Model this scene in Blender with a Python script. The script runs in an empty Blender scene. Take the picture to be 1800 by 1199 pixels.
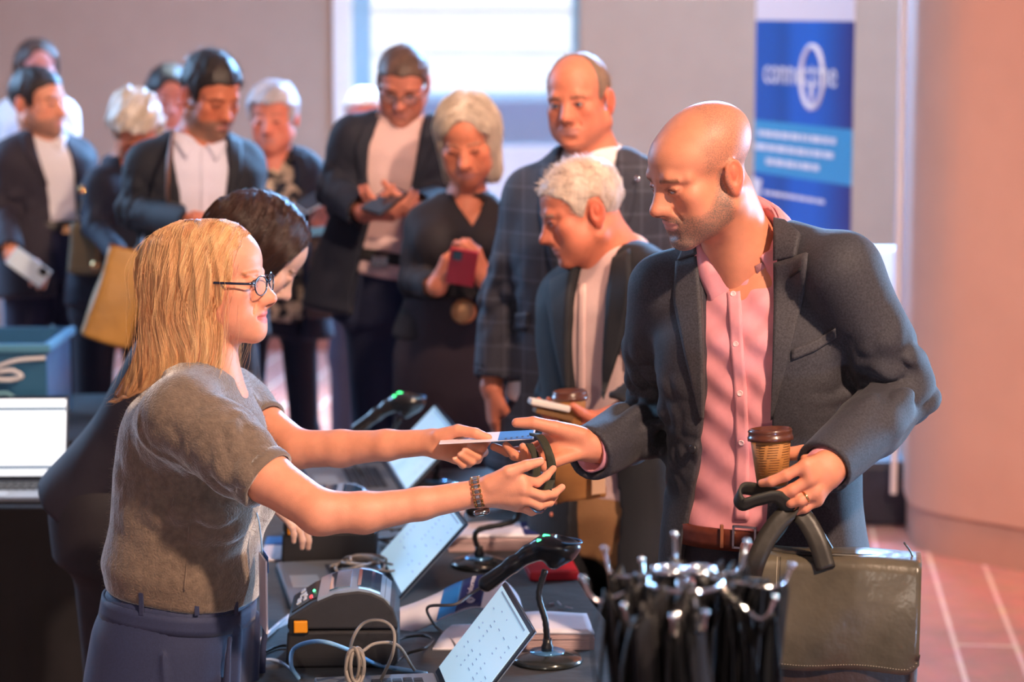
import bpy, bmesh, math, random
import numpy as np
from mathutils import Vector, Matrix

# ------------------------------------------------------------------ camera, world, lights
FPX = 4250.0
CAM_H = 2.0
PITCH = math.atan(585.0 / FPX)
scn = bpy.context.scene
col = scn.collection
CAM = np.array([0.0, 0.0, CAM_H])
FWD = np.array([0.0, math.cos(PITCH), -math.sin(PITCH)])
UPV = np.array([0.0, math.sin(PITCH), math.cos(PITCH)])
RGT = np.array([1.0, 0.0, 0.0])

cd = bpy.data.cameras.new('camera')
cam = bpy.data.objects.new('camera', cd)
col.objects.link(cam)
cam.location = CAM
cam.rotation_euler = (math.pi / 2 - PITCH, 0, 0)
cd.sensor_width = 36.0
cd.lens = 36.0 * FPX / 1800.0
cd.clip_end = 200
cd.dof.use_dof = True
cd.dof.focus_distance = 4.22
cd.dof.aperture_fstop = 3.4
scn.camera = cam

scn.view_settings.view_transform = 'Standard'
scn.view_settings.look = 'None'
scn.view_settings.gamma = 1.0
scn.view_settings.use_curve_mapping = False
scn.view_settings.exposure = 0.0

w = bpy.data.worlds.new('sky')
scn.world = w
w.use_nodes = True
nt = w.node_tree
nt.nodes.clear()
out = nt.nodes.new('ShaderNodeOutputWorld')
bg = nt.nodes.new('ShaderNodeBackground')
tc = nt.nodes.new('ShaderNodeTexCoord')
sx = nt.nodes.new('ShaderNodeSeparateXYZ')
rp = nt.nodes.new('ShaderNodeValToRGB')
rp.color_ramp.elements[0].position = 0.30
rp.color_ramp.elements[0].color = (0.26, 0.22, 0.25, 1)
rp.color_ramp.elements[1].position = 0.80
rp.color_ramp.elements[1].color = (2.2, 2.8, 3.7, 1)
e = rp.color_ramp.elements.new(0.55)
e.color = (0.28, 0.32, 0.50, 1)
mr = nt.nodes.new('ShaderNodeMapRange')
mr.inputs['From Min'].default_value = -1
mr.inputs['From Max'].default_value = 1
nt.links.new(tc.outputs['Generated'], sx.inputs[0])
nt.links.new(sx.outputs['Y'], mr.inputs['Value'])
nt.links.new(mr.outputs[0], rp.inputs[0])
nt.links.new(rp.outputs[0], bg.inputs[0])
bg.inputs[1].default_value = 0.5
nt.links.new(bg.outputs[0], out.inputs[0])


def lamp(name, kind, loc, target, energy, color, size=0.5, size_y=None, spot=None, blend=0.5):
    ld = bpy.data.lights.new(name, kind)
    lo = bpy.data.objects.new(name, ld)
    col.objects.link(lo)
    lo.location = loc
    d = Vector(target) - Vector(loc)
    lo.rotation_euler = d.to_track_quat('-Z', 'Y').to_euler()
    ld.energy = energy
    ld.color = color
    if kind == 'AREA':
        ld.size = size
        if size_y:
            ld.shape = 'RECTANGLE'
            ld.size_y = size_y
    elif kind == 'SPOT':
        ld.shadow_soft_size = size
        ld.spot_size = spot
        ld.spot_blend = blend
    elif kind == 'SUN':
        ld.angle = size
    return lo


lamp('stage_lamp', 'SPOT', (-0.95, -2.6, 2.2), (0.5, 5.0, 1.3), 230, (1.0, 0.84, 0.72), 0.07, spot=1.1)
lamp('ceiling_lamp', 'SPOT', (1.7, 1.6, 4.0), (0.1, 4.6, 1.2), 1080, (1.0, 0.70, 0.50), 0.10, spot=1.3)
lamp('hall_lamp', 'SPOT', (0.8, 4.6, 4.4), (-0.6, 7.8, 1.4), 440, (1.0, 0.62, 0.42), 0.15, spot=1.4)
lamp('wall_washer', 'SPOT', (3.0, 6.2, 3.6), (2.7, 8.2, 2.4), 520, (1.0, 0.34, 0.10), 0.2, spot=1.5)
lamp('daylight', 'AREA', (1.9, 12.6, 4.3), (0.1, 5.0, 1.2), 2600, (0.24, 0.54, 1.0), 3.0, 2.0)
lamp('added_left_fill', 'AREA', (-4.6, 9.5, 3.2), (-0.6, 5.5, 1.0), 260, (0.35, 0.62, 1.0), 2.0, 2.0)  # added cool fill from the left, no window modelled there
lamp('added_right_fill', 'AREA', (6.9, 8.4, 1.6), (2.0, 2.4, 1.2), 1700, (0.30, 0.62, 1.0), 2.0, 2.0)  # added blue rim fill by the right wall, which has no window
lamp('added_low_fill', 'SPOT', (1.5, 1.3, 0.45), (-0.5, 4.3, 1.0), 70, (0.36, 0.60, 1.0), 0.12, spot=0.85, blend=0.6)  # added cool fill from low front right, not a fixture of the hall
lamp('added_floor_spot', 'SPOT', (-0.7, 11.0, 4.4), (-0.7, 10.9, 0.0), 2600, (0.78, 0.97, 1.0), 0.4, spot=0.92, blend=0.6)  # added overhead spot that whitens the far floor in place of window light
lamp('hall_wash', 'SPOT', (1.0, 8.8, 4.4), (2.9, 14.0, 1.4), 620, (1.0, 0.78, 0.58), 0.4, spot=1.7, blend=0.9)


# ------------------------------------------------------------------ pixel helpers (1800 x 1199 frame)
def P(px, py, d):
    """world point seen at a pixel, at depth d metres in front of the camera"""
    return CAM + d * (FWD + (px - 900.0) / FPX * RGT + (600.0 - py) / FPX * UPV)


def PH(px, py, h):
    """world point seen at a pixel, on the horizontal plane z = h"""
    r = FWD + (px - 900.0) / FPX * RGT + (600.0 - py) / FPX * UPV
    return CAM + r * ((h - CAM_H) / r[2])


def PY(px, py, y):
    r = FWD + (px - 900.0) / FPX * RGT + (600.0 - py) / FPX * UPV
    return CAM + r * (y / r[1])


def nrm(v):
    v = np.asarray(v, float)
    return v / (np.linalg.norm(v) + 1e-12)


def A(*v):
    return np.array(v, float)


def srgb(r, g, b):
    f = lambda c: (c / 255.0) / 12.92 if c / 255.0 <= 0.04045 else ((c / 255.0 + 0.055) / 1.055) ** 2.4
    return (f(r), f(g), f(b))


# ------------------------------------------------------------------ materials
MATS = {}


def mat(name, base=(0.5, 0.5, 0.5), rough=0.6, metal=0.0, var=0.0, scale=40.0, bump=0.0, bscale=None, emit=None,
        estr=1.0, sheen=0.0, attr=None, sss=0.0, spec=0.5, alpha=1.0, trans=0.0, coat=0.0, weave=0.0, stretch=None, var2=None):
    if name in MATS:
        return MATS[name]
    m = bpy.data.materials.new(name)
    m.use_nodes = True
    nt = m.node_tree
    N, L = nt.nodes, nt.links
    b = N['Principled BSDF']
    b.inputs['Base Color'].default_value = (*base, 1)
    b.inputs['Roughness'].default_value = rough
    b.inputs['Metallic'].default_value = metal
    b.inputs['Specular IOR Level'].default_value = spec
    b.inputs['Alpha'].default_value = alpha
    b.inputs['Transmission Weight'].default_value = trans
    b.inputs['Coat Weight'].default_value = coat
    if sheen:
        b.inputs['Sheen Weight'].default_value = sheen
        b.inputs['Sheen Roughness'].default_value = 0.4
    if sss:
        b.inputs['Subsurface Weight'].default_value = sss
        b.inputs['Subsurface Radius'].default_value = (0.012, 0.004, 0.002)
        b.inputs['Subsurface Scale'].default_value = 1.0
    if emit:
        b.inputs['Emission Color'].default_value = (*emit, 1)
        b.inputs['Emission Strength'].default_value = estr
    src = None
    tcn = N.new('ShaderNodeTexCoord')
    vec = tcn.outputs['Object']
    if stretch:
        mp = N.new('ShaderNodeMapping')
        mp.inputs['Scale'].default_value = stretch
        L.new(vec, mp.inputs['Vector'])
        vec = mp.outputs[0]
    if attr:
        at = N.new('ShaderNodeAttribute')
        at.attribute_name = attr
        src = at.outputs['Color']
    if var or bump:
        nz = N.new('ShaderNodeTexNoise')
        nz.inputs['Scale'].default_value = scale
        nz.inputs['Detail'].default_value = 4.0
        L.new(vec, nz.inputs['Vector'])
    if var:
        mx = N.new('ShaderNodeMix')
        mx.data_type = 'RGBA'
        mx.blend_type = 'MULTIPLY'
        mx.inputs['Factor'].default_value = 1.0
        if src is None:
            mx.inputs['A'].default_value = (*base, 1)
        else:
            L.new(src, mx.inputs['A'])
        rr = N.new('ShaderNodeValToRGB')
        lo = 1 - var
        hi = 1 + var
        rr.color_ramp.elements[0].position = 0.3
        rr.color_ramp.elements[1].position = 0.7
        rr.color_ramp.elements[0].color = (lo, lo, lo, 1)
        rr.color_ramp.elements[1].color = (hi, hi, hi, 1)
        if var2:
            rr.color_ramp.elements[0].color = (*var2, 1)
        L.new(nz.outputs['Fac'], rr.inputs[0])
        L.new(rr.outputs[0], mx.inputs['B'])
        src = mx.outputs['Result']
    if src is not None:
        L.new(src, b.inputs['Base Color'])
    if bump:
        n2 = nz
        if bscale:
            n2 = N.new('ShaderNodeTexNoise')
            n2.inputs['Scale'].default_value = bscale
            n2.inputs['Detail'].default_value = 3.0
            L.new(vec, n2.inputs['Vector'])
        bp = N.new('ShaderNodeBump')
        bp.inputs['Strength'].default_value = 1.0
        bp.inputs['Distance'].default_value = bump
        L.new(n2.outputs['Fac'], bp.inputs['Height'])
        L.new(bp.outputs[0], b.inputs['Normal'])
    MATS[name] = m
    return m


# ------------------------------------------------------------------ scene objects
def wloc(o):
    v = np.zeros(3)
    while o is not None:
        v = v + np.array(o.location)
        o = o.parent
    return v


def tag(o, label=None, cat=None, group=None, kind=None):
    if label:
        o['label'] = label
    if cat:
        o['category'] = cat
    if group:
        o['group'] = group
    if kind:
        o['kind'] = kind
    return o


def thing(name, loc, label, cat, group=None):
    o = bpy.data.objects.new(name, None)
    o.empty_display_size = 0.05
    col.objects.link(o)
    o.location = tuple(float(c) for c in loc)
    return tag(o, label, cat, group)


def link(name, me, m=None, parent=None, loc=None):
    if m is not None:
        for mm in (m if isinstance(m, (list, tuple)) else [m]):
            me.materials.append(mm)
    o = bpy.data.objects.new(name, me)
    col.objects.link(o)
    if parent is not None:
        o.parent = parent
    if loc is not None:
        o.location = tuple(float(c) for c in loc)
    return o


def mesh_obj(name, verts, faces, m=None, parent=None, smooth=True, origin=None, tint=None, midx=None):
    """verts in world coordinates"""
    verts = np.asarray(verts, float)
    if parent is not None:
        off = wloc(parent)
        loc = None
    else:
        off = np.asarray(origin, float) if origin is not None else np.array(
            [verts[:, 0].mean(), verts[:, 1].mean(), verts[:, 2].min()])
        loc = off
    me = bpy.data.meshes.new(name)
    v = verts - off
    if isinstance(faces, np.ndarray):
        n = len(faces)
        k = faces.shape[1]
        me.vertices.add(len(v))
        me.vertices.foreach_set('co', v.astype(np.float32).ravel())
        me.loops.add(n * k)
        me.loops.foreach_set('vertex_index', faces.astype(np.int32).ravel())
        me.polygons.add(n)
        me.polygons.foreach_set('loop_start', (np.arange(n) * k).astype(np.int32))
        me.update(calc_edges=True)
    else:
        me.from_pydata([tuple(x) for x in v], [], [tuple(int(i) for i in f) for f in faces])
        me.update()
    if smooth:
        me.polygons.foreach_set('use_smooth', np.ones(len(me.polygons), bool))
    if midx is not None:
        me.polygons.foreach_set('material_index', np.asarray(midx, np.int32))
    if tint is not None:
        a = me.attributes.new('tint', 'FLOAT_COLOR', 'POINT')
        t4 = np.ones((len(v), 4), np.float32)
        tint = np.asarray(tint)
        t4[:, :tint.shape[1] if tint.ndim == 2 else 3] = tint
        a.data.foreach_set('color', t4.ravel())
    return link(name, me, m, parent, loc)


def mod_bevel(o, w_, seg=2, ang=0.6):
    b = o.modifiers.new('bevel', 'BEVEL')
    b.width = w_
    b.segments = seg
    b.limit_method = 'ANGLE'
    b.angle_limit = ang
    return o


class MB:
    """collects simple shapes (world coordinates) into one mesh"""

    def __init__(self):
        self.v = []
        self.f = []
        self.mi = []

    def add(self, v, f, mi=0):
        n = len(self.v)
        self.v += [tuple(map(float, x)) for x in v]
        self.f += [tuple(int(i) + n for i in q) for q in f]
        self.mi += [mi] * len(f)
        return self

    def box(self, c, size, X=(1, 0, 0), Y=(0, 1, 0), Z=(0, 0, 1), mi=0):
        c, X, Y, Z = map(np.asarray, (c, X, Y, Z))
        hx, hy, hz = size[0] / 2, size[1] / 2, size[2] / 2
        v = [c + X * a * hx + Y * b * hy + Z * d * hz for d in (-1, 1) for b in (-1, 1) for a in (-1, 1)]
        f = [(0, 2, 3, 1), (4, 5, 7, 6), (0, 1, 5, 4), (2, 6, 7, 3), (0, 4, 6, 2), (1, 3, 7, 5)]
        return self.add(v, f, mi)

    def prism(self, pts, dirv, mi=0):
        """closed polygon (list of world points) extruded along dirv"""
        n = len(pts)
        a = [np.asarray(p, float) for p in pts]
        b = [p + np.asarray(dirv, float) for p in a]
        f = [tuple(range(n))[::-1], tuple(range(n, 2 * n))]
        f += [(i, (i + 1) % n, (i + 1) % n + n, i + n) for i in range(n)]
        return self.add(a + b, f, mi)

    def tube(self, pts, r, n=8, mi=0, caps=True, flat=None, up=None):
        """round or flattened tube along points; r scalar or per point; flat=(a,b) ellipse axes"""
        pts = [np.asarray(p, float) for p in pts]
        m_ = len(pts)
        rs = [r] * m_ if np.isscalar(r) else list(r)
        T = [nrm(pts[min(i + 1, m_ - 1)] - pts[max(i - 1, 0)]) for i in range(m_)]
        ref = np.asarray(up, float) if up is not None else (A(0, 0, 1) if abs(T[0][2]) < 0.9 else A(1, 0, 0))
        Nn = nrm(np.cross(T[0], ref))
        V_, F_ = [], []
        for i in range(m_):
            if up is not None:
                Nn = nrm(np.cross(T[i], ref))
            else:
                Nn = nrm(Nn - T[i] * np.dot(Nn, T[i]))
            B = np.cross(T[i], Nn)
            fa, fb = flat if flat else (1, 1)
            for k in range(n):
                a = 2 * math.pi * k / n
                V_.append(pts[i] + rs[i] * (math.cos(a) * fa * Nn + math.sin(a) * fb * B))
        for i in range(m_ - 1):
            for k in range(n):
                k2 = (k + 1) % n
                F_.append((i * n + k, i * n + k2, (i + 1) * n + k2, (i + 1) * n + k))
        if caps:
            F_.append(tuple(range(n))[::-1])
            F_.append(tuple((m_ - 1) * n + k for k in range(n)))
        return self.add(V_, F_, mi)

    def lathe(self, c, prof, n=32, Z=(0, 0, 1), mi=0, X=None):
        """prof: list of (radius, height) along Z"""
        c = np.asarray(c, float)
        Z = nrm(Z)
        X = nrm(np.cross(Z, A(0, 1, 0.001))) if X is None else nrm(X)
        Y = np.cross(Z, X)
        V_, F_ = [], []
        for (r, h) in prof:
            for k in range(n):
                a = 2 * math.pi * k / n
                V_.append(c + Z * h + r * (math.cos(a) * X + math.sin(a) * Y))
        for i in range(len(prof) - 1):
            for k in range(n):
                k2 = (k + 1) % n
                F_.append((i * n + k, i * n + k2, (i + 1) * n + k2, (i + 1) * n + k))
        F_.append(tuple(range(n))[::-1])
        F_.append(tuple((len(prof) - 1) * n + k for k in range(n)))
        return self.add(V_, F_, mi)

    def build(self, name, m, parent=None, smooth=False, bevel=0.0, seg=2, origin=None):
        o = mesh_obj(name, self.v, self.f, m, parent, smooth=smooth, origin=origin, midx=self.mi)
        bm_ = bmesh.new()
        bm_.from_mesh(o.data)
        bmesh.ops.recalc_face_normals(bm_, faces=bm_.faces)
        bm_.to_mesh(o.data)
        bm_.free()
        if bevel:
            mod_bevel(o, bevel, seg)
        return o


def spline(pts, n=8):
    """Catmull-Rom through points"""
    p = [np.asarray(q, float) for q in pts]
    p = [2 * p[0] - p[1]] + p + [2 * p[-1] - p[-2]]
    o = []
    for i in range(1, len(p) - 2):
        for k in range(n):
            t = k / n
            a, b, c_, d = p[i - 1], p[i], p[i + 1], p[i + 2]
            o.append(0.5 * ((2 * b) + (-a + c_) * t + (2 * a - 5 * b + 4 * c_ - d) * t * t + (-a + 3 * b - 3 * c_ + d) * t ** 3))
    o.append(p[-2])
    return o


# ------------------------------------------------------------------ implicit surfaces
def smin(a, b, k):
    if k <= 0:
        return np.minimum(a, b)
    h = np.maximum(k - np.abs(a - b), 0.0) / k
    return np.minimum(a, b) - h * h * k * 0.25


def smax(a, b, k):
    return -smin(-a, -b, k)


_rs = np.random.RandomState(7)
_WD = _rs.normal(size=(10, 3))
_WD /= np.linalg.norm(_WD, axis=1)[:, None]
_WP = _rs.rand(10) * 6.28


def wob(p, freq, seed=0):
    """smooth pseudo noise in about -1..1"""
    s = np.zeros(len(p))
    q = p * freq
    w0 = np.sin(q @ _WD[(seed + 7) % 10] * 0.7 + _WP[seed % 10]) * 0.9
    for i in range(4):
        s += np.sin(q @ _WD[(seed + i) % 10] * (1 + 0.37 * i) + _WP[(seed + i) % 10] + w0) / (1 + 0.4 * i)
    return s / 2.4


def frame(o, x=(1, 0, 0), y=(0, 1, 0), z=(0, 0, 1), s=1.0):
    z = nrm(z)
    x = nrm(np.asarray(x, float) - z * (np.asarray(x, float) @ z))
    return (np.asarray(o, float), np.stack([x, np.cross(z, x), z]), float(s))


WORLD = frame((0, 0, 0))


def to_local(fr, p):
    return (p - fr[0]) @ fr[1].T / fr[2]


def to_world(fr, q):
    return np.asarray(q) * fr[2] @ fr[1] + fr[0]


def poly2d(p, poly):
    """signed distance to a closed polygon, negative inside"""
    poly = np.asarray(poly, float)
    d = np.full(len(p), 1e9)
    s = np.ones(len(p))
    n = len(poly)
    j = n - 1
    for i in range(n):
        e_ = poly[j] - poly[i]
        w_ = p - poly[i]
        t = np.clip((w_ @ e_) / (e_ @ e_ + 1e-12), 0, 1)
        b = w_ - e_ * t[:, None]
        d = np.minimum(d, (b * b).sum(1))
        c1 = p[:, 1] >= poly[i, 1]
        c2 = p[:, 1] < poly[j, 1]
        c3 = e_[0] * w_[:, 1] > e_[1] * w_[:, 0]
        a = (c1 & c2 & c3) | (~c1 & ~c2 & ~c3)
        s[a] *= -1
        j = i
    return s * np.sqrt(d)


class Field:
    def __init__(self, fr=WORLD):
        self.fr = fr
        self.ops = []
        self.post = []

    def use(self, fr):
        self.fr = fr
        return self

    def _add(self, fn, lo, hi, k, op):
        self.ops.append((fn, np.asarray(lo, float), np.asarray(hi, float), k, op, self.fr))
        return self

    def cap(self, a, b, ra, rb=None, k=0.01, op='u', sq=None):
        a = np.asarray(a, float)
        b = np.asarray(b, float)
        rb = ra if rb is None else rb
        R = max(ra, rb)
        ab = b - a
        L2 = ab @ ab + 1e-12
        if sq is not None:
            sqa, sqn = sq
            sqn = nrm(sqn)

        def fn(p):
            pa = p - a
            t = np.clip(pa @ ab / L2, 0, 1)
            v = pa - t[:, None] * ab
            if sq is not None:
                v = v + (v @ sqn)[:, None] * sqn * (1.0 / sqa - 1.0)
                return (np.sqrt((v * v).sum(1)) - (ra + (rb - ra) * t)) * min(1.0, sqa) ** 0.5
            return np.sqrt((v * v).sum(1)) - (ra + (rb - ra) * t)
        return self._add(fn, np.minimum(a, b) - R, np.maximum(a, b) + R, k, op)

    def chain(self, pts, rs, k=0.01, k2=None, sq=None):
        for i in range(len(pts) - 1):
            self.cap(pts[i], pts[i + 1], rs[i], rs[i + 1], k if i == 0 or k2 is None else k2, sq=sq)
        return self

    def ell(self, c, r, k=0.01, op='u', rot=None):
        c = np.asarray(c, float)
        r = np.asarray(r, float)
        R = max(r)

        def fn(p):
            q = p - c
            if rot is not None:
                q = q @ rot.T
            k0 = np.sqrt(((q / r) ** 2).sum(1))
            k1 = np.sqrt(((q / (r * r)) ** 2).sum(1)) + 1e-9
            return k0 * (k0 - 1) / k1
        ext = R if rot is not None else r
        return self._add(fn, c - ext, c + ext, k, op)

    def box(self, c, h, r=0.005, k=0.0, op='u'):
        c = np.asarray(c, float)
        h = np.asarray(h, float)

        def fn(p):
            q = np.abs(p - c) - (h - r)
            return np.sqrt((np.maximum(q, 0) ** 2).sum(1)) + np.minimum(q.max(1), 0) - r
        return self._add(fn, c - h, c + h, k, op)

    def loft(self, rows, n=2.3, k=0.01, op='u', cap=0.02, lip=0.85):
        """rows: (z, halfwidth x, halfdepth y, cx, cy) rising z"""
        rows = np.asarray([list(r) + [0] * (5 - len(r)) for r in rows], float)
        z = rows[:, 0]
        zz = np.linspace(z[0], z[-1], 96)
        tab = []
        for c in range(1, 5):
            yv = np.interp(zz, z, rows[:, c])
            ker = np.array([1, 2, 3, 2, 1]) / 9.0
            yy = np.convolve(np.pad(yv, 2, mode='edge'), ker, 'valid')
            yy = np.convolve(np.pad(yy, 2, mode='edge'), ker, 'valid')
            tab.append(yy)

        def fn(p):
            W, D, cx, cy = (np.interp(p[:, 2], zz, t) for t in tab)
            qx = np.abs(p[:, 0] - cx) / W
            qy = np.abs(p[:, 1] - cy) / D
            r = (qx ** n + qy ** n) ** (1.0 / n)
            d = (r - 1) * np.minimum(W, D) * lip
            e_ = np.maximum(p[:, 2] - z[-1], z[0] - p[:, 2])
            return smax(d, e_, cap)
        W = rows[:, 1].max() + np.abs(rows[:, 3]).max()
        D = rows[:, 2].max() + np.abs(rows[:, 4]).max()
        return self._add(fn, (-W, -D, z[0]), (W, D, z[-1]), k, op)

    def fn(self, f, lo, hi, k=0.0, op='u'):
        return self._add(f, lo, hi, k, op)

    def disp(self, f):
        self.post.append((f, self.fr))
        return self

    def ev(self, p, cull=True):
        D = np.full(len(p), 1e3)
        cache = {}
        for (fn, lo, hi, k, op, fr) in self.ops:
            key = id(fr)
            if key not in cache:
                cache[key] = to_local(fr, p)
            q = cache[key]
            s = fr[2]
            if cull:
                mg = (0.035 + k) / s
                m = ((q > lo - mg) & (q < hi + mg)).all(1)
                if not m.any():
                    continue
                d = fn(q[m]) * s
                cur = D[m]
            else:
                m = slice(None)
                d = fn(q) * s
                cur = D
            if op == 'u':
                D[m] = smin(cur, d, k)
            elif op == 's':
                D[m] = smax(cur, -d, k)
            elif op == 'i':
                if cull:
                    mm = np.ones(len(p), bool)
                    mm[m] = False
                    D[m] = smax(cur, d, k)
                    D[mm] = np.maximum(D[mm], 0.03)
                else:
                    D = smax(cur, d, k)
        for (f, fr) in self.post:
            D = D - f(p)
        return D

    def bounds(self):
        lo = np.full(3, 1e9)
        hi = -lo
        for (fn, l, h, k, op, fr) in self.ops:
            if op != 'u':
                continue
            cs = np.array([[x, y, z] for x in (l[0], h[0]) for y in (l[1], h[1]) for z in (l[2], h[2])])
            cw = to_world(fr, cs)
            lo = np.minimum(lo, cw.min(0))
            hi = np.maximum(hi, cw.max(0))
        return lo - 0.015, hi + 0.015

    def grad(self, p, e_=0.002):
        g = np.stack([self.ev(p + np.eye(3)[i] * e_, False) - self.ev(p - np.eye(3)[i] * e_, False) for i in range(3)], 1)
        return g / (np.linalg.norm(g, axis=1)[:, None] + 1e-9)

    def trace(self, o, d, off=0.0, n=70, tmax=3.0):
        """sphere trace rays, returns points and hit mask"""
        o = np.atleast_2d(np.asarray(o, float)).copy()
        d = np.atleast_2d(np.asarray(d, float))
        d = d / np.linalg.norm(d, axis=1)[:, None]
        t = np.zeros(len(o))
        for _ in range(n):
            v = self.ev(o + d * t[:, None], False) - off
            t = t + np.clip(v * 0.8, -0.02, 0.5)
        p = o + d * t[:, None]
        return p, (np.abs(self.ev(p, False) - off) < 0.004) & (t < 50)

    def cast(self, pix, d0=3.0, off=0.0):
        """camera rays through pixels onto this surface"""
        pix = np.asarray(pix, float)
        r = FWD + (pix[:, :1] - 900) / FPX * RGT + (600 - pix[:, 1:2]) / FPX * UPV
        o = CAM + r * d0
        return self.trace(o, r, off)

    def mesh(self, h, lo=None, hi=None, relax=1):
        if lo is None:
            lo, hi = self.bounds()
        B = 8
        n = np.ceil((hi - lo) / h / B).astype(int)
        n = np.maximum(n, 1)
        cc = [lo[i] + (np.arange(n[i]) + 0.5) * B * h for i in range(3)]
        G = np.stack(np.meshgrid(*cc, indexing='ij'), -1).reshape(-1, 3)
        Dc = self.ev(G, False).reshape(n)
        act = np.abs(Dc) < B * h * 0.87 * 1.5 + 0.01
        full = np.repeat(np.repeat(np.repeat(Dc, B, 0), B, 1), B, 2).astype(np.float32)
        fa = np.repeat(np.repeat(np.repeat(act, B, 0), B, 1), B, 2)
        idx = np.argwhere(fa)
        pts = lo + (idx + 0.5) * h
        vals = np.empty(len(pts), np.float32)
        for s in range(0, len(pts), 400000):
            vals[s:s + 400000] = self.ev(pts[s:s + 400000])
        full[idx[:, 0], idx[:, 1], idx[:, 2]] = vals
        return surface_nets(full, lo + 0.5 * h, h, relax)


def surface_nets(D, lo, h, relax=1):
    S = D < 0
    nx, ny, nz = D.shape
    c = np.zeros((nx - 1, ny - 1, nz - 1), np.int8)
    for a in (0, 1):
        for b in (0, 1):
            for e_ in (0, 1):
                c += S[a:nx - 1 + a, b:ny - 1 + b, e_:nz - 1 + e_]
    cells = np.argwhere((c > 0) & (c < 8))
    if len(cells) == 0:
        return np.zeros((0, 3)), np.zeros((0, 4), int)
    ids = np.full(c.shape, -1, np.int32)
    ids[cells[:, 0], cells[:, 1], cells[:, 2]] = np.arange(len(cells))
    corners = [(a, b, e_) for a in (0, 1) for b in (0, 1) for e_ in (0, 1)]
    val = {k: D[cells[:, 0] + k[0], cells[:, 1] + k[1], cells[:, 2] + k[2]] for k in corners}
    pos = np.zeros((len(cells), 3))
    cnt = np.zeros(len(cells))
    for k in corners:
        for ax in range(3):
            if k[ax] == 0:
                k2 = list(k)
                k2[ax] = 1
                k2 = tuple(k2)
                a, b = val[k], val[k2]
                m = (a < 0) != (b < 0)
                t = np.where(m, a / np.where(m, a - b, 1), 0)
                q = np.array(k, float)[None, :] + 0
                qq = np.repeat(q, len(cells), 0)
                qq[:, ax] = t
                pos[m] += qq[m]
                cnt[m] += 1
    pos = cells + pos / cnt[:, None]
    V_ = lo + pos * h
    F_ = []
    for ax in range(3):
        o1, o2 = [(1, 2), (2, 0), (0, 1)][ax]
        sl0 = [slice(None)] * 3
        sl1 = [slice(None)] * 3
        sl0[ax] = slice(0, -1)
        sl1[ax] = slice(1, None)
        cr = S[tuple(sl0)] != S[tuple(sl1)]
        e_ = np.argwhere(cr)
        m = (e_[:, o1] > 0) & (e_[:, o2] > 0) & (e_[:, o1] < D.shape[o1] - 1) & (e_[:, o2] < D.shape[o2] - 1)
        e_ = e_[m]
        ins = S[e_[:, 0], e_[:, 1], e_[:, 2]]

        def cid(d1, d2):
            q = e_.copy()
            q[:, o1] += d1
            q[:, o2] += d2
            return ids[q[:, 0], q[:, 1], q[:, 2]]
        f = np.stack([cid(-1, -1), cid(0, -1), cid(0, 0), cid(-1, 0)], 1)
        f[~ins] = f[~ins][:, ::-1]
        F_.append(f)
    F_ = np.concatenate(F_)
    F_ = F_[(F_ >= 0).all(1)]
    for _ in range(relax):
        acc = np.zeros_like(V_)
        n_ = np.zeros(len(V_))
        for a, b in ((0, 1), (1, 2), (2, 3), (3, 0)):
            for s, t in ((a, b), (b, a)):
                for ax in range(3):
                    acc[:, ax] += np.bincount(F_[:, s], V_[F_[:, t], ax], len(V_))
                n_ += np.bincount(F_[:, s], minlength=len(V_))
        V_ = V_ * 0.5 + 0.5 * acc / np.maximum(n_, 1)[:, None]
    return V_, F_


def merge(parts):
    vs, fs, n = [], [], 0
    for v, f in parts:
        vs.append(v)
        fs.append(f + n)
        n += len(v)
    return np.concatenate(vs), np.concatenate(fs)


def field_obj(name, F, h, m, parent, tint=None, relax=1, lo=None, hi=None):
    v, f = F.mesh(h, lo, hi, relax)
    return mesh_obj(name, v, f, m, parent, tint=tint(v) if callable(tint) else tint)


def sheet(G, thick, m, name, parent, off=None):
    """thick cloth sheet from a grid of points G (nu,nv,3) with normals off (nu,nv,3)"""
    nu, nv = G.shape[:2]
    top = (G + off * thick).reshape(-1, 3)
    bot = (G - off * 0.004).reshape(-1, 3)
    n = nu * nv
    F_ = []
    for i in range(nu - 1):
        for j in range(nv - 1):
            a, b, c, d = i * nv + j, i * nv + j + 1, (i + 1) * nv + j + 1, (i + 1) * nv + j
            F_.append((a, b, c, d))
            F_.append((d + n, c + n, b + n, a + n))
    ring = [j for j in range(nv)] + [i * nv + nv - 1 for i in range(1, nu)] + \
           [(nu - 1) * nv + j for j in range(nv - 2, -1, -1)] + [i * nv for i in range(nu - 2, 0, -1)]
    for a, b in zip(ring, ring[1:] + ring[:1]):
        F_.append((b, a, a + n, b + n))
    o = mesh_obj(name, np.concatenate([top, bot]), F_, m, parent)
    bm_ = bmesh.new()
    bm_.from_mesh(o.data)
    bmesh.ops.recalc_face_normals(bm_, faces=bm_.faces)
    bm_.to_mesh(o.data)
    bm_.free()
    return o


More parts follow.
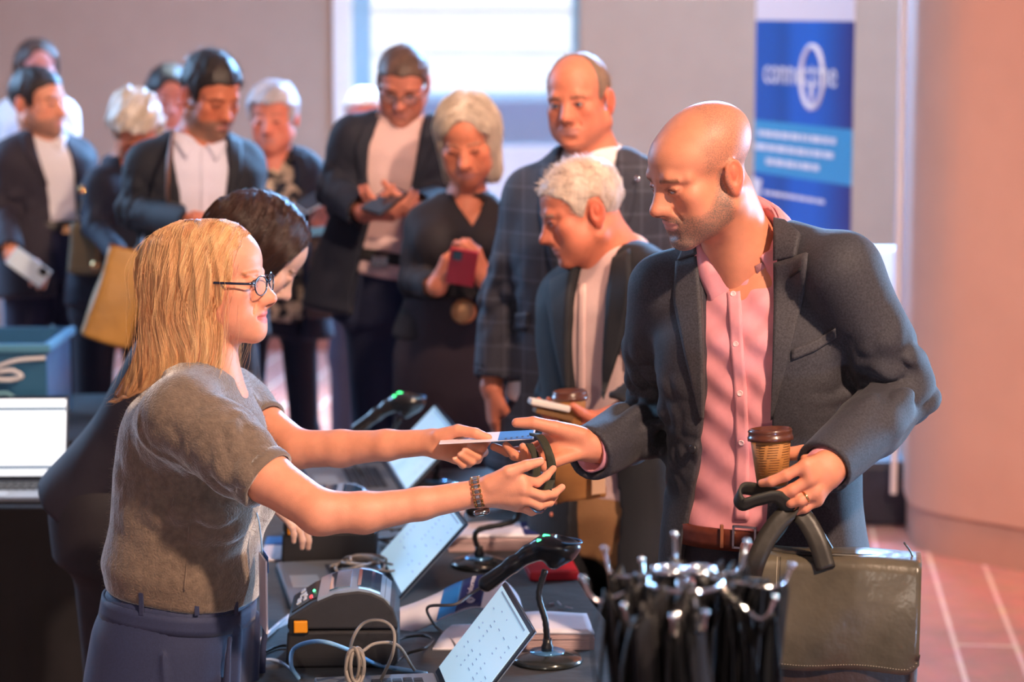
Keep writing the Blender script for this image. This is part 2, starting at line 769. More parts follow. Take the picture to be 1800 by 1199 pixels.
def drape(F, name, left, right, m, parent, thick=0.004, nu=24, nv=8, d0=3.0, off=0.0):
    """cloth piece on surface F between two pixel polylines (same direction)"""
    def rs(pl, n):
        pl = np.asarray(pl, float)
        t = np.concatenate([[0], np.cumsum(np.linalg.norm(np.diff(pl, axis=0), axis=1))])
        u = np.linspace(0, t[-1], n)
        return np.stack([np.interp(u, t, pl[:, 0]), np.interp(u, t, pl[:, 1])], 1)
    L_, R_ = rs(left, nu), rs(right, nu)
    G = L_[:, None, :] * (1 - np.linspace(0, 1, nv))[None, :, None] + R_[:, None, :] * np.linspace(0, 1, nv)[None, :, None]
    pts, hit = F.cast(G.reshape(-1, 2), d0)
    pts = pts.reshape(nu, nv, 3)
    hit = hit.reshape(nu, nv)
    # repair missed rays from neighbours
    if not hit.all():
        good = np.argwhere(hit)
        if len(good) == 0:
            return None
        for i, j in np.argwhere(~hit):
            g = good[np.argmin(((good - (i, j)) ** 2).sum(1))]
            q = pts[g[0], g[1]]
            dd = (q - CAM) @ FWD
            pts[i, j] = P(G[i, j, 0], G[i, j, 1], dd)
    g = F.grad(pts.reshape(-1, 3)).reshape(nu, nv, 3)
    return sheet(pts + g * off, thick, m, name, parent, g)


def strands(field, roots, dirs, steps, step, dirfn, off, r0, rng, stop=None, jitter=0.0, lenvar=0.25):
    """hair strands following a field surface; returns list of arrays"""
    n = len(roots)
    p = roots.copy()
    d = dirs.copy()
    path = [p.copy()]
    offs = off * rng.rand(n)
    ph = rng.rand(n) * 6.28
    for s in range(steps):
        t = s / steps
        g = field.grad(p, 0.003)
        want = dirfn(p, d, t)
        want = want - g * (want * g).sum(1)[:, None] * 0.9
        want /= np.linalg.norm(want, axis=1)[:, None] + 1e-9
        d = d * 0.45 + want * 0.55
        if jitter:
            d += np.stack([np.sin(ph + s * 0.5), np.cos(ph * 1.7 + s * 0.4), 0 * ph], 1) * jitter
        d /= np.linalg.norm(d, axis=1)[:, None] + 1e-9
        p = p + d * step
        dist = field.ev(p, False)
        g = field.grad(p, 0.003)
        p = p + g * np.clip(offs - dist, -0.006, 0.02)[:, None]
        path.append(p.copy())
    return np.stack(path, 1)


def strand_mesh(paths, r, name, m, parent, tint=None, lens=None):
    """paths (n, k, 3) -> three sided tapered tubes in one mesh; parent's hair"""
    n, k, _ = paths.shape
    if lens is not None:
        # resample each strand to its own length
        u = np.linspace(0, 1, k)[None, :] * lens[:, None] * (k - 1)
        i0 = np.clip(np.floor(u).astype(int), 0, k - 2)
        fr_ = (u - i0)[:, :, None]
        ar = np.arange(n)[:, None]
        paths = paths[ar, i0] * (1 - fr_) + paths[ar, i0 + 1] * fr_
    T = np.gradient(paths, axis=1)
    T /= np.linalg.norm(T, axis=2)[:, :, None] + 1e-9
    ref = np.array([0.3, 0.9, 0.2])
    N1 = np.cross(T, ref)
    N1 /= np.linalg.norm(N1, axis=2)[:, :, None] + 1e-9
    N2 = np.cross(T, N1)
    rad = r if np.ndim(r) else np.full(n, r)
    tp = (1 - np.linspace(0, 1, k) ** 3 * 0.85)[None, :, None] * rad[:, None, None]
    vs = []
    for a in range(3):
        an = a * 2.0944
        vs.append(paths + tp * (math.cos(an) * N1 + math.sin(an) * N2))
    V_ = np.stack(vs, 2).reshape(-1, 3)
    base = (np.arange(n)[:, None, None] * k + np.arange(k - 1)[None, :, None]) * 3
    a = np.arange(3)[None, None, :]
    b = (a + 1) % 3
    F_ = np.stack([base + a, base + b, base + 3 + b, base + 3 + a], -1).reshape(-1, 4)
    tt = None
    if tint is not None:
        tt = np.repeat(tint, k * 3, 0)
    return mesh_obj(name, V_, F_, m, parent, tint=tt)
# ------------------------------------------------------------------ the hall
M_wall = mat('wall_paint', srgb(172, 154, 142), 0.85, var=0.03, scale=6, bump=0.0006, bscale=180)
M_wall_warm = mat('column_paint', srgb(198, 152, 130), 0.85, var=0.03, scale=5, bump=0.0008, bscale=220)
M_plinth = mat('plinth_paint', srgb(182, 138, 118), 0.8, var=0.04, scale=10)
M_white = mat('white_plastic', (0.8, 0.8, 0.82), 0.4)


def carpet_mat():
    m = bpy.data.materials.new('patterned_carpet')
    m.use_nodes = True
    N, L = m.node_tree.nodes, m.node_tree.links
    b = N['Principled BSDF']
    b.inputs['Roughness'].default_value = 0.9
    b.inputs['Sheen Weight'].default_value = 0.3
    tcn = N.new('ShaderNodeTexCoord')
    mp = N.new('ShaderNodeMapping')
    mp.inputs['Rotation'].default_value = (0, 0, math.radians(-84))
    L.new(tcn.outputs['Object'], mp.inputs['Vector'])
    br = N.new('ShaderNodeTexBrick')
    br.offset = 0.5
    br.inputs['Scale'].default_value = 1.0
    br.inputs['Mortar Size'].default_value = 0.009
    br.inputs['Mortar Smooth'].default_value = 0.3
    br.inputs['Brick Width'].default_value = 2.6
    br.inputs['Row Height'].default_value = 0.19
    br.inputs['Color1'].default_value = (*srgb(168, 84, 66), 1)
    br.inputs['Color2'].default_value = (*srgb(182, 98, 78), 1)
    br.inputs['Mortar'].default_value = (*srgb(226, 186, 176), 1)
    L.new(mp.outputs[0], br.inputs['Vector'])
    nz = N.new('ShaderNodeTexNoise')
    nz.inputs['Scale'].default_value = 9
    nz.inputs['Detail'].default_value = 6
    L.new(tcn.outputs['Object'], nz.inputs['Vector'])
    mx = N.new('ShaderNodeMix')
    mx.data_type = 'RGBA'
    mx.blend_type = 'OVERLAY'
    mx.inputs['Factor'].default_value = 0.5
    L.new(br.outputs['Color'], mx.inputs['A'])
    L.new(nz.outputs['Color'], mx.inputs['B'])
    hs = N.new('ShaderNodeHueSaturation')
    hs.inputs['Saturation'].default_value = 0.9
    L.new(mx.outputs['Result'], hs.inputs['Color'])
    L.new(hs.outputs[0], b.inputs['Base Color'])
    n2 = N.new('ShaderNodeTexNoise')
    n2.inputs['Scale'].default_value = 400
    L.new(tcn.outputs['Object'], n2.inputs['Vector'])
    bp = N.new('ShaderNodeBump')
    bp.inputs['Distance'].default_value = 0.003
    L.new(n2.outputs['Fac'], bp.inputs['Height'])
    L.new(bp.outputs[0], b.inputs['Normal'])
    return m


YB = 14.1
o = MB().box((0, 5, -0.05), (16, 24, 0.1)).build('floor', carpet_mat(), origin=(0, 5, 0))
tag(o, kind='structure')
WX0, WX1 = PY(600, 300, YB)[0], PY(1018, 300, YB)[0]
mb = MB()
mb.box(((-7 + WX0) / 2, YB + 0.15, 2.3), (WX0 + 7, 0.3, 4.6))
mb.box(((7 + WX1) / 2, YB + 0.15, 2.3), (7 - WX1, 0.3, 4.6))
mb.box(((WX0 + WX1) / 2, YB + 0.15, 4.3), (WX1 - WX0, 0.3, 0.6))
tag(mb.build('wall_back', M_wall, origin=(0, YB, 0)), kind='structure')
tag(MB().box((-7.1, 7.5, 2.3), (0.2, 13.8, 4.6)).build('wall_left', M_wall, origin=(-7.1, 7.5, 0)), kind='structure')
tag(MB().box((7.1, 7.5, 2.3), (0.2, 13.8, 4.6)).build('wall_right', M_wall_warm, origin=(7.1, 7.5, 0)), kind='structure')
tag(MB().box((0, 5.2, 4.75), (14.4, 18.4, 0.3)).build('ceiling', M_wall, origin=(0, 5.2, 4.6)), kind='structure')
mb = MB()
mb.box(((-7 + WX0) / 2, YB - 0.012, 0.05), (WX0 + 7, 0.024, 0.1))
mb.box(((7 + WX1) / 2, YB - 0.012, 0.05), (7 - WX1, 0.024, 0.1))
tag(mb.build('baseboard_back', mat('skirting_paint', srgb(150, 92, 80), 0.6), origin=(0, YB, 0)), kind='structure')

# window
M_frame = mat('pale_blue_frame', srgb(150, 200, 232), 0.35, metal=0.1)
M_glass = mat('window_glass', (0.96, 0.98, 1.0), 0.02, alpha=0.12, spec=0.3)
W = tag(thing('window_1', ((WX0 + WX1) / 2, YB + 0.1, 0), None, None), kind='structure')
mb = MB()
fw = 0.055
mb.box((WX0 + 0.01, YB + 0.02, 2.0), (0.10, 0.10, 4.0))
mb.box((WX0 + 0.12, YB + 0.12, 2.0), (0.10, 0.06, 4.0), mi=1)
mb.box((WX1 - 0.02, YB + 0.12, 2.0), (0.05, 0.06, 4.0), mi=1)
mb.box(((WX0 + WX1) / 2, YB + 0.12, 0.06), (WX1 - WX0, 0.06, 0.12), mi=1)
mb.box(((WX0 + WX1) / 2, YB + 0.12, 3.97), (WX1 - WX0, 0.06, 0.06), mi=1)
mb.build('window_frame', [mat('white_frame', (0.85, 0.9, 0.95), 0.4), M_frame], W, bevel=0.006)
MB().box(((WX0 + WX1) / 2, YB + 0.13, 2.0), (WX1 - WX0 - 0.1, 0.008, 3.9)).build('pane', M_glass, W)

# outside the window
M_out1 = mat('outside_blue_wall', srgb(120, 170, 215), 0.8, var=0.1, scale=1.5)
M_out2 = mat('outside_lilac_wall', srgb(190, 190, 225), 0.8, var=0.06, scale=2)
M_brick = mat('outside_pale_wall', (0.92, 0.93, 0.95), 0.8, var=0.02, scale=3)
b_ = thing('building', (0, 22, 0), 'pale building with a blue lower wall standing outside the window', 'building')
mb = MB()
mb.box((0, 22.3, 4.5), (14, 0.4, 6.9))
for k in range(18):
    mb.box((0, 22.08, 1.4 + k * 0.38), (14, 0.05, 0.33))
mb.build('upper_wall', M_brick, b_)
MB().box((0, 21.85, 0.62), (14, 0.5, 1.25)).build('lower_wall', M_out1, b_)
MB().box((0, 21.7, 1.22), (14, 0.9, 0.06)).build('ledge', M_out1, b_)
tag(MB().box((0, 18.2, -0.06), (16, 7.6, 0.1)).build('ground', mat('outside_paving', srgb(190, 196, 225), 0.8), origin=(0, 18, 0)), kind='structure')
tag(MB().box((0.2, 19.4, 0.45), (12, 0.2, 0.9)).build('low_fence_wall', M_out2),
    'low lilac wall between the window and the pale building outside', 'wall')
lamp('outside_sun', 'SUN', (0, 12, 12), (0.3, 22, 1), 5.0, (0.95, 0.98, 1.0), 0.05)

# right hand column wall with plinth
c0 = PH(1597, 971, 0.0)
c0[2] = 0
cu = nrm(A(0.72, -0.68, 0))
cn = A(-cu[1], cu[0], 0)  # points away from camera
far = A(cu[1], -cu[0], 0)


def prism_z(pts, z0, z1, mb=None, mi=0):
    mb = mb or MB()
    return mb.prism([A(p[0], p[1], z0) for p in pts], (0, 0, z1 - z0), mi)


def colpoly(g):
    c = c0 - cu * g
    back = A(0.10, 0.995, 0)
    side = back * 1.3
    r = 0.22
    pts = [c + side]
    # rounded leading corner
    for k in range(9):
        t = k / 8
        a_ = c + back * r
        b2 = c
        c2 = c + cu * r
        pts.append((1 - t) ** 2 * a_ + 2 * t * (1 - t) * b2 + t * t * c2)
    e_ = c + cu * 2.6
    pts += [e_, e_ + A(1.0, 0.6, 0), c + side + A(2.6, 0, 0)]
    return [p - cn * g * (1 if i > 0 else 0) for i, p in enumerate(pts)]


cw = tag(thing('wall_column', c0, None, None), kind='structure')
prism_z(colpoly(0), 0.16, 4.6).build('column_face', M_wall_warm, cw)
prism_z(colpoly(-0.012), 0.0, 0.16).build('plinth', M_plinth, cw)
MB().tube([c0 + A(-0.012, 0.30, 0.16), c0 + A(-0.012, 0.30, 4.5)], 0.012, 8).build('corner_bead', mat('pale_bead', srgb(235, 222, 215), 0.5), cw)

# pull-up banner
bl, br = P(1326, 300, 10.35), P(1497, 300, 9.5)
bl[2] = br[2] = 0
bx = nrm(br - bl)
bw = np.linalg.norm(br - bl)
bn = nrm(np.cross(bx, A(0, 0, 1)))
if bn[1] > 0:
    bn = -bn
M_bw = mat('banner_white', srgb(228, 224, 235), 0.55)


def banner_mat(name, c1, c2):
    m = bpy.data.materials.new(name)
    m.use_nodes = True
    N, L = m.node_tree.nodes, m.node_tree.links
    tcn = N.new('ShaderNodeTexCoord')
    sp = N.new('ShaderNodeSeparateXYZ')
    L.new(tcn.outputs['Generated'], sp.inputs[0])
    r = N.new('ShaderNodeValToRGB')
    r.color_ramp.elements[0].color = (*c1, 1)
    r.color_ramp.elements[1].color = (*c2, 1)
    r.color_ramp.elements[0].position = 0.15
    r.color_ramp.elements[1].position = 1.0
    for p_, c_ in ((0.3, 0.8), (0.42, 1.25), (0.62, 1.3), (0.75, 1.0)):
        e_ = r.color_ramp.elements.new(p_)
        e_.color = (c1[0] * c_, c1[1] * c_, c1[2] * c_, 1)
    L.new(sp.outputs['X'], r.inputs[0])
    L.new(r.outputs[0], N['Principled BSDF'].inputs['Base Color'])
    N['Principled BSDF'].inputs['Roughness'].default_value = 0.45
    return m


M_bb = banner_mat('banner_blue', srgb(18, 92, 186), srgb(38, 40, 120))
M_bc = mat('banner_cyan', srgb(60, 160, 214), 0.5)
M_print = mat('banner_print', srgb(226, 232, 245), 0.6, emit=srgb(226, 232, 245), estr=0.0)


def bz(py_l):
    """height on banner at its left edge for a pixel row"""
    d = (bl - CAM) @ FWD
    return P(1326, py_l, 1.0)[2] * 0 + (CAM + (lambda r: r * (bl[1] / r[1]))(P(1326, py_l, 1.0) - CAM))[2]


z_top = 2.35
zw0 = bz(36)
zc0, zc1 = bz(211), bz(302)
ban = thing('pull_up_banner', (bl + br) / 2, 'tall blue pull-up banner with white ring logo against the back wall', 'banner')


def bpan(name, z0, z1, m, t=0.0):
    mb = MB()
    c = (bl + br) / 2 + A(0, 0, (z0 + z1) / 2) + bn * t
    mb.box(c, (bw, 0.004, z1 - z0), bx, bn, A(0, 0, 1))
    return mb.build(name, m, ban)


bpan('white_header', zw0, z_top, M_bw)
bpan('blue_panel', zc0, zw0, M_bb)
bpan('cyan_band', zc1, zc0, M_bc, 0.0)
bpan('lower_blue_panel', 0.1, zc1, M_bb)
MB().box((bl + br) / 2 + A(0, 0, 0.05), (bw + 0.04, 0.16, 0.1), bx, bn, A(0, 0, 1)).build('stand_base', mat('brushed_aluminium', (0.6, 0.6, 0.62), 0.35, 0.9), ban, bevel=0.01)
MB().tube([(bl + br) / 2 - bn * 0.03 + A(0, 0, 0.1), (bl + br) / 2 - bn * 0.03 + A(0, 0, z_top)], 0.012, 10).build('pole', MATS['brushed_aluminium'], ban)
MB().box((bl + br) / 2 + A(0, 0, z_top + 0.01), (bw + 0.01, 0.02, 0.03), bx, bn, A(0, 0, 1)).build('top_rail', MATS['brushed_aluminium'], ban, bevel=0.004)


def text_obj(name, s, loc, X, Y, size, m, parent, ext=0.001, align='LEFT', sx=1.0):
    fc = bpy.data.curves.new(name, 'FONT')
    fc.body = s
    fc.size = size
    fc.extrude = ext
    fc.align_x = align
    fc.resolution_u = 3
    fc.materials.append(m)
    o = bpy.data.objects.new(name, fc)
    col.objects.link(o)
    o.parent = parent
    X, Y = nrm(X), nrm(Y)
    Z = np.cross(X, Y)
    R_ = Matrix(((X[0] * sx, Y[0], Z[0]), (X[1] * sx, Y[1], Z[1]), (X[2] * sx, Y[2], Z[2]))).to_4x4()
    L_ = np.asarray(loc) - wloc(parent)
    me = bpy.data.meshes.new_from_object(o)
    bpy.data.objects.remove(o)
    me.transform(R_)
    me.update()
    o = link(name, me, None, parent)
    o.location = tuple(float(c) for c in L_)
    return o


def bpt(u, z, t=0.006):
    return bl + bx * (u * bw) + A(0, 0, z) + bn * t


zl = (bz(110) + bz(150)) / 2
text_obj('logo_text', 'connectme', bpt(0.10, zl - 0.035), bx, (0, 0, 1), 0.155, M_print, ban, ext=0.001, sx=0.98)
mb = MB()
ring = [bpt(0.61, zl) + bx * (0.10 * math.cos(a)) + A(0, 0, 0.125 * math.sin(a)) for a in np.linspace(0, 2 * math.pi, 49)]
mb.tube(ring, 0.011, 6, caps=False, flat=(1, 1))
mb.tube([bpt(0.61, zl - 0.03), bpt(0.61, zl - 0.118)], 0.009, 6)
mb.build('logo_ring', M_print, ban, smooth=True)
mb = MB()
rr = random.Random(3)
for li, (zz, u0, u1) in enumerate([(0.76, 0.05, 0.84), (0.50, 0.02, 0.82), (0.24, 0.14, 0.68)]):
    u = u0
    while u < u1:
        wd = rr.uniform(0.03, 0.12)
        wd = min(wd, u1 - u + 0.01)
        mb.box(bpt(u + wd / 2, zc1 + (zc0 - zc1) * zz, 0.005), (wd * bw, 0.002, 0.026), bx, bn, A(0, 0, 1))
        u += wd + 0.018
mb.build('slogan_lines', M_print, ban)
mb = MB()
zz = bz(335)
u = 0.12
while u < 0.74:
    wd = rr.uniform(0.03, 0.09)
    mb.box(bpt(u + wd / 2, zz, 0.005), (wd * bw, 0.002, 0.016), bx, bn, A(0, 0, 1))
    u += wd + 0.014
mb.build('address_line', M_print, ban)
mb = MB()
mb.prism([bpt(0.0, bz(312)), bpt(0.1, bz(314)), bpt(0.07, bz(348)), bpt(0.02, bz(348))], bn * 0.002)
mb.build('crest', M_print, ban)

# things behind the man: white screen panel and dark case on the floor
p = P(1545, 760, 10.6)
mb = MB()
mb.box((p[0] + 0.04, 10.9, 0.62), (0.55, 0.05, 0.62))
o = mb.build('display_board', mat('white_board', srgb(225, 232, 238), 0.4), bevel=0.02)
tag(o, 'low white board standing behind the man with the leather bag', 'board')
MB().box((p[0] + 0.04, 10.9, 0.16), (0.5, 0.03, 0.32)).build('board_leg', mat('dark_leg', (0.03, 0.03, 0.04), 0.5), o)
cs = thing('equipment_case', (PH(1562, 930, 0)[0], 9.40, 0), 'dark equipment case on the floor behind the man beside the column', 'case')
x_ = PH(1562, 930, 0)[0] - 0.03
M_case = mat('case_black', srgb(38, 42, 58), 0.5, var=0.2, scale=20)
MB().box((x_, 9.40, 0.13), (0.22, 0.4, 0.24)).build('case_body', M_case, cs, bevel=0.015)
MB().box((x_, 9.40, 0.255), (0.225, 0.405, 0.02)).build('lid', mat('case_lid', srgb(60, 64, 80), 0.4), cs, bevel=0.006)
MB().box((x_, 9.23, 0.02), (0.24, 0.02, 0.03)).build('edge_strip', mat('pale_strip', srgb(170, 190, 215), 0.3, 0.5), cs)
MB().tube(spline([(x_ - 0.05, 9.24, 0.16), (x_ - 0.04, 9.215, 0.16), (x_ + 0.04, 9.215, 0.16), (x_ + 0.05, 9.24, 0.16)], 4), 0.006, 6).build('handle', MATS['dark_leg'], cs, smooth=True)
# ------------------------------------------------------------------ registration desk
TH = 0.75
ra, rb = PH(1045, 1015, TH), PH(880, 797, TH)
tdir = nrm(rb - ra)          # along the table, away from camera
tx = A(tdir[1], -tdir[0], 0)  # to the right
rb = rb - tdir * 0.22 - tx * 0.045


def TP(px, py):
    return PH(px, py, TH)


M_cloth = mat('black_table_cloth', srgb(36, 32, 34), 0.7, var=0.25, scale=9, bump=0.0012, bscale=30, sheen=0.2)
M_cloth2 = mat('black_side_cloth', srgb(26, 24, 28), 0.9, var=0.2, scale=8, bump=0.001, bscale=200)


def cloth_table(name, corner_far_right, length, width, label, dirv, rx, m, wob_=0.0):
    c = corner_far_right
    root = thing(name, c - dirv * length / 2 - rx * width / 2 - A(0, 0, TH), label, 'table')
    # draped cloth: top and folded skirt in one mesh
    pts = []
    nL, nW = 60, 16
    per = []
    for i in range(nL):
        per.append(c - dirv * length * i / nL)
    for i in range(nW):
        per.append(c - dirv * length - rx * width * i / nW)
    for i in range(nL):
        per.append(c - dirv * length * (1 - i / nL) - rx * width)
    for i in range(nW):
        per.append(c - rx * width * (1 - i / nW))
    n = len(per)
    cen = c - dirv * length / 2 - rx * width / 2
    V_, F_ = [cen], []
    rings = [(-0.006, 0.0, -0.02), (0.0, 0.0, 0.0), (0.0, 0.004, 0.003), (-0.012, 0.006, 0.008)] + [(-0.012 - (TH - 0.03) * k / 10, 0.008 + 0.012 * k / 10, 0.010) for k in range(1, 11)]
    for ri, (dz, amp, out) in enumerate(rings):
        for i, p in enumerate(per):
            o_ = nrm(p - cen) * (out + amp * math.sin(i * 1.1 + 0.6 * math.sin(i * 0.37)))
            V_.append(p + o_ + A(0, 0, dz if ri else 0))
    for i in range(n):
        F_.append((0, 1 + i, 1 + (i + 1) % n))
    for r in range(len(rings) - 1):
        for i in range(n):
            a, b = 1 + r * n + i, 1 + r * n + (i + 1) % n
            F_.append((a, a + n, b + n, b))
    V_ = [v + A(0, 0, -0.001) for v in V_]
    o = mesh_obj('table_cloth', V_, F_, m, root)
    MB().box(cen - A(0, 0, 0.03), (length - 0.04, width - 0.04, 0.03), dirv, rx, A(0, 0, 1)).build('table_top', mat('board', (0.3, 0.25, 0.2), 0.6), root)
    for a in (0.44, -0.44):
        for b in (0.4, -0.4):
            q = cen + dirv * a * length + rx * b * width
            MB().tube([A(q[0], q[1], 0.0), A(q[0], q[1], TH - 0.05)], 0.016, 10).build('leg', mat('grey_steel', (0.3, 0.3, 0.32), 0.4, 0.8), root, smooth=True)
    return root


cloth_table('registration_table', rb, 4.4, 0.765, 'long black-clothed registration table carrying printers, laptops and scanners', tdir, tx, M_cloth)
lt = TP(180, 800)
cloth_table('side_table', A(lt[0] + 0.12, lt[1] + 0.25, TH), 1.9, 0.98, 'black-clothed side table under the open laptop at the left', A(1, 0, 0), A(0, 1, 0) * -1 * -1, M_cloth2) if False else None
# side table: its long side faces the camera
sl = TP(0, 893)
st = thing('side_table', (sl[0] - 0.25, sl[1] + 0.33, 0), 'black-clothed side table under the open laptop at the left', 'table')
mb = MB()
mb.box((sl[0] - 0.25, sl[1] + 0.36, TH - 0.02), (1.45, 0.72, 0.04))
mb.build('table_top', M_cloth2, st, bevel=0.008)
V_, F_ = [], []
nn = 90
for k in range(8):
    for i in range(nn + 1):
        a = 0.012 * math.sin(i * 0.55 + 0.8 * math.sin(i * 0.2)) * k / 7
        V_.append((sl[0] - 0.975 + 1.45 * i / nn, sl[1] - 0.003 - abs(a) - 0.01, TH - 0.002 - (TH - 0.03) * k / 7))
for k in range(7):
    for i in range(nn):
        F_.append((k * (nn + 1) + i, (k + 1) * (nn + 1) + i, (k + 1) * (nn + 1) + i + 1, k * (nn + 1) + i + 1))
mesh_obj('cloth_skirt', V_, F_, M_cloth2, st)
for sx_ in (-0.93, 0.43):
    for sy_ in (0.08, 0.66):
        MB().tube([A(sl[0] + sx_, sl[1] + sy_, 0), A(sl[0] + sx_, sl[1] + sy_, TH - 0.04)], 0.015, 8).build('leg', MATS['grey_steel'], st, smooth=True)

# ------------------------------------------------------------------ label printers
M_pr = mat('printer_dark', srgb(44, 42, 46), 0.55, var=0.08, scale=60, bump=0.0004, bscale=900)
M_pr2 = mat('printer_base', srgb(32, 30, 34), 0.6, bump=0.0004, bscale=900)
M_silver = mat('printer_silver', srgb(176, 190, 205), 0.3, 0.5)
M_win = mat('printer_window', srgb(50, 80, 105), 0.08, 0.0, coat=1.0)
M_orange = mat('orange_latch', srgb(238, 150, 20), 0.45)
M_black = mat('black_plastic', (0.012, 0.012, 0.014), 0.35)
M_led_r = mat('red_led', (0.8, 0.05, 0.05), 0.4, emit=(1, 0.05, 0.05), estr=2.0)
M_led_g = mat('green_led', (0.1, 0.8, 0.3), 0.4, emit=(0.1, 1, 0.35), estr=3.0)
M_key = mat('grey_key', srgb(200, 204, 212), 0.4)


def printer(px, py, label):
    c = TP(px, py)  # near bottom left corner
    X, Y = tx, tdir
    X = nrm(A(1.0, 0.03, 0))
    Y = A(-X[1], X[0], 0)
    root = thing('label_printer', c + X * 0.11 + Y * 0.09, label, 'printer', 'label printers on the registration table')

    def Q(x, y, z):
        return c + X * x + Y * y + A(0, 0, z)
    prof = [(0.004, 0.075), (0.216, 0.075), (0.216, 0.09), (0.208, 0.115), (0.190, 0.136), (0.165, 0.148), (0.14, 0.152), (0.095, 0.147), (0.05, 0.128), (0.006, 0.100)]
    MB().prism([Q(x, 0.0, z) for x, z in prof], Y * 0.178).build('upper_case', M_pr, root, bevel=0.006, seg=3)
    base = [(0.006, 0.0), (0.206, 0.0), (0.216, 0.012), (0.216, 0.073), (0.004, 0.073), (0.0, 0.012)]
    MB().prism([Q(x, 0.0, z) for x, z in base], Y * 0.178).build('lower_case', M_pr2, root, bevel=0.006, seg=3)

    def top(x0, x1, y0, y1, lift, name, m, t=0.002):
        xs = np.linspace(x0, x1, 8)
        px_, pz_ = [a[0] for a in prof[::-1]][:8], [a[1] for a in prof[::-1]][:8]
        zs = np.interp(xs, px_, pz_)
        pts = [Q(x, y0, z + lift) for x, z in zip(xs, zs)] + [Q(x, y0, z + lift - t * 3) for x, z in list(zip(xs, zs))[::-1]]
        return MB().prism(pts, Y * (y1 - y0)).build(name, m, root)
    top(0.062, 0.2, 0.002, 0.176, 0.0032, 'silver_cover', M_silver)
    top(0.084, 0.124, 0.022, 0.156, 0.0055, 'window', M_win)
    top(0.138, 0.182, 0.022, 0.156, 0.0055, 'window', M_win)
    cp = top(0.012, 0.060, 0.02, 0.158, 0.0028, 'control_panel', M_black)
    mb = MB()
    sl_ = nrm(X * 0.044 + A(0, 0, 0.028))
    up_ = np.cross(sl_, Y)
    up_ = up_ if up_[2] > 0 else -up_
    for i, (a, b, w_, h_) in enumerate([(0.024, 0.05, 0.010, 0.014), (0.036, 0.05, 0.008, 0.012), (0.024, 0.075, 0.010, 0.014), (0.036, 0.075, 0.008, 0.012), (0.030, 0.1, 0.014, 0.012), (0.028, 0.135, 0.01, 0.02)]):
        z = 0.1 + (a - 0.006) * 0.62 + 0.0055
        mb.box(Q(a, b, z), (w_, h_, 0.003), sl_, Y, up_)
    mb.build('keys', M_key, cp, bevel=0.001)
    MB().box(Q(0.048, 0.04, 0.1 + 0.042 * 0.62 + 0.005), (0.005, 0.012, 0.003), sl_, Y, up_).build('status_light', M_led_r, cp)
    MB().box(Q(0.052, 0.08, 0.1 + 0.045 * 0.62 + 0.005), (0.004, 0.008, 0.003), sl_, Y, up_).build('status_light', M_led_g, cp)
    mb = MB()
    mb.box(Q(0.030, -0.002, 0.083), (0.026, 0.014, 0.023), X, Y, A(0, 0, 1))
    mb.build('latch', M_orange, root, bevel=0.002)
    MB().box(Q(0.026, -0.0005, 0.083), (0.036, 0.004, 0.029), X, Y, A(0, 0, 1)).build('latch_recess', M_black, root)
    return root


printer(502, 1176, 'dark label printer with orange latch nearest the camera on the table')
printer(494, 994, 'dark label printer partly hidden under the blonde woman\'s elbow')

# ------------------------------------------------------------------ laptops
M_alu = mat('laptop_silver', srgb(150, 158, 170), 0.35, 0.7)
M_bez = mat('laptop_bezel', srgb(30, 40, 58), 0.3)
M_scr = mat('laptop_screen', srgb(180, 214, 236), 0.25, emit=srgb(176, 214, 240), estr=0.62)
M_scr2 = mat('bright_screen', srgb(230, 240, 250), 0.25, emit=srgb(240, 247, 255), estr=1.2)
M_ink = mat('screen_text', srgb(130, 160, 185), 0.5, emit=srgb(120, 150, 175), estr=0.35)
M_keys = mat('keyboard_keys', srgb(40, 44, 54), 0.5)


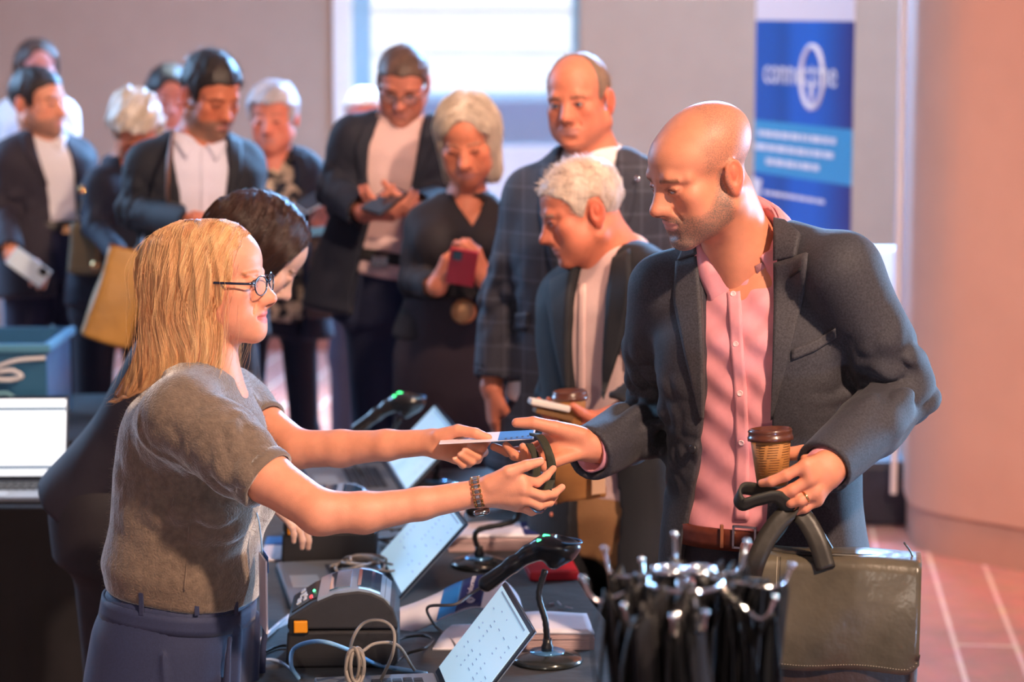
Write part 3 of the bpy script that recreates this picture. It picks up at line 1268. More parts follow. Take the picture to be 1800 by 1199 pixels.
def laptop(hinge_near, hinge_far, lean, label, face=-1, lidh=0.215, based=0.225, scr=None, bright=False, group='laptops on the registration table'):
    hn, hf = hinge_near, hinge_far
    Yd = nrm(hf - hn)
    Ln = np.linalg.norm(hf - hn)
    Xd = A(Yd[1], -Yd[0], 0) * (-face)     # direction behind the screen
    up = A(0, 0, 1)
    mid = (hn + hf) / 2
    root = thing('laptop', mid - Xd * based / 2, label, 'laptop', group)
    MB().box(mid - Xd * based / 2 + up * 0.008, (based, Ln, 0.014), Xd, Yd, up).build('keyboard_deck', M_alu, root, bevel=0.004)
    mb = MB()
    for r in range(5):
        for c_ in range(13):
            mb.box(mid - Xd * (0.035 + r * 0.0195) + Yd * ((c_ - 6) * 0.0215 + (r % 2) * 0.004) + up * 0.0165, (0.016, 0.018, 0.003), Xd, Yd, up)
    mb.build('keys', M_keys, root)
    MB().box(mid - Xd * (based - 0.048) + up * 0.0155, (0.062, 0.105, 0.001), Xd, Yd, up).build('touchpad', M_silver, root)
    ld = nrm(Xd * math.sin(lean) + up * math.cos(lean))
    nrmv = np.cross(Yd, ld)
    if nrmv @ Xd > 0:
        nrmv = -nrmv
    b0 = mid + up * 0.014 + Xd * 0.004
    MB().box(b0 + ld * lidh / 2, (lidh, Ln, 0.006), ld, Yd, nrmv).build('lid', M_bez, root, bevel=0.002)
    MB().box(b0 + ld * lidh / 2 - nrmv * 0.0035, (lidh, Ln, 0.002), ld, Yd, nrmv).build('lid_back', M_alu, root)
    s = MB().box(b0 + ld * (lidh / 2 + 0.002) + nrmv * 0.0036, (lidh - 0.022, Ln - 0.012, 0.001), ld, Yd, nrmv).build('screen', M_scr2 if bright else M_scr, root)
    mb = MB()
    rr = random.Random(int(Ln * 1e5) % 97)
    sgn = 1 if (np.cross(ld, nrmv) @ Yd) > 0 else -1
    if bright:
        for zt, hh in ((0.845, 0.010), (0.155, 0.008)):
            mb.box(b0 + ld * lidh * zt + nrmv * 0.0046, (hh * 1.2, Ln - 0.014, 0.0006), ld, Yd, nrmv)
        mb.box(b0 + ld * lidh * 0.62 + nrmv * 0.0046 + Yd * 0.02, (0.005, 0.014, 0.0006), ld, Yd, nrmv)
    else:
        for i in range(12):
            for c_ in range(5):
                if rr.random() < 0.5:
                    mb.box(b0 + ld * lidh * (0.84 - i * 0.052) + Yd * (-Ln * 0.36 + c_ * Ln * 0.17) + nrmv * 0.0046, (0.0022, rr.uniform(0.006, 0.02), 0.0004), ld, Yd, nrmv)
        mb.box(b0 + ld * lidh * 0.93 + nrmv * 0.0046 + Yd * 0.0, (0.004, Ln * 0.8, 0.0004), ld, Yd, nrmv)
    mb.build('screen_content', M_ink, s)
    return root


hf = TP(763, 1196)
laptop(hf - tdir * 0.36, hf, math.radians(38), 'open laptop nearest the camera with pale blue list on its screen', face=-1)
laptop(TP(698, 1065), TP(661, 993), math.radians(43), 'open laptop behind the nearest printer, screen leaning back to the right', face=-1)
laptop(TP(708, 880), TP(672, 820), math.radians(44), 'open laptop under the blonde woman\'s far forearm at the far end', face=-1)
# side table laptop faces the camera
lp = TP(0, 856)
laptop(A(lp[0] + 0.175, lp[1] + 0.01, TH), A(lp[0] - 0.18, lp[1], TH), math.radians(16), 'open laptop with white page on the side table at the left', face=-1 if True else 1, lidh=0.225, bright=True, group=None)

# ------------------------------------------------------------------ scanners on stands
M_blk = mat('scanner_black', (0.015, 0.014, 0.016), 0.28, coat=0.3)
M_base = mat('stand_base_gloss', srgb(60, 62, 60), 0.22, 0.5, coat=0.6)
M_ring = mat('stand_ring', srgb(110, 170, 220), 0.15, 0.7)


def scanner(base_px, head_px, sc, label):
    b = TP(*base_px)
    d_ = (b - CAM) @ FWD
    hd = P(head_px[0], head_px[1], d_ - 0.02)
    root = thing('scanner_stand', b, label[0], 'stand', 'scanner stands on the registration table')
    MB().lathe(b, [(0.068 * sc, 0.0), (0.070 * sc, 0.004), (0.062 * sc, 0.012), (0.035 * sc, 0.019), (0.033 * sc, 0.0195)], 40).build('base', M_base, root, smooth=True)
    MB().lathe(b, [(0.034 * sc, 0.018), (0.034 * sc, 0.021), (0.0, 0.0215)], 32).build('base_ring', M_ring, root, smooth=True)
    MB().lathe(b, [(0.012, 0.02), (0.012, 0.03), (0.009, 0.036), (0.009, 0.045)], 20).build('collar', M_black, root, smooth=True)
    top = hd + A(-0.015, 0, -0.045 * sc)
    pts = spline([b + A(0, 0, 0.03), b + A(-0.004, 0, 0.08), top + A(-0.012, 0, -0.05), top], 8)
    mb = MB()
    mb.tube(pts, [0.0068 if i % 2 else 0.0060 for i in range(len(pts))], 10)
    mb.build('gooseneck', M_black, root, smooth=True)
    cr = thing('barcode_scanner', hd, label[1], 'scanner', 'barcode scanners on the registration table')
    F = Field()
    xh = nrm(A(0.96, -0.2, -0.06))
    zh = nrm(A(0.08, 0, 1) - xh * (A(0.08, 0, 1) @ xh))
    yh = np.cross(zh, xh)
    fr = frame(hd, xh, yh, zh, sc)
    F.use(fr)
    F.ell((0.008, 0, 0.004), (0.046, 0.034, 0.020), 0.01)
    F.cap((0.02, 0, -0.006), (0.004, 0, -0.028), 0.026, 0.016, 0.015)
    F.cap((-0.01, 0, -0.004), (-0.045, 0, -0.018), 0.022, 0.017, 0.015)
    F.chain([(-0.045, 0, -0.018), (-0.075, 0, -0.042), (-0.125, 0, -0.086)], [0.017, 0.0155, 0.017], 0.01)
    F.ell((0.028, 0, 0.021), (0.026, 0.022, 0.012), 0.004, 's')
    v, f = F.mesh(0.0022 if sc > 0.9 else 0.003)
    mesh_obj('scanner_body', v, f, M_blk, cr)
    ringp = [to_world(fr, A(0.027 + 0.029 * math.cos(a), 0.026 * math.sin(a), 0.0155)) for a in np.linspace(0, 2 * math.pi, 33)]
    MB().tube(ringp, 0.0016, 6, caps=False).build('window_rim', M_ring, cr, smooth=True)
    g = MB()
    g.box(to_world(fr, A(-0.012, -0.006, 0.0215)), (0.016, 0.010, 0.005), xh, yh, zh)
    g.box(to_world(fr, A(-0.024, -0.018, 0.0135)), (0.010, 0.006, 0.006), xh, yh, zh)
    g.build('green_light', mat('green_scan_light', (0.1, 0.9, 0.4), 0.3, emit=(0.05, 1.0, 0.25), estr=5.0), cr, bevel=0.002)
    end = to_world(fr, A(-0.125, 0, -0.086))
    return cr, end, fr


s1, e1, f1 = scanner((962, 1163), (972, 962), 1.0, ('black gooseneck stand nearest the camera, on a round glossy base', 'black barcode scanner glowing green on the nearest gooseneck stand'))
s2, e2, f2 = scanner((842, 995), (925, 845), 0.95, ('black gooseneck stand beside the middle laptop', 'black barcode scanner hidden behind the blonde woman\'s hand'))
s3, e3, f3 = scanner((768, 858), (712, 706), 1.0, ('black gooseneck stand at the far end of the table', 'black barcode scanner with green light at the far end above her forearm'))
M_cblk = mat('cable_black', (0.02, 0.02, 0.022), 0.45)
M_cgry = mat('cable_grey', srgb(142, 132, 124), 0.5)
M_cblu = mat('cable_blue', srgb(120, 170, 215), 0.45)


def cable(name, pts, r, m, label, cat='cable', n=10, group=None):
    o = MB().tube(spline(pts, n), r, 8).build(name, m, smooth=True)
    return tag(o, label, cat, group)


def tpz(px, py, z=0.004):
    return PH(px, py, TH + z) 


MB().tube(spline([e1, e1 + A(-0.03, 0, -0.02), P(800, 1063, 4.65), P(752, 1068, 4.7), tpz(765, 1100, 0.01), tpz(792, 1125), tpz(806, 1145)], 8), 0.003, 8).build('cord', mat('cord_grey', srgb(90, 84, 84), 0.5), s1, smooth=True)
MB().tube(spline([e3, e3 + A(-0.04, 0, -0.05), tpz(640, 842, 0.01), tpz(600, 846)], 8), 0.003, 8).build('cord', M_cblk, s3, smooth=True)

cable('network_cable', [tpz(526, 1195), tpz(512, 1170, 0.03), tpz(518, 1140, 0.045), P(560, 1128, 4.4), P(610, 1142, 4.42), tpz(660, 1168, 0.01), tpz(700, 1176), tpz(750, 1185)], 0.0042, M_cblu, 'pale blue network cable looping in front of the nearest printer')
cable('power_cable', [tpz(448, 1158), tpz(480, 1140), tpz(505, 1136), tpz(520, 1150, 0.006)], 0.003, M_cblk, 'black cable running left from under the nearest printer')
cable('thin_cable', [tpz(440, 1172), tpz(470, 1160, 0.01), tpz(500, 1168), tpz(526, 1190)], 0.0035, mat('cable_sleeve', srgb(130, 150, 185), 0.4), 'braided grey blue cable beside the blonde woman\'s trousers')
cable('usb_cable', [tpz(668, 1199, 0.01), P(690, 1150, 4.42), P(692, 1110, 4.42), P(672, 1092, 4.42), P(640, 1096, 4.42), P(618, 1130, 4.42), tpz(608, 1199, 0.012)], 0.0032, M_cgry, 'beige usb cable looping high over the side of the nearest printer')
cable('beige_lead', [P(632, 1150, 4.40), P(660, 1132, 4.42), P(700, 1136, 4.45), tpz(730, 1180, 0.005), tpz(760, 1199)], 0.0032, M_cgry, 'beige lead arching right from the tied bundle')
bun = []
for k in range(60):
    a = k * 0.62
    bun.append(P(624 + 12 * math.cos(a) + 5 * math.sin(k * 0.21), 1172 + 30 * math.sin(a) + 3 * math.cos(k * 0.5), 4.38 + 0.01 * math.sin(k * 0.9)))
cable('tied_cable_bundle', bun, 0.0034, M_cgry, 'tied bundle of beige cable at the front of the nearest printer', n=3)
coil = []
for k in range(70):
    a = k * 0.5
    c_ = tpz(636 + 18 * math.sin(k * 0.13), 992, 0.035 + 0.01 * math.sin(k * 1.3))
    coil.append(c_ + A((0.05 + 0.01 * math.sin(k * 0.7)) * math.cos(a), (0.05 + 0.008 * math.cos(k * 0.4)) * math.sin(a), 0.01 * math.sin(k * 0.37)))
cable('coiled_cable', coil, 0.003, M_cgry, 'coiled grey cable beside the middle laptop', n=3)
coil = []
for k in range(40):
    a = k * 0.55
    c_ = tpz(690 + k * 0.8, 948, 0.016)
    coil.append(c_ + A(0.055 * math.cos(a), 0.05 * math.sin(a), 0.014 * math.sin(k * 0.37)))
cable('black_coiled_cable', coil, 0.0028, M_cblk, 'black cable coiled between the middle printer and laptop', n=3)
cable('plug_cable', [tpz(690, 1170), tpz(715, 1150, 0.01), tpz(745, 1140, 0.02), tpz(760, 1125, 0.015), tpz(745, 1118, 0.01), tpz(715, 1120, 0.01), tpz(695, 1128, 0.01)], 0.0032, M_cblk, 'black plug cable looping behind the nearest printer')
for k, (a, b) in enumerate([((548, 842), (600, 836)), ((556, 832), (612, 846))]):
    cable('far_cable', [tpz(*a), tpz((a[0] + b[0]) / 2, a[1] - 8, 0.01), tpz(*b)], 0.003, M_cblk, ['black cable lying furthest left beyond her far forearm', 'black cable crossing it beyond her far forearm'][k])

# ------------------------------------------------------------------ paper: badge stacks and fanfold strips
M_paper = mat('paper_white', srgb(228, 222, 232), 0.7, var=0.03, scale=20)
M_edge = mat('paper_edges', srgb(196, 166, 166), 0.8, var=0.12, scale=8, stretch=(0.4, 0.4, 60))
M_pbl = mat('print_blue', srgb(30, 110, 190), 0.5)
M_pnv = mat('print_navy', srgb(28, 34, 92), 0.5)


def paper_stack(pl, pr, depth, hgt, label, blue=None):
    a, b = TP(*pl), TP(*pr)
    X = nrm(b - a)
    Y = A(-X[1], X[0], 0)
    L_ = np.linalg.norm(b - a)
    root = thing('paper_stack', (a + b) / 2 + Y * depth / 2, label, 'paper stack', 'stacks of badge paper on the table')
    mb = MB()
    rr = random.Random(5)
    for k in range(9):
        j = rr.uniform(-0.0015, 0.0015)
        mb.box((a + b) / 2 + Y * (depth / 2 + j) + X * j + A(0, 0, hgt * (k + 0.5) / 9), (L_, depth, hgt / 9 - 0.0006), X, Y, A(0, 0, 1))
    mb.build('sheets', M_edge, root)
    # top sheet sags a little
    n = 16
    G = np.zeros((n, 6, 3))
    for i in range(n):
        for j in range(6):
            u, v = i / (n - 1), j / 5
            G[i, j] = a + X * L_ * u + Y * depth * v + A(0, 0, hgt + 0.001 + 0.006 * math.sin(u * 3.0) ** 2 * (0.4 + 0.6 * v))
    sheet(G, 0.0008, M_paper, 'top_sheet', root, np.tile(A(0, 0, 1), (n, 6, 1)))
    if blue:
        u0, u1 = blue
        c_ = a + X * L_ * (u0 + u1) / 2 + Y * depth / 2 + A(0, 0, hgt + 0.0045)
        MB().box(c_, (L_ * (u1 - u0), depth * 0.96, 0.003), X, Y, A(0, 0, 1)).build('printed_patch', M_pnv, root)
        MB().lathe(c_ + A(0, 0, 0.0015), [(0.014, 0.0), (0.014, 0.001), (0.008, 0.0012), (0.008, 0.0)], 20).build('logo_mark', M_paper, root)
    return root


paper_stack((868, 1146), (1044, 1143), 0.15, 0.034, 'stack of white paper on the table beside the nearest scanner stand', None)
paper_stack((788, 971), (952, 968), 0.14, 0.033, 'stack of white paper behind the middle scanner stand', (0.82, 1.0))


def ribbon(name, ctr, wdir, width, label, m=None, patches=(), n=12, parent=None, cat='paper'):
    c_ = spline(ctr, n)
    nn_ = len(c_)
    wd = wdir if callable(wdir) else (lambda t: np.asarray(wdir, float))
    G = np.zeros((nn_, 5, 3))
    O = np.zeros((nn_, 5, 3))
    for i, p in enumerate(c_):
        t = i / (nn_ - 1)
        W_ = nrm(wd(t))
        T_ = nrm(c_[min(i + 1, nn_ - 1)] - c_[max(i - 1, 0)])
        N_ = nrm(np.cross(T_, W_))
        if N_[2] < 0:
            N_ = -N_
        for j in range(5):
            G[i, j] = p + W_ * width * (j / 4 - 0.5)
            O[i, j] = N_
    o = sheet(G, 0.0006, m or M_paper, name, parent, O)
    if label:
        tag(o, label, cat)
    for (t0, t1, mm, nm) in patches:
        i0, i1 = int(t0 * (nn_ - 1)), int(t1 * (nn_ - 1)) + 1
        sheet(G[i0:i1] + O[i0:i1] * 0.0014, 0.0006, mm, nm, o, O[i0:i1])
    return o, G, O


wd_ = A(0.15, 0.75, 0.52)
o, G, O = ribbon('badge_strip', [P(690, 1098, 4.93), P(725, 1086, 4.93), P(763, 1070, 4.93), P(797, 1053, 4.93), P(838, 1040, 4.93), P(876, 1046, 4.93), P(903, 1072, 4.92), P(912, 1098, 4.91)], wd_, 0.085,
                 'white fanfold badge strip with blue printed ends curling from the nearest printer', patches=((0.34, 0.47, M_pbl, 'blue_print'), (0.47, 0.63, M_pnv, 'navy_print')))
i_ = int(0.55 * (len(G) - 1))
pc = G[i_, 1] + O[i_, 1] * 0.004
Xt = nrm(G[i_, 4] - G[i_, 0])
Yt = -nrm(G[i_ + 1, 2] - G[i_, 2])
text_obj('printed_name', 'informa', pc + Xt * 0.012, Xt, nrm(np.cross(O[i_, 1], Xt)), 0.016, M_paper, o, ext=0.0003)
sp = [pc - Xt * 0.004 + (0.002 + 0.00028 * k) * (math.cos(k * 0.7) * Xt + math.sin(k * 0.7) * nrm(np.cross(O[i_, 1], Xt))) for k in range(26)]
MB().tube(sp, 0.0007, 5).build('spiral_logo', M_paper, o, smooth=True)
ribbon('paper_strip', [P(420, 1160, 4.55), tpz(455, 1128, 0.02), tpz(490, 1098, 0.008), tpz(520, 1082, 0.004)], A(0.2, 0.95, 0.1), 0.1, 'white paper strip curling beside the blonde woman\'s hip')
ribbon('paper_loop', [tpz(770, 932, 0.004), tpz(800, 928, 0.01), P(812, 905, 5.75), P(812, 880, 5.8), P(795, 872, 5.85)], A(0.1, 1, 0), 0.09, 'white paper loop rising behind the middle laptop')
ribbon('folded_sheet', [tpz(805, 1140, 0.003), tpz(822, 1112, 0.008), tpz(838, 1098, 0.012)], A(1, 0.1, 0), 0.10, 'white folded sheet lying behind the nearest laptop')
ribbon('blue_form', [tpz(478, 985, 0.003), tpz(486, 962, 0.006), tpz(492, 945, 0.008)], A(1, 0, 0), 0.06, 'white form with a blue heading lying beside the middle printer', patches=((0.6, 1.0, M_pbl, 'blue_heading'),))
for k, (a, b) in enumerate([((966, 1062), (974, 1061)), ((980, 1058), (986, 1064)), ((994, 1067), (1006, 1070))]):
    o = MB().tube([tpz(*a, 0.002), tpz(*b, 0.003)], 0.0015, 5).build('paper_scrap', M_paper)
    tag(o, ['leftmost tiny white paper scrap on the bare table cloth', 'middle tiny curled white scrap on the bare table cloth', 'rightmost tiny white paper scrap on the bare table cloth'][k], 'scrap')
# red folder seen past the scanner
c_ = PH(985, 1003, TH + 0.01)
o = MB().box(c_ + A(-0.02, 0.0, 0), (0.11, 0.12, 0.02), nrm(A(1, 0.1, 0)), nrm(A(-0.1, 1, 0)), A(0, 0, 1)).build('red_folder', mat('red_card', srgb(200, 30, 42), 0.5), bevel=0.003)
tag(o, 'red folder lying at the table edge behind the green-lit scanner', 'folder')

# ------------------------------------------------------------------ blue crate with cable on the side table, further back
cp_ = P(30, 715, 7.3)
cr = thing('blue_crate', (cp_[0], cp_[1], TH), 'blue plastic crate on the side table behind the laptop', 'crate')
M_tub = mat('blue_tub', srgb(52, 104, 140), 0.35, var=0.12, scale=6)
zt = P(30, 603, 7.3)[2]
zt2 = P(30, 722, 7.3)[2]
X0, X1 = P(-60, 650, 7.3)[0], P(84, 650, 7.3)[0]
yb_ = cp_[1]
sb = MB()
sb.box(((X0 + X1) / 2 - 0.2, yb_ + 0.3, (zt2 - 0.06) / 1 - 0.03), (1.0, 0.9, 0.04))
t2 = thing('rear_table', ((X0 + X1) / 2 - 0.2, yb_ + 0.3, 0), 'dark low table under the blue crate', 'table')
sb.build('table_top', M_cloth2, t2)
MB().box(((X0 + X1) / 2 - 0.2, yb_ + 0.3, (zt2 - 0.1) / 2), (0.98, 0.88, zt2 - 0.1)).build('cloth_skirt', M_cloth2, t2)
cr.location = ((X0 + X1) / 2, yb_ + 0.2, zt2 - 0.07)
mb = MB()
hx = (X1 - X0) / 2
cx_ = (X0 + X1) / 2
z0_ = zt2 - 0.065
mb.box((cx_, yb_ + 0.006, (z0_ + zt) / 2), (2 * hx, 0.012, zt - z0_))
mb.box((cx_, yb_ + 0.39, (z0_ + zt) / 2), (2 * hx, 0.012, zt - z0_))
mb.box((X0 + 0.006, yb_ + 0.2, (z0_ + zt) / 2), (0.012, 0.39, zt - z0_))
mb.box((X1 - 0.006, yb_ + 0.2, (z0_ + zt) / 2), (0.012, 0.39, zt - z0_))
mb.box((cx_, yb_ + 0.2, z0_ + 0.006), (2 * hx, 0.39, 0.012))
mb.build('tub', M_tub, cr, bevel=0.004)
mb = MB()
mb.box((cx_, yb_ - 0.008, zt - 0.012), (2 * hx + 0.03, 0.02, 0.025))
mb.box((X1 + 0.006, yb_ + 0.2, zt - 0.012), (0.02, 0.42, 0.025))
mb.build('rim', mat('tub_rim', srgb(90, 150, 180), 0.35), cr, bevel=0.004)
cable('white_handle_cord', [P(-8, 646, 7.25), P(30, 634, 7.25), P(80, 630, 7.27)], 0.006, M_white, 'upper white cord stretched across the front of the blue crate')
cable('looped_white_cord', [P(-8, 655, 7.24), P(20, 652, 7.24), P(38, 662, 7.24), P(20, 668, 7.24), P(-8, 668, 7.24)], 0.007, M_white, 'looped white cord on the front of the blue crate below the stretched one')
cable('lower_cord', [P(-8, 694, 7.24), P(12, 692, 7.24), P(28, 705, 7.24), P(12, 713, 7.24), P(-8, 712, 7.24)], 0.005, mat('cord_pale', srgb(140, 200, 215), 0.4), 'pale cord loop low on the front of the blue crate')

# ------------------------------------------------------------------ lanyard rack
M_chr = mat('chrome', (0.85, 0.86, 0.88), 0.06, 1.0)
M_lan = mat('black_lanyard', srgb(20, 19, 22), 0.5, var=0.3, scale=30)
RD = 2.9
rc = P(1205, 1020, RD)
rk = thing('lanyard_rack', (rc[0], rc[1], TH), 'chrome lanyard rack with upturned arms in the near right foreground', 'rack')
MB().lathe(A(rc[0], rc[1], TH), [(0.10, 0), (0.10, 0.008), (0.02, 0.012), (0.011, 0.02), (0.011, rc[2] - TH)], 28).build('pole', M_chr, rk, smooth=True)
mb = MB()
for dx in (-0.018, 0.018):
    rg = [rc + A(dx + 0.016 * math.cos(a), 0.016 * math.sin(a), 0.012 + 0.0 * a) for a in np.linspace(0, 2 * math.pi, 25)]
    mb.tube(rg, 0.004, 8, caps=False)
rg = [rc + A(0.045 * math.cos(a), 0.045 * math.sin(a), -0.004) for a in np.linspace(0, 2 * math.pi, 33)]
mb.tube(rg, 0.0035, 8, caps=False)
mb.build('hub_rings', M_chr, rk, smooth=True)
arms_px = [((1062, 965), 0.05), ((1025, 1018), 0.0), ((1186, 940), 0.12), ((1313, 953), 0.08), ((1392, 994), 0.02), ((1362, 1050), -0.04), ((1097, 1065), -0.08), ((1240, 1078), -0.12), ((1128, 985), 0.10), ((1290, 1012), 0.13), ((1182, 1085), -0.10), ((1150, 1000), 0.14)]
ends = []
for (ex, ey), dd in arms_px:
    tip = P(ex, ey, RD + dd)
    base = rc + nrm(A(tip[0] - rc[0], tip[1] - rc[1], 0)) * 0.04
    drop = min(tip[2] - 0.022, rc[2] - 0.002)
    mid = A(base[0] * 0.35 + tip[0] * 0.65, base[1] * 0.35 + tip[1] * 0.65, drop - 0.004)
    knee = A(base[0] * 0.12 + tip[0] * 0.88, base[1] * 0.12 + tip[1] * 0.88, drop)
    pts = spline([base, mid, knee, tip], 6)
    mb = MB()
    mb.tube(pts, 0.0022, 8)
    a_ = mb.build('arm', M_chr, rk, smooth=True)
    MB().lathe(tip - A(0, 0, 0.004), [(0.0005, -0.001), (0.0035, 0.001), (0.0045, 0.004), (0.0035, 0.007), (0.0005, 0.009)], 12).build('ball_tip', M_chr, a_, smooth=True)
    ends.append((base, mid, knee))
rr = random.Random(11)
li = 0
for ai, (base, mid, knee) in enumerate(ends):
    for j in range(6):
        t = 0.15 + 0.155 * j + rr.uniform(-0.03, 0.03)
        p_ = base * (1 - t) + mid * t if t < 0.8 else mid * 0.4 + knee * 0.6
        p_ = p_ + A(0, 0, 0.004)
        od = nrm(A(knee[0] - base[0], knee[1] - base[1], 0))
        side = A(-od[1], od[0], 0)
        Lh = rr.uniform(0.40, 0.47)
        wv = rr.uniform(0, 6)
        ctr = []
        sep = rr.uniform(0.010, 0.02)
        for k in range(9):
            u = k / 8
            ctr.append(p_ + side * (sep * (1 - (1 - u) ** 3) + 0.006 * math.sin(u * 6 + wv)) + od * 0.012 * math.sin(u * 4 + wv) + A(0, 0, -Lh * u))
        left = [p_ - side * (sep * (1 - (1 - k / 8) ** 3)) + side * 0.006 * math.sin(k / 8 * 5 + wv + 1) - od * 0.01 * math.sin(k * 0.5 + wv) + A(0, 0, -Lh * k / 8) for k in range(8, 0, -1)]
        path = left + ctr
        path = spline(path, 3)
        mb = MB()
        mb.tube(path, 0.0115, 8, flat=(1.0, 0.10), up=(0.3, 0.1, 1) if False else None)
        o = mb.build('lanyard', M_lan, smooth=True)
        tag(o, 'black lanyard hanging in the dense bunch from the chrome rack', 'lanyard', 'black lanyards hanging on the chrome rack')
        if j == 1:
            z_ = path[len(path) // 2]
            MB().box(path[-1] + A(0, 0, -0.01), (0.012, 0.005, 0.03)).build('clip', M_chr, o, bevel=0.001)
        li += 1
# ------------------------------------------------------------------ people toolkit
def P(px, py, d):
    """world point seen at a pixel, on the upright plane that is d metres in front of the camera at waist height"""
    r = FWD + (px - 900.0) / FPX * RGT + (600.0 - py) / FPX * UPV
    return CAM + r * (((d - 0.102) / 0.991) / r[1])



M_skin = mat('skin', (0.6, 0.35, 0.25), 0.47, attr='tint', var=0.05, scale=60, bump=0.00035, bscale=700, sss=0.06, spec=0.4)
def _stubble(m):
    N, L = m.node_tree.nodes, m.node_tree.links
    b = N['Principled BSDF']
    old = b.inputs['Base Color'].links[0].from_socket
    at = [n for n in N if n.bl_idname == 'ShaderNodeAttribute'][0]
    tcn = N.new('ShaderNodeTexCoord')
    nz = N.new('ShaderNodeTexNoise')
    nz.inputs['Scale'].default_value = 420
    nz.inputs['Detail'].default_value = 3
    L.new(tcn.outputs['Object'], nz.inputs['Vector'])
    iv = N.new('ShaderNodeMath')
    iv.operation = 'SUBTRACT'
    iv.inputs[0].default_value = 1.0
    L.new(at.outputs['Alpha'], iv.inputs[1])
    ad = N.new('ShaderNodeMath')
    ad.operation = 'MULTIPLY_ADD'
    L.new(nz.outputs['Fac'], ad.inputs[0])
    ad.inputs[1].default_value = 1.6
    ad.inputs[2].default_value = -0.8
    a2 = N.new('ShaderNodeMath')
    a2.operation = 'MULTIPLY_ADD'
    L.new(ad.outputs[0], a2.inputs[0])
    a2.inputs[1].default_value = 1.0
    L.new(iv.outputs[0], a2.inputs[2])
    m3 = N.new('ShaderNodeMath')
    m3.operation = 'MULTIPLY'
    m3.use_clamp = True
    L.new(a2.outputs[0], m3.inputs[0])
    st = N.new('ShaderNodeMath')
    st.operation = 'MULTIPLY'
    st.use_clamp = True
    L.new(iv.outputs[0], st.inputs[0])
    st.inputs[1].default_value = 4.0
    L.new(st.outputs[0], m3.inputs[1])
    mx = N.new('ShaderNodeMix')
    mx.data_type = 'RGBA'
    L.new(m3.outputs[0], mx.inputs['Factor'])
    L.new(old, mx.inputs['A'])
    mx.inputs['B'].default_value = (*srgb(104, 92, 84), 1)
    L.new(mx.outputs['Result'], b.inputs['Base Color'])


_stubble(M_skin)
M_hair = mat('hair', (0.2, 0.1, 0.05), 0.45, attr='tint', var=0.22, scale=160, bump=0.0012, bscale=420, spec=0.5, stretch=(1, 1, 0.12))
M_strand = mat('hair_strand', (0.2, 0.1, 0.05), 0.38, attr='tint', spec=0.6)
M_eyew = mat('eye_white', (0.42, 0.38, 0.37), 0.12, spec=0.6)
M_iris = mat('iris', (0.10, 0.16, 0.22), 0.1)
M_pupil = mat('pupil', (0.004, 0.004, 0.004), 0.05)


def hframe(H, yaw, pitch=0, roll=0, s=1.0):
    ps, ph, ro = map(math.radians, (yaw, pitch, roll))
    f = A(math.sin(ps) * math.cos(ph), -math.cos(ps) * math.cos(ph), -math.sin(ph))
    y = -f
    x = A(math.cos(ps), math.sin(ps), 0)
    z = np.cross(x, y)
    x2 = x * math.cos(ro) + z * math.sin(ro)
    z2 = np.cross(x2, y)
    return frame(H, x2, y, z2, s)


def tframe(pel, neck, yaw):
    z = nrm(np.asarray(neck) - np.asarray(pel))
    x = A(math.cos(math.radians(yaw)), math.sin(math.radians(yaw)), 0)
    x = nrm(x - z * (x @ z))
    return frame(pel, x, np.cross(z, x), z)


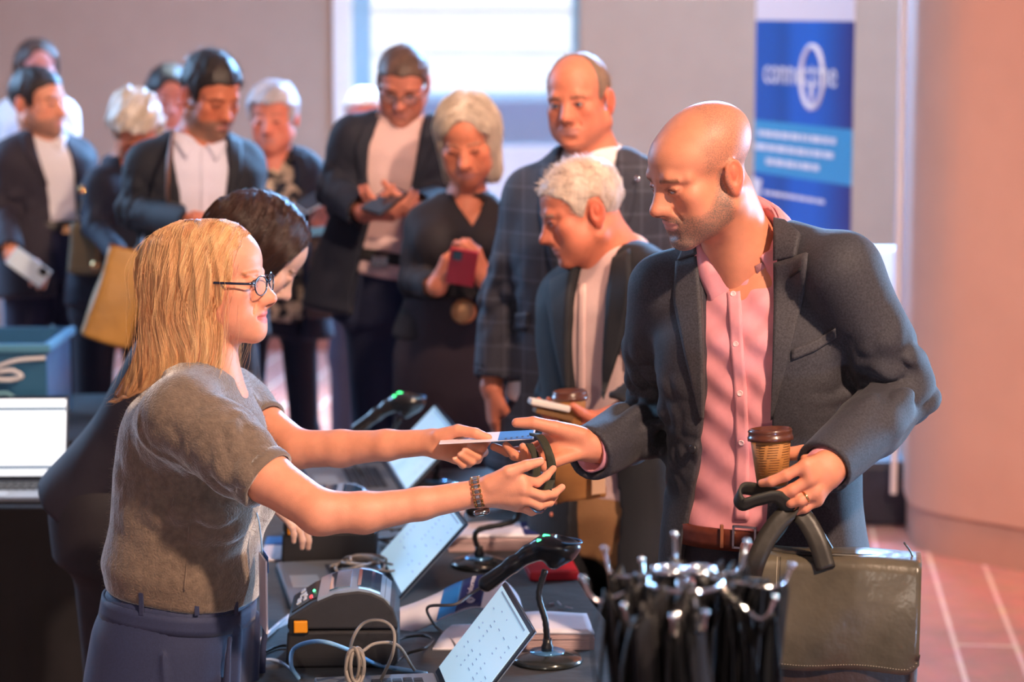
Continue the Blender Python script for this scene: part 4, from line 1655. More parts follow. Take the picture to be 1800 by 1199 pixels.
def head_ops(F, fr, fem=False, detail=True, jaw=1.0, chin=0.0, smile=0.0, nose=1.0, fat=0.0, lid=0.4, mouth=0.0, drop=0.0):
    F.use(fr)
    F.ell((0, 0.012, 0.042), (0.076 + fat * 0.3, 0.094, 0.079 - drop), 0.0)
    F.ell((0, -0.031, 0.040), (0.062, 0.062, 0.060 - drop), 0.02)
    F.ell((0, -0.028, -0.030), (0.061 + fat, 0.060, 0.070), 0.02)
    jw = (0.048 if fem else 0.053) * jaw + fat
    cz = -0.101 - chin
    for sx_ in (-1, 1):
        F.cap((sx_ * jw, 0.006, -0.058), (sx_ * 0.016 * jaw, -0.072, cz + 0.004), 0.019 + fat * 0.5, 0.013, 0.03)
        F.ell((sx_ * 0.045, -0.058, -0.018), (0.020, 0.022, 0.019), 0.022)
        F.ell((sx_ * (0.040 + fat), -0.045, -0.055), (0.022, 0.028, 0.026), 0.025)
    F.ell((0, -0.030, -0.076), (0.044 * jaw + fat, 0.052, 0.034), 0.03)
    F.ell((0, -0.078, cz + 0.004), (0.019, 0.015, 0.015), 0.018)
    F.ell((0, -0.068, -0.066), (0.029, 0.026, 0.028), 0.022)
    if not fem:
        F.cap((-0.028, -0.083, 0.022), (0.028, -0.083, 0.022), 0.010, k=0.016)
        for sx_ in (-1, 1):
            F.cap((sx_ * 0.028, -0.083, 0.022), (sx_ * 0.052, -0.062, 0.018), 0.009, 0.008, 0.014)
    for sx_ in (-1, 1):
        F.ell((sx_ * 0.031, -0.099, 0.003), (0.017, 0.015, 0.0115), 0.012, 's')
    if detail:
        for sx_ in (-1, 1):
            F.ell((sx_ * 0.031, -0.0785, 0.001), (0.0142, 0.0138, 0.0138), 0.004)
            # palpebral opening
            F.ell((sx_ * 0.031, -0.092, 0.0005 - 0.002 * (1 - lid)), (0.0120, 0.008, 0.0052 * lid + 0.001), 0.0012, 's')
            F.cap((sx_ * 0.020, -0.0915, 0.0045 + 0.002 * lid), (sx_ * 0.043, -0.086, 0.0035 + 0.002 * lid), 0.0024, 0.002, 0.003)
            F.cap((sx_ * 0.018, -0.0905, 0.018), (sx_ * 0.046, -0.078, 0.019), 0.0045, 0.0035, 0.008)
    else:
        for sx_ in (-1, 1):
            F.ell((sx_ * 0.031, -0.0785, 0.001), (0.0142, 0.0132, 0.0138), 0.006)
    # nose
    F.cap((0, -0.085, 0.013), (0, -0.107 * (0.5 + nose / 2), -0.028), 0.0085, 0.0105, 0.016)
    F.cap((0, -0.080, 0.0), (0, -0.092, -0.034), 0.011, 0.017, 0.018)
    F.ell((0, -0.090 - 0.022 * nose, -0.033), (0.0115, 0.0118, 0.0100), 0.010)
    for sx_ in (-1, 1):
        F.ell((sx_ * 0.0125, -0.081 - 0.017 * nose, -0.0365), (0.0062, 0.0095, 0.0072), 0.007)
        if detail:
            F.ell((sx_ * 0.0068, -0.087 - 0.019 * nose, -0.0445), (0.0034, 0.0052, 0.0042), 0.003, 's')
            F.cap((sx_ * 0.020, -0.090, -0.036), (sx_ * 0.031, -0.082, -0.058), 0.0016, 0.0012, 0.006, 's')
    # mouth
    sm = smile * 0.006
    F.ell((0, -0.0925, -0.0615), (0.021, 0.0075, 0.0052), 0.004)
    F.ell((0, -0.0905, -0.0735 - mouth * 0.5), (0.018, 0.0078, 0.0060), 0.004)
    if detail:
        pts = [(-0.023, -0.090, -0.0672 + sm), (-0.010, -0.100, -0.0676), (0, -0.102, -0.0672), (0.010, -0.100, -0.0676), (0.023, -0.090, -0.0672 + sm)]
        for a, b in zip(pts, pts[1:]):
            F.cap(a, b, 0.0014 + mouth * 0.0026, k=0.003, op='s')
        if not fem:
            F.ell((0, -0.099, -0.087), (0.016, 0.009, 0.005), 0.014, 's')
    # ears
    for sx_ in (-1, 1):
        er = np.array(Matrix.Rotation(sx_ * 0.17, 3, 'Z') @ Matrix.Rotation(0.22, 3, 'X'))
        ex = 0.076 + fat * 0.6
        F.ell((sx_ * (ex + 0.002), 0.017, -0.006), (0.0078, 0.0195, 0.031), 0.007, rot=er)
        if detail:
            F.ell((sx_ * (ex + 0.0085), 0.016, 0.0), (0.0075, 0.0120, 0.0220), 0.0025, 's', rot=er)
            F.ell((sx_ * (ex + 0.002), 0.017, 0.001), (0.0055, 0.0065, 0.0145), 0.003, rot=er)
            F.ell((sx_ * ex, 0.012, -0.034), (0.006, 0.009, 0.009), 0.006)
    return F


def skin_tint(fr, base, lips=(0.62, 0.26, 0.22), brow=None, beard=None, beard_amt=0.0, stubble=None, eyes=True, detail=True, balding=None, fem=False):
    base = np.array(base)

    def fn(v):
        q = to_local(fr, v)
        n = len(v)
        c = np.repeat(base[None], n, 0)
        al = np.zeros(n)
        x, y, z = q.T
        inh = (np.abs(x) < 0.11) & (np.abs(y) < 0.13) & (z > -0.14) & (z < 0.14)

        def mixin(m, cc):
            m = np.clip(m, 0, 1)[:, None] * inh[:, None]
            c[:] = c * (1 - m) + np.array(cc)[None] * m
        # ruddy cheeks, nose, ears
        ch = np.exp(-(((np.abs(x) - 0.045) / 0.02) ** 2 + ((z + 0.025) / 0.022) ** 2)) * (y < -0.02)
        mixin(0.35 * ch, base * np.array([1.0, 0.72, 0.68]))
        mixin(0.35 * np.exp(-((x / 0.014) ** 2 + ((z + 0.034) / 0.014) ** 2)) * (y < -0.09), base * np.array([1.0, 0.7, 0.66]))
        mixin(0.6 * (np.abs(x) > 0.0775) * (z < 0.04) * (z > -0.045), base * np.array([0.95, 0.5, 0.45]))
        if balding is not None or stubble is not None:
            # cropped hair: side and back of skull
            colr, poly, amt = stubble if stubble is not None else balding
            d = poly2d(q[:, 1:3], poly)
            al = np.maximum(al, (amt + wob(q, 90, 3) * 0.06) * np.clip(0.5 - d / 0.022, 0, 1) * inh * (np.abs(x) < 0.0785))
        if beard is not None:
            poly = [(-0.13, -0.052), (-0.085, -0.050), (-0.060, -0.058), (-0.040, -0.046), (-0.012, -0.020), (-0.004, 0.012), (0.002, 0.010), (0.004, -0.045), (0.0, -0.085), (-0.045, -0.112), (-0.13, -0.13)]
            d = poly2d(q[:, 1:3], poly)
            lipm = ((x / 0.024) ** 2 + ((z + 0.0675) / 0.0105) ** 2)
            al = np.maximum(al, (beard_amt + wob(q, 110, 5) * 0.08) * np.clip(0.5 - d / 0.014, 0, 1) * (lipm > 1) * inh)
        if brow is not None:
            bz_ = 0.0205 + (0.002 if fem else 0) - 6.0 * (np.abs(x) - 0.030) ** 2
            m = np.clip(1.4 - np.abs(z - bz_) / (0.0030 if fem else 0.0042), 0, 1) * (np.abs(x) > 0.013) * (np.abs(x) < 0.050) * (y < -0.05)
            mixin(m * (0.8 + 0.2 * wob(q, 400)), brow)
        m = 1.3 - ((x / 0.023) ** 2 + ((z + 0.0675) / 0.0112) ** 2) * 1.0
        mixin(np.clip(m * 3, 0, 0.85) * (y < -0.08), lips)
        if not detail and eyes:
            m = 1.2 - (((np.abs(x) - 0.031) / 0.014) ** 2 + ((z + 0.001) / 0.005) ** 2)
            mixin(np.clip(m * 1.5, 0, 0.85) * (y < -0.05), (0.05, 0.03, 0.03))
        elif eyes:
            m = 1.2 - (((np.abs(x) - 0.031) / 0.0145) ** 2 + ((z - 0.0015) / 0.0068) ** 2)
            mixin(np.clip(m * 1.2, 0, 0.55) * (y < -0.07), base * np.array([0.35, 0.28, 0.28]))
            mixin(np.clip(1.3 - (((np.abs(x) - 0.032) / 0.013) ** 2 + ((z - 0.0035 + 60 * (np.abs(x) - 0.032) ** 2) / 0.0016) ** 2), 0, 0.8) * (y < -0.075), (0.03, 0.02, 0.018))
        if detail:
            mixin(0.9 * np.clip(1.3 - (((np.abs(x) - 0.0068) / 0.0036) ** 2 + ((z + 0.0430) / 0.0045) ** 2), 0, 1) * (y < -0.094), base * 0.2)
        return np.concatenate([c, 1 - np.clip(al, 0, 1)[:, None]], 1)
    return fn


def eyes_obj(fr, parent, iris=(0.09, 0.14, 0.2), look=(0, -1, 0)):
    for sx_ in (-1, 1):
        c = to_world(fr, A(sx_ * 0.031, -0.0788, 0.0008))
        L_ = nrm(A(*look))
        up = nrm(np.cross(L_, A(0.1, 0.2, 1)))
        s = fr[2]
        mb = MB()
        mb.lathe(c, [(0.0004 * s, -0.0124 * s)] + [(0.0124 * s * math.cos(a), 0.0124 * s * math.sin(a)) for a in np.linspace(-1.4, 1.10, 14)], 24, Z=L_, mi=0)
        mb.lathe(c, [(0.0124 * s * math.cos(a), 0.0125 * s * math.sin(a)) for a in (1.08, 1.2, 1.36)], 24, Z=L_, mi=1)
        mb.lathe(c, [(0.0125 * s * math.cos(a), 0.01255 * s * math.sin(a)) for a in (1.35, 1.45, 1.55)], 24, Z=L_, mi=2)
        im = mat('iris_%d' % (int(iris[0] * 1000)), iris, 0.08)
        mb.build('eye', [M_eyew, im, M_pupil], parent, smooth=True)


def hair_shell(fr, poly, t=0.010, noise=0.003, nf=120, extra=None, fat=0.0, tf=None):
    F = Field(fr)
    F.ell((0, 0.012, 0.042), (0.076 + t + fat * 0.3, 0.094 + t, 0.079 + (tf if tf is not None else t)), 0)
    F.ell((0, -0.030, 0.038), (0.062 + t, 0.061 + t, 0.060 + (tf if tf is not None else t)), 0.02)
    if extra:
        extra(F)
    if noise:
        F.disp(lambda p: (wob(to_local(fr, p), nf) * noise + wob(to_local(fr, p), nf * 2.3, 4) * noise * 0.5) * fr[2])

    def pf(q):
        return poly2d(q[:, 1:3], poly)
    F.fn(pf, (-0.3, -0.3, -0.4), (0.3, 0.3, 0.3), 0.006, 'i')
    return F


SHORT = [(-0.16, 0.072), (-0.105, 0.070), (-0.078, 0.066), (-0.055, 0.050), (-0.038, 0.030), (-0.030, -0.018), (-0.012, -0.020), (-0.006, 0.012), (0.006, 0.030), (0.034, 0.028), (0.040, -0.020), (0.055, -0.050), (0.09, -0.066), (0.2, -0.07), (0.2, 0.25), (-0.16, 0.25)]
RECEDE = [(0.0, 0.25), (-0.012, 0.118), (-0.030, 0.085), (-0.036, 0.055), (-0.034, 0.030), (-0.026, -0.018), (-0.010, -0.020), (-0.006, 0.012), (0.006, 0.030), (0.034, 0.028), (0.040, -0.020), (0.055, -0.055), (0.09, -0.070), (0.2, -0.07), (0.2, 0.25), (-0.07, 0.25)]


def hair_tint(c1, c2, fr, f=70):
    c1, c2 = np.array(c1), np.array(c2)

    def fn(v):
        q = to_local(fr, v)
        m = np.clip(0.5 + 0.5 * wob(q * np.array([1, 1, 0.25]), f), 0, 1)[:, None]
        return c1 * (1 - m) + c2 * m
    return fn


# hands -----------------------------------------------------------------
def hand_pts(W, D, N, T, s=1.0, curl=(0.3, 0.4, 0.3), spread=0.05, thumb=(0.6, 0.3), curls=None):
    W, D, N, T = np.asarray(W, float), nrm(D), nrm(N), nrm(T)
    kn = [(0.088, 0.030), (0.092, 0.010), (0.086, -0.010), (0.077, -0.028)]
    ln = [(0.042, 0.025, 0.020), (0.046, 0.029, 0.021), (0.042, 0.027, 0.020), (0.033, 0.020, 0.018)]
    fs = []
    for i in range(4):
        cu = curls[i] if curls else curl
        p = W + s * (D * kn[i][0] + T * kn[i][1])
        pts = [W + s * (D * 0.012 + T * kn[i][1] * 0.55), p]
        dr = nrm(D + T * spread * (1.5 - i))
        ang = 0
        for j in range(3):
            ang += cu[j]
            v = dr * math.cos(ang) + N * math.sin(ang)
            p = p + v * ln[i][j] * s
            pts.append(p)
        fs.append(pts)
    b = W + s * (D * 0.018 + T * 0.020 + N * 0.006)
    out, inn = thumb
    d1 = nrm(D * math.cos(out) + T * math.sin(out) + N * inn)
    d2 = nrm(d1 + N * inn * 0.7 + D * 0.25)
    d3 = nrm(d2 + N * inn * 0.5 + D * 0.1)
    th = [b, b + d1 * 0.042 * s, b + d1 * 0.042 * s + d2 * 0.032 * s, b + d1 * 0.042 * s + d2 * 0.032 * s + d3 * 0.026 * s]
    return fs, th


def hand_ops(F, W, fs, th, s=1.0, thin=1.0, fk=0.004):
    F.use(WORLD)
    rr = [0.0102, 0.0098, 0.0086, 0.0080, 0.0070]
    for i, pts in enumerate(fs):
        q = 0.88 if i == 3 else 1.0
        F.cap(pts[0], pts[1], 0.0135 * s * q, 0.0115 * s * q * thin, 0.012)
    # palm filler between metacarpals
    c0_ = sum(p[0] for p in fs) / 4
    F.cap(c0_, (fs[0][1] + fs[1][1]) / 2, 0.015 * s, 0.0105 * s, 0.012)
    F.cap(c0_, (fs[2][1] + fs[3][1]) / 2, 0.015 * s, 0.010 * s, 0.012)
    F.cap(W, c0_, 0.023 * s, 0.018 * s, 0.015)
    F.chain(th, [0.0155 * s, 0.0125 * s * thin, 0.0108 * s * thin, 0.0085 * s * thin], 0.014, 0.003)
    F.cap((th[0] + fs[0][0]) / 2, (th[1] + fs[0][1]) / 2, 0.012 * s, 0.007 * s, 0.012)
    for i, pts in enumerate(fs):
        q = (0.86 if i == 3 else (1.0 if i == 1 else 0.96)) * s * thin
        F.cap(pts[1], pts[2], rr[0] * q, rr[1] * q * 0.96, 0.006)
        F.cap(pts[2], pts[3], rr[1] * q, rr[2] * q, fk)
        F.cap(pts[3], pts[4], rr[2] * q, rr[4] * q, fk)
    return F


def collar(name, N, axis, fwd, r, m, parent, h=0.036, gap=14, point=0.045, spread_=0.03, tilt=0.0, back=0.012):
    """fold-over shirt collar around a neck"""
    z = nrm(axis)
    f = nrm(np.asarray(fwd) - z * (np.asarray(fwd) @ z))
    x = np.cross(f, z)
    for_sides = []
    n = 34
    G = np.zeros((n, 6, 3))
    O = np.zeros((n, 6, 3))
    for i in range(n):
        a = math.radians(gap + (360 - 2 * gap) * i / (n - 1))
        af = min(a, 2 * math.pi - a)
        fr_ = math.exp(-((af - math.radians(gap)) / 0.42) ** 2)
        dv = f * math.cos(a) + x * math.sin(a)
        bk = (1 - math.cos(af)) / 2
        top = N + dv * r + z * (h * (0.45 + 0.65 * bk) + back * bk - fr_ * h * 0.75)
        sidev = x * (1 if a < math.pi else -1)
        bot = N + dv * (r + 0.014 + 0.010 * (1 - fr_)) + z * (h * (-0.25 + 0.45 * bk) + back * bk) + fr_ * (-z * point + sidev * spread_ * 0.75 + f * 0.010)
        inn = N + dv * (r - 0.006) + z * (h * (-0.35 + 0.3 * bk))
        rows = [inn, N + dv * (r - 0.003) + z * (h * (0.2 + 0.5 * bk) + back * bk), top, top * 0.66 + bot * 0.34 + dv * 0.006, top * 0.33 + bot * 0.67 + dv * 0.006, bot]
        for j in range(6):
            G[i, j] = rows[j]
            O[i, j] = dv
    return sheet(G, 0.002, m, name, parent, O)


def rays_local(F, fr, xz, y0=-0.6, off=0.0):
    q = np.stack([xz[:, 0], np.full(len(xz), y0), xz[:, 1]], 1)
    o = to_world(fr, q)
    d = np.repeat(fr[1][1][None], len(o), 0)
    return F.trace(o, d, off)


def patch(F, fr, name, left, right, m, parent, thick=0.004, nu=20, nv=6, off=0.0, side=None):
    """cloth piece on F between two polylines given in torso coordinates (x, z)"""
    def rs(pl, n):
        pl = np.asarray(pl, float)
        t = np.concatenate([[0], np.cumsum(np.linalg.norm(np.diff(pl, axis=0), axis=1))])
        u = np.linspace(0, t[-1], n)
        return np.stack([np.interp(u, t, pl[:, 0]), np.interp(u, t, pl[:, 1])], 1)
    L_, R_ = rs(left, nu), rs(right, nu)
    w_ = np.linspace(0, 1, nv)[None, :, None]
    G = (L_[:, None, :] * (1 - w_) + R_[:, None, :] * w_).reshape(-1, 2)
    pts, hit = rays_local(F, fr, G)
    if not hit.any():
        return None
    if not hit.all():
        gi = np.argwhere(hit)[:, 0]
        for i in np.argwhere(~hit)[:, 0]:
            j = gi[np.argmin(((G[gi] - G[i]) ** 2).sum(1))]
            q = to_local(fr, pts[j][None])[0]
            pts[i] = to_world(fr, A(G[i, 0], q[1], G[i, 1]))
    g = F.grad(pts, 0.004)
    return sheet((pts + g * off).reshape(nu, nv, 3), thick, m, name, parent, g.reshape(nu, nv, 3))


def ring_on(F, fr, name, z, m, parent, h=0.035, thick=0.004, a0=-180, a1=180, n=60, cy=0.0, slope=0.0):
    """band around a torso field at local height z"""
    G = np.zeros((n, 4, 3))
    O = np.zeros((n, 4, 3))
    an = np.radians(np.linspace(a0, a1, n))
    for j in range(4):
        zz = z + h * (j / 3 - 0.5)
        for i, a in enumerate(an):
            pass
        dirs = np.stack([np.sin(an), -np.cos(an), 0 * an], 1)
        o = np.stack([dirs[:, 0] * 0.5, cy + dirs[:, 1] * 0.5, zz + slope * dirs[:, 1] + 0 * an], 1)
        ow = to_world(fr, o)
        dw = -dirs @ fr[1]
        pts, hit = F.trace(ow, dw)
        G[:, j] = pts
        O[:, j] = dirs @ fr[1]
    return sheet(G, thick, m, name, parent, O)


def limb(F, pts, rs, k=0.03, sq=None):
    F.use(WORLD)
    F.chain([np.asarray(p, float) for p in pts], rs, k, 0.03, sq)
    return F


def folds(seed=0, amp=0.004, f=22, st=(1, 1, 1), joints=()):
    """cloth wrinkles, stronger near joints"""
    js = [(np.asarray(j[0], float), j[1], j[2]) for j in joints]
    st = np.array(st, float)

    def fn(p):
        d = wob(p * st, f, seed) * amp + wob(p * st, f * 2.1, seed + 3) * amp * 0.35
        for c, r, a in js:
            e_ = np.exp(-((p - c) ** 2).sum(1) / (r * r))
            d = d + e_ * a * (np.abs(wob(p, 55, seed + 1)) - 0.4)
        return d
    return fn


def shoe(parent, ankle, fwd, m, s=1.0):
    F = Field()
    a = np.asarray(ankle, float)
    f = nrm(A(fwd[0], fwd[1], 0))
    x = A(-f[1], f[0], 0)
    fr = frame(A(a[0], a[1], 0), x, -f, A(0, 0, 1), s)
    F.use(fr)
    F.cap((0, 0.03, 0.045), (0, -0.17, 0.030), 0.042, 0.036, 0.02)
    F.cap((0, 0.0, 0.05), (0, 0.01, 0.11), 0.040, 0.038, 0.02)
    F.box((0, -0.07, 0.012), (0.042, 0.145, 0.012), 0.010, 0.01)
    F.fn(lambda q: q[:, 2] * -1.0, (-1, -1, -1), (1, 1, 1), 0.0, 'i')
    return field_obj('shoe', F, 0.006, m, parent)


def person(label, base):
    return thing('person', (base[0], base[1], 0.0), label, 'person')


def body_mesh(root, parts, tint):
    v, f = merge(parts)
    return mesh_obj('body', v, f, M_skin, root, tint=tint(v))


def coarse_body(pel, neck, yaw, sh, el, wr, legs, g=1.0, fem=False):
    F = Field()
    fr = tframe(pel, neck, yaw)
    F.use(fr)
    L_ = np.linalg.norm(np.asarray(neck) - pel)
    wq = 0.9 if fem else 1.0
    F.loft([(-0.08, 0.11 * g, 0.075 * g), (0.0, 0.13 * g, 0.085 * g), (0.3 * L_, 0.125 * wq * g, 0.085 * g), (0.65 * L_, 0.14 * wq * g, 0.10 * g), (0.85 * L_, 0.13 * wq * g, 0.085 * g), (L_, 0.06 * g, 0.055 * g)])
    for i in (0, 1):
        limb(F, [sh[i], el[i], wr[i]], [0.040 * g * wq, 0.028 * g * wq, 0.022 * g * wq])
        limb(F, [legs[i][0], legs[i][1], legs[i][2]], [0.060 * g, 0.042 * g, 0.032 * g])
    return F


def trousers(root, name, m, pel, yaw, legs, g=1.0, h=0.008, top=0.08, rs=(0.090, 0.066, 0.055), seat=(0.165, 0.118), seed=2, neck=None):
    F = Field()
    fr = tframe(pel, pel + A(0, 0, 1) if neck is None else neck, yaw)
    F.use(fr)
    F.loft([(-0.16, seat[0] * 0.97 * g, seat[1] * 0.9 * g), (-0.06, seat[0] * g, seat[1] * g), (top * 0.5, seat[0] * 0.95 * g, seat[1] * 0.95 * g), (top, seat[0] * 0.92 * g, seat[1] * 0.92 * g)], cap=0.01)
    F.use(WORLD)
    for i in (0, 1):
        p = [np.asarray(q, float) for q in legs[i]]
        b = p[2].copy()
        b[2] = 0.075
        F.chain([p[0], p[1], b], [rs[0] * g, rs[1] * g, rs[2] * g], 0.05, 0.04)
        F.fn(lambda q: 0.055 - q[:, 2], (-50, -50, -5), (50, 50, 5), 0.01, 'i') if i == 1 else None
    F.disp(folds(seed, 0.0035, 14, (1, 1, 0.5), [(legs[0][1], 0.12, 0.006), (legs[1][1], 0.12, 0.006)]))
    lo, hi = F.bounds()
    lo[2] = max(lo[2], 0.03)
    return field_obj(name, F, h, m, root, lo=lo, hi=hi), F


def phone(name, c, up, nrmv, m, label, size=(0.072, 0.148, 0.009), mcase=None, cat='phone'):
    up, n = nrm(up), nrm(nrmv)
    x = nrm(np.cross(up, n))
    up = np.cross(n, x)
    root = thing(name, c, label, cat)
    MB().box(c, size, x, up, n).build('case', m, root, bevel=0.003, seg=3)
    MB().box(np.asarray(c) + n * (size[2] / 2 + 0.0006), (size[0] - 0.006, size[1] - 0.006, 0.001), x, up, n).build('screen', mat('phone_glass', (0.02, 0.03, 0.05), 0.08, coat=1.0), root)
    MB().box(np.asarray(c) - n * (size[2] / 2 + 0.001) + up * size[1] * 0.34 + x * size[0] * 0.22, (0.026, 0.03, 0.002), x, up, n).build('camera', mat('lens_black', (0.01, 0.01, 0.012), 0.15), root, bevel=0.0008)
    return root
# ------------------------------------------------------------------ bald man with cup and bag
def build_man():
    pel = P(1345, 985, 4.39)
    nk = P(1328, 432, 4.38)
    yaw = -28
    root = person('bald bearded man in a grey jacket and pink shirt taking a badge', pel)
    fr = tframe(pel, nk, yaw)
    HF = hframe(P(1234, 303, 4.30), -62, 19, -2, 0.968)
    shL, shR = P(1484, 478, 4.24), P(1166, 505, 4.46)
    elL, elR = P(1588, 690, 4.26), P(1152, 742, 4.55)
    wrL, wrR = P(1452, 826, 4.02), P(1040, 784, 4.36)
    legs = []
    for (hx, hd, sx_) in ((1415, 4.33, 1), (1275, 4.44, -1)):
        h = P(hx, 1075, hd)
        legs.append((h, A(h[0] + 0.01 * sx_, h[1] - 0.02, 0.50), A(h[0] + 0.03 * sx_, h[1] + 0.02, 0.09)))
    # ---- body
    base = srgb(218, 140, 108)
    Fh = Field()
    head_ops(Fh, HF, jaw=1.06, chin=0.006, smile=0.3, nose=1.02, lid=0.06, drop=0.011)
    Fh.use(HF)
    Fh.ell((0, 0.030, 0.062), (0.070, 0.078, 0.056), 0.02)
    Fh.use(WORLD)
    nb = to_world(HF, A(0, 0.028, -0.055))
    nt_ = P(1306, 450, 4.375)
    Fh.cap(nb, nt_, 0.057, 0.064, 0.03)
    Fh.cap(to_world(HF, A(0.048, 0.03, -0.04)), P(1294, 498, 4.335), 0.014, 0.010, 0.025)
    Fh.cap(nt_, P(1306, 530, 4.40), 0.058, 0.058, 0.04)
    lo, hi = Fh.bounds()
    hv = Fh.mesh(0.0026)
    # right hand: palm up, thumb on top
    fsR = [[P(1022, 772, 4.37), P(965, 776, 4.40), P(925, 793, 4.41), P(892, 795, 4.40), P(868, 786, 4.39)],
           [P(1022, 780, 4.36), P(962, 789, 4.37), P(926, 806, 4.37), P(904, 801, 4.36), P(890, 784, 4.355)],
           [P(1022, 788, 4.35), P(966, 801, 4.34), P(940, 815, 4.33), P(924, 803, 4.325), P(919, 786, 4.32)],
           [P(1024, 795, 4.34), P(977, 811, 4.31), P(957, 822, 4.30), P(945, 812, 4.295), P(944, 798, 4.29)]]
    thR = [P(1020, 766, 4.34), P(976, 753, 4.325), P(938, 744, 4.32), P(908, 744, 4.32)]
    FR = Field()
    hand_ops(FR, wrR, fsR, thR, 1.06)
    FR.ell(P(985, 770, 4.355), (0.034, 0.022, 0.026), 0.02)
    FR.cap(wrR, P(1078, 792, 4.39), 0.0255, 0.032, 0.02)
    rv = FR.mesh(0.0019)
    # left hand round the cup
    fsL = [[P(1448, 812, 4.01), P(1417, 818, 3.985), P(1382, 836, 3.985), P(1356, 847, 3.99), P(1339, 850, 4.00)],
           [P(1450, 826, 4.01), P(1425, 842, 3.985), P(1392, 862, 3.985), P(1370, 871, 3.99), P(1357, 872, 4.00)],
           [P(1452, 838, 4.015), P(1433, 863, 3.99), P(1408, 880, 3.985), P(1391, 884, 3.99), P(1380, 881, 4.00)],
           [P(1454, 848, 4.02), P(1436, 880, 4.00), P(1414, 894, 3.995), P(1400, 898, 4.00), P(1390, 893, 4.01)]]
    thL = [P(1447, 812, 4.04), P(1412, 796, 4.085), P(1372, 800, 4.095), P(1336, 812, 4.085)]
    FL = Field()
    hand_ops(FL, wrL, fsL, thL, 1.03)
    FL.cap(wrL, P(1476, 806, 4.06), 0.0265, 0.032, 0.02)
    lv = FL.mesh(0.0019)
    FB = coarse_body(pel, nk, yaw, (shL, shR), (elL, elR), (wrL, wrR), legs)
    bv = FB.mesh(0.014)
    ht = skin_tint(HF, base, brow=srgb(120, 84, 62), beard=srgb(120, 98, 86), beard_amt=0.66,
                   stubble=(srgb(128, 104, 88), [(0.2, -0.075), (0.06, -0.06), (0.03, -0.03), (0.004, 0.02), (-0.03, 0.0), (-0.036, 0.03), (-0.03, 0.065), (0.0, 0.10), (0.02, 0.16), (0.2, 0.2)], 0.30))

    def tint(v):
        c = ht(v)
        # grey chin
        q = to_local(HF, v)
        m = np.exp(-((q[:, 0] / 0.03) ** 2 + ((q[:, 2] + 0.108) / 0.018) ** 2)) * (q[:, 1] < -0.05)
        c[:, :3] = c[:, :3] * (1 - m[:, None] * 0.6) + np.array(srgb(190, 172, 160)) * m[:, None] * 0.6
        for fs in (fsR, fsL):
            for p in fs:
                for jn in (2, 3):
                    mm = np.exp(-((v - p[jn]) ** 2).sum(1) / 0.0001) * 0.25
                    c[:, :3] = c[:, :3] * (1 - mm[:, None] * np.array([0.05, 0.4, 0.45]))
        return c
    body = body_mesh(root, [hv, rv, lv, bv], tint)
    eyes_obj(HF, root, (0.08, 0.14, 0.2), look=P(900, 760, 4.3) - HF[0])
    # ---- jacket
    M_j = mat('grey_suit_cloth', srgb(51, 49, 56), 0.72, var=0.42, scale=300, bump=0.0006, bscale=900, sheen=0.06)
    M_jl = mat('grey_suit_lapel', srgb(60, 57, 62), 0.70, var=0.42, scale=300, bump=0.0006, bscale=900, sheen=0.06)

    def jfield():
        F = Field(fr)
        F.loft([(-0.26, 0.222, 0.150), (-0.12, 0.212, 0.142), (0.0, 0.196, 0.132), (0.12, 0.176, 0.122), (0.22, 0.176, 0.124), (0.34, 0.190, 0.134), (0.42, 0.192, 0.130), (0.48, 0.165, 0.108), (0.53, 0.100, 0.078), (0.575, 0.07, 0.066)], n=2.5, k=0.0)
        F.use(WORLD)
        F.cap(P(1352, 424, 4.36), P(1478, 474, 4.25), 0.050, 0.060, 0.06)
        F.cap(P(1296, 440, 4.40), P(1172, 504, 4.45), 0.050, 0.058, 0.06)
        F.chain([P(1482, 480, 4.24), P(1545, 600, 4.24), P(1590, 692, 4.25)], [0.066, 0.060, 0.054], 0.03, 0.012)
        F.chain([P(1590, 692, 4.25), P(1530, 748, 4.15), P(1452, 820, 4.035)], [0.054, 0.055, 0.050], 0.012, 0.010)
        F.chain([P(1166, 510, 4.46), P(1150, 620, 4.52), P(1150, 738, 4.55)], [0.064, 0.060, 0.056], 0.03, 0.014)
        F.chain([P(1150, 738, 4.55), P(1105, 762, 4.46), P(1040, 796, 4.365)], [0.056, 0.056, 0.052], 0.014, 0.010)
        F.disp(folds(3, 0.003, 16, (1, 1, 1), [(P(1580, 690, 4.2), 0.09, 0.028), (P(1540, 640, 4.22), 0.04, 0.006), (P(1125, 735, 4.5), 0.11, 0.026), (P(1200, 760, 4.3), 0.08, 0.008)]))
        return F
    J0 = jfield()
    le = [(1224, 440), (1233, 520), (1236, 620), (1236, 700), (1230, 760), (1222, 830), (1207, 910), (1190, 985)]
    re_ = [(1362, 440), (1361, 500), (1358, 620), (1354, 740), (1352, 830), (1347, 900), (1340, 985)]
    pl, _ = J0.cast(le)
    pr_, _ = J0.cast(re_)
    ql, qr = to_local(fr, pl)[:, [0, 2]], to_local(fr, pr_)[:, [0, 2]]
    poly = [(ql[0][0] + 0.0, 0.9)] + list(ql) + [(ql[-1][0] - 0.03, -0.6), (qr[-1][0] + 0.03, -0.6)] + list(qr)[::-1] + [(qr[0][0] - 0.0, 0.9)]
    J = jfield()
    J.use(fr)
    J.fn(lambda q: np.maximum(poly2d(q[:, [0, 2]], poly), q[:, 1] - 0.01), (-9, -9, -9), (9, 9, 9), 0.002, 's')
    # hollow neck and cuffs
    J.use(WORLD)
    J.cap(P(1308, 300, 4.33), P(1322, 470, 4.37), 0.062, 0.064, 0.004, 's')
    J.cap(P(1452, 820, 4.035), P(1385, 880, 3.945), 0.038, 0.041, 0.003, 's')
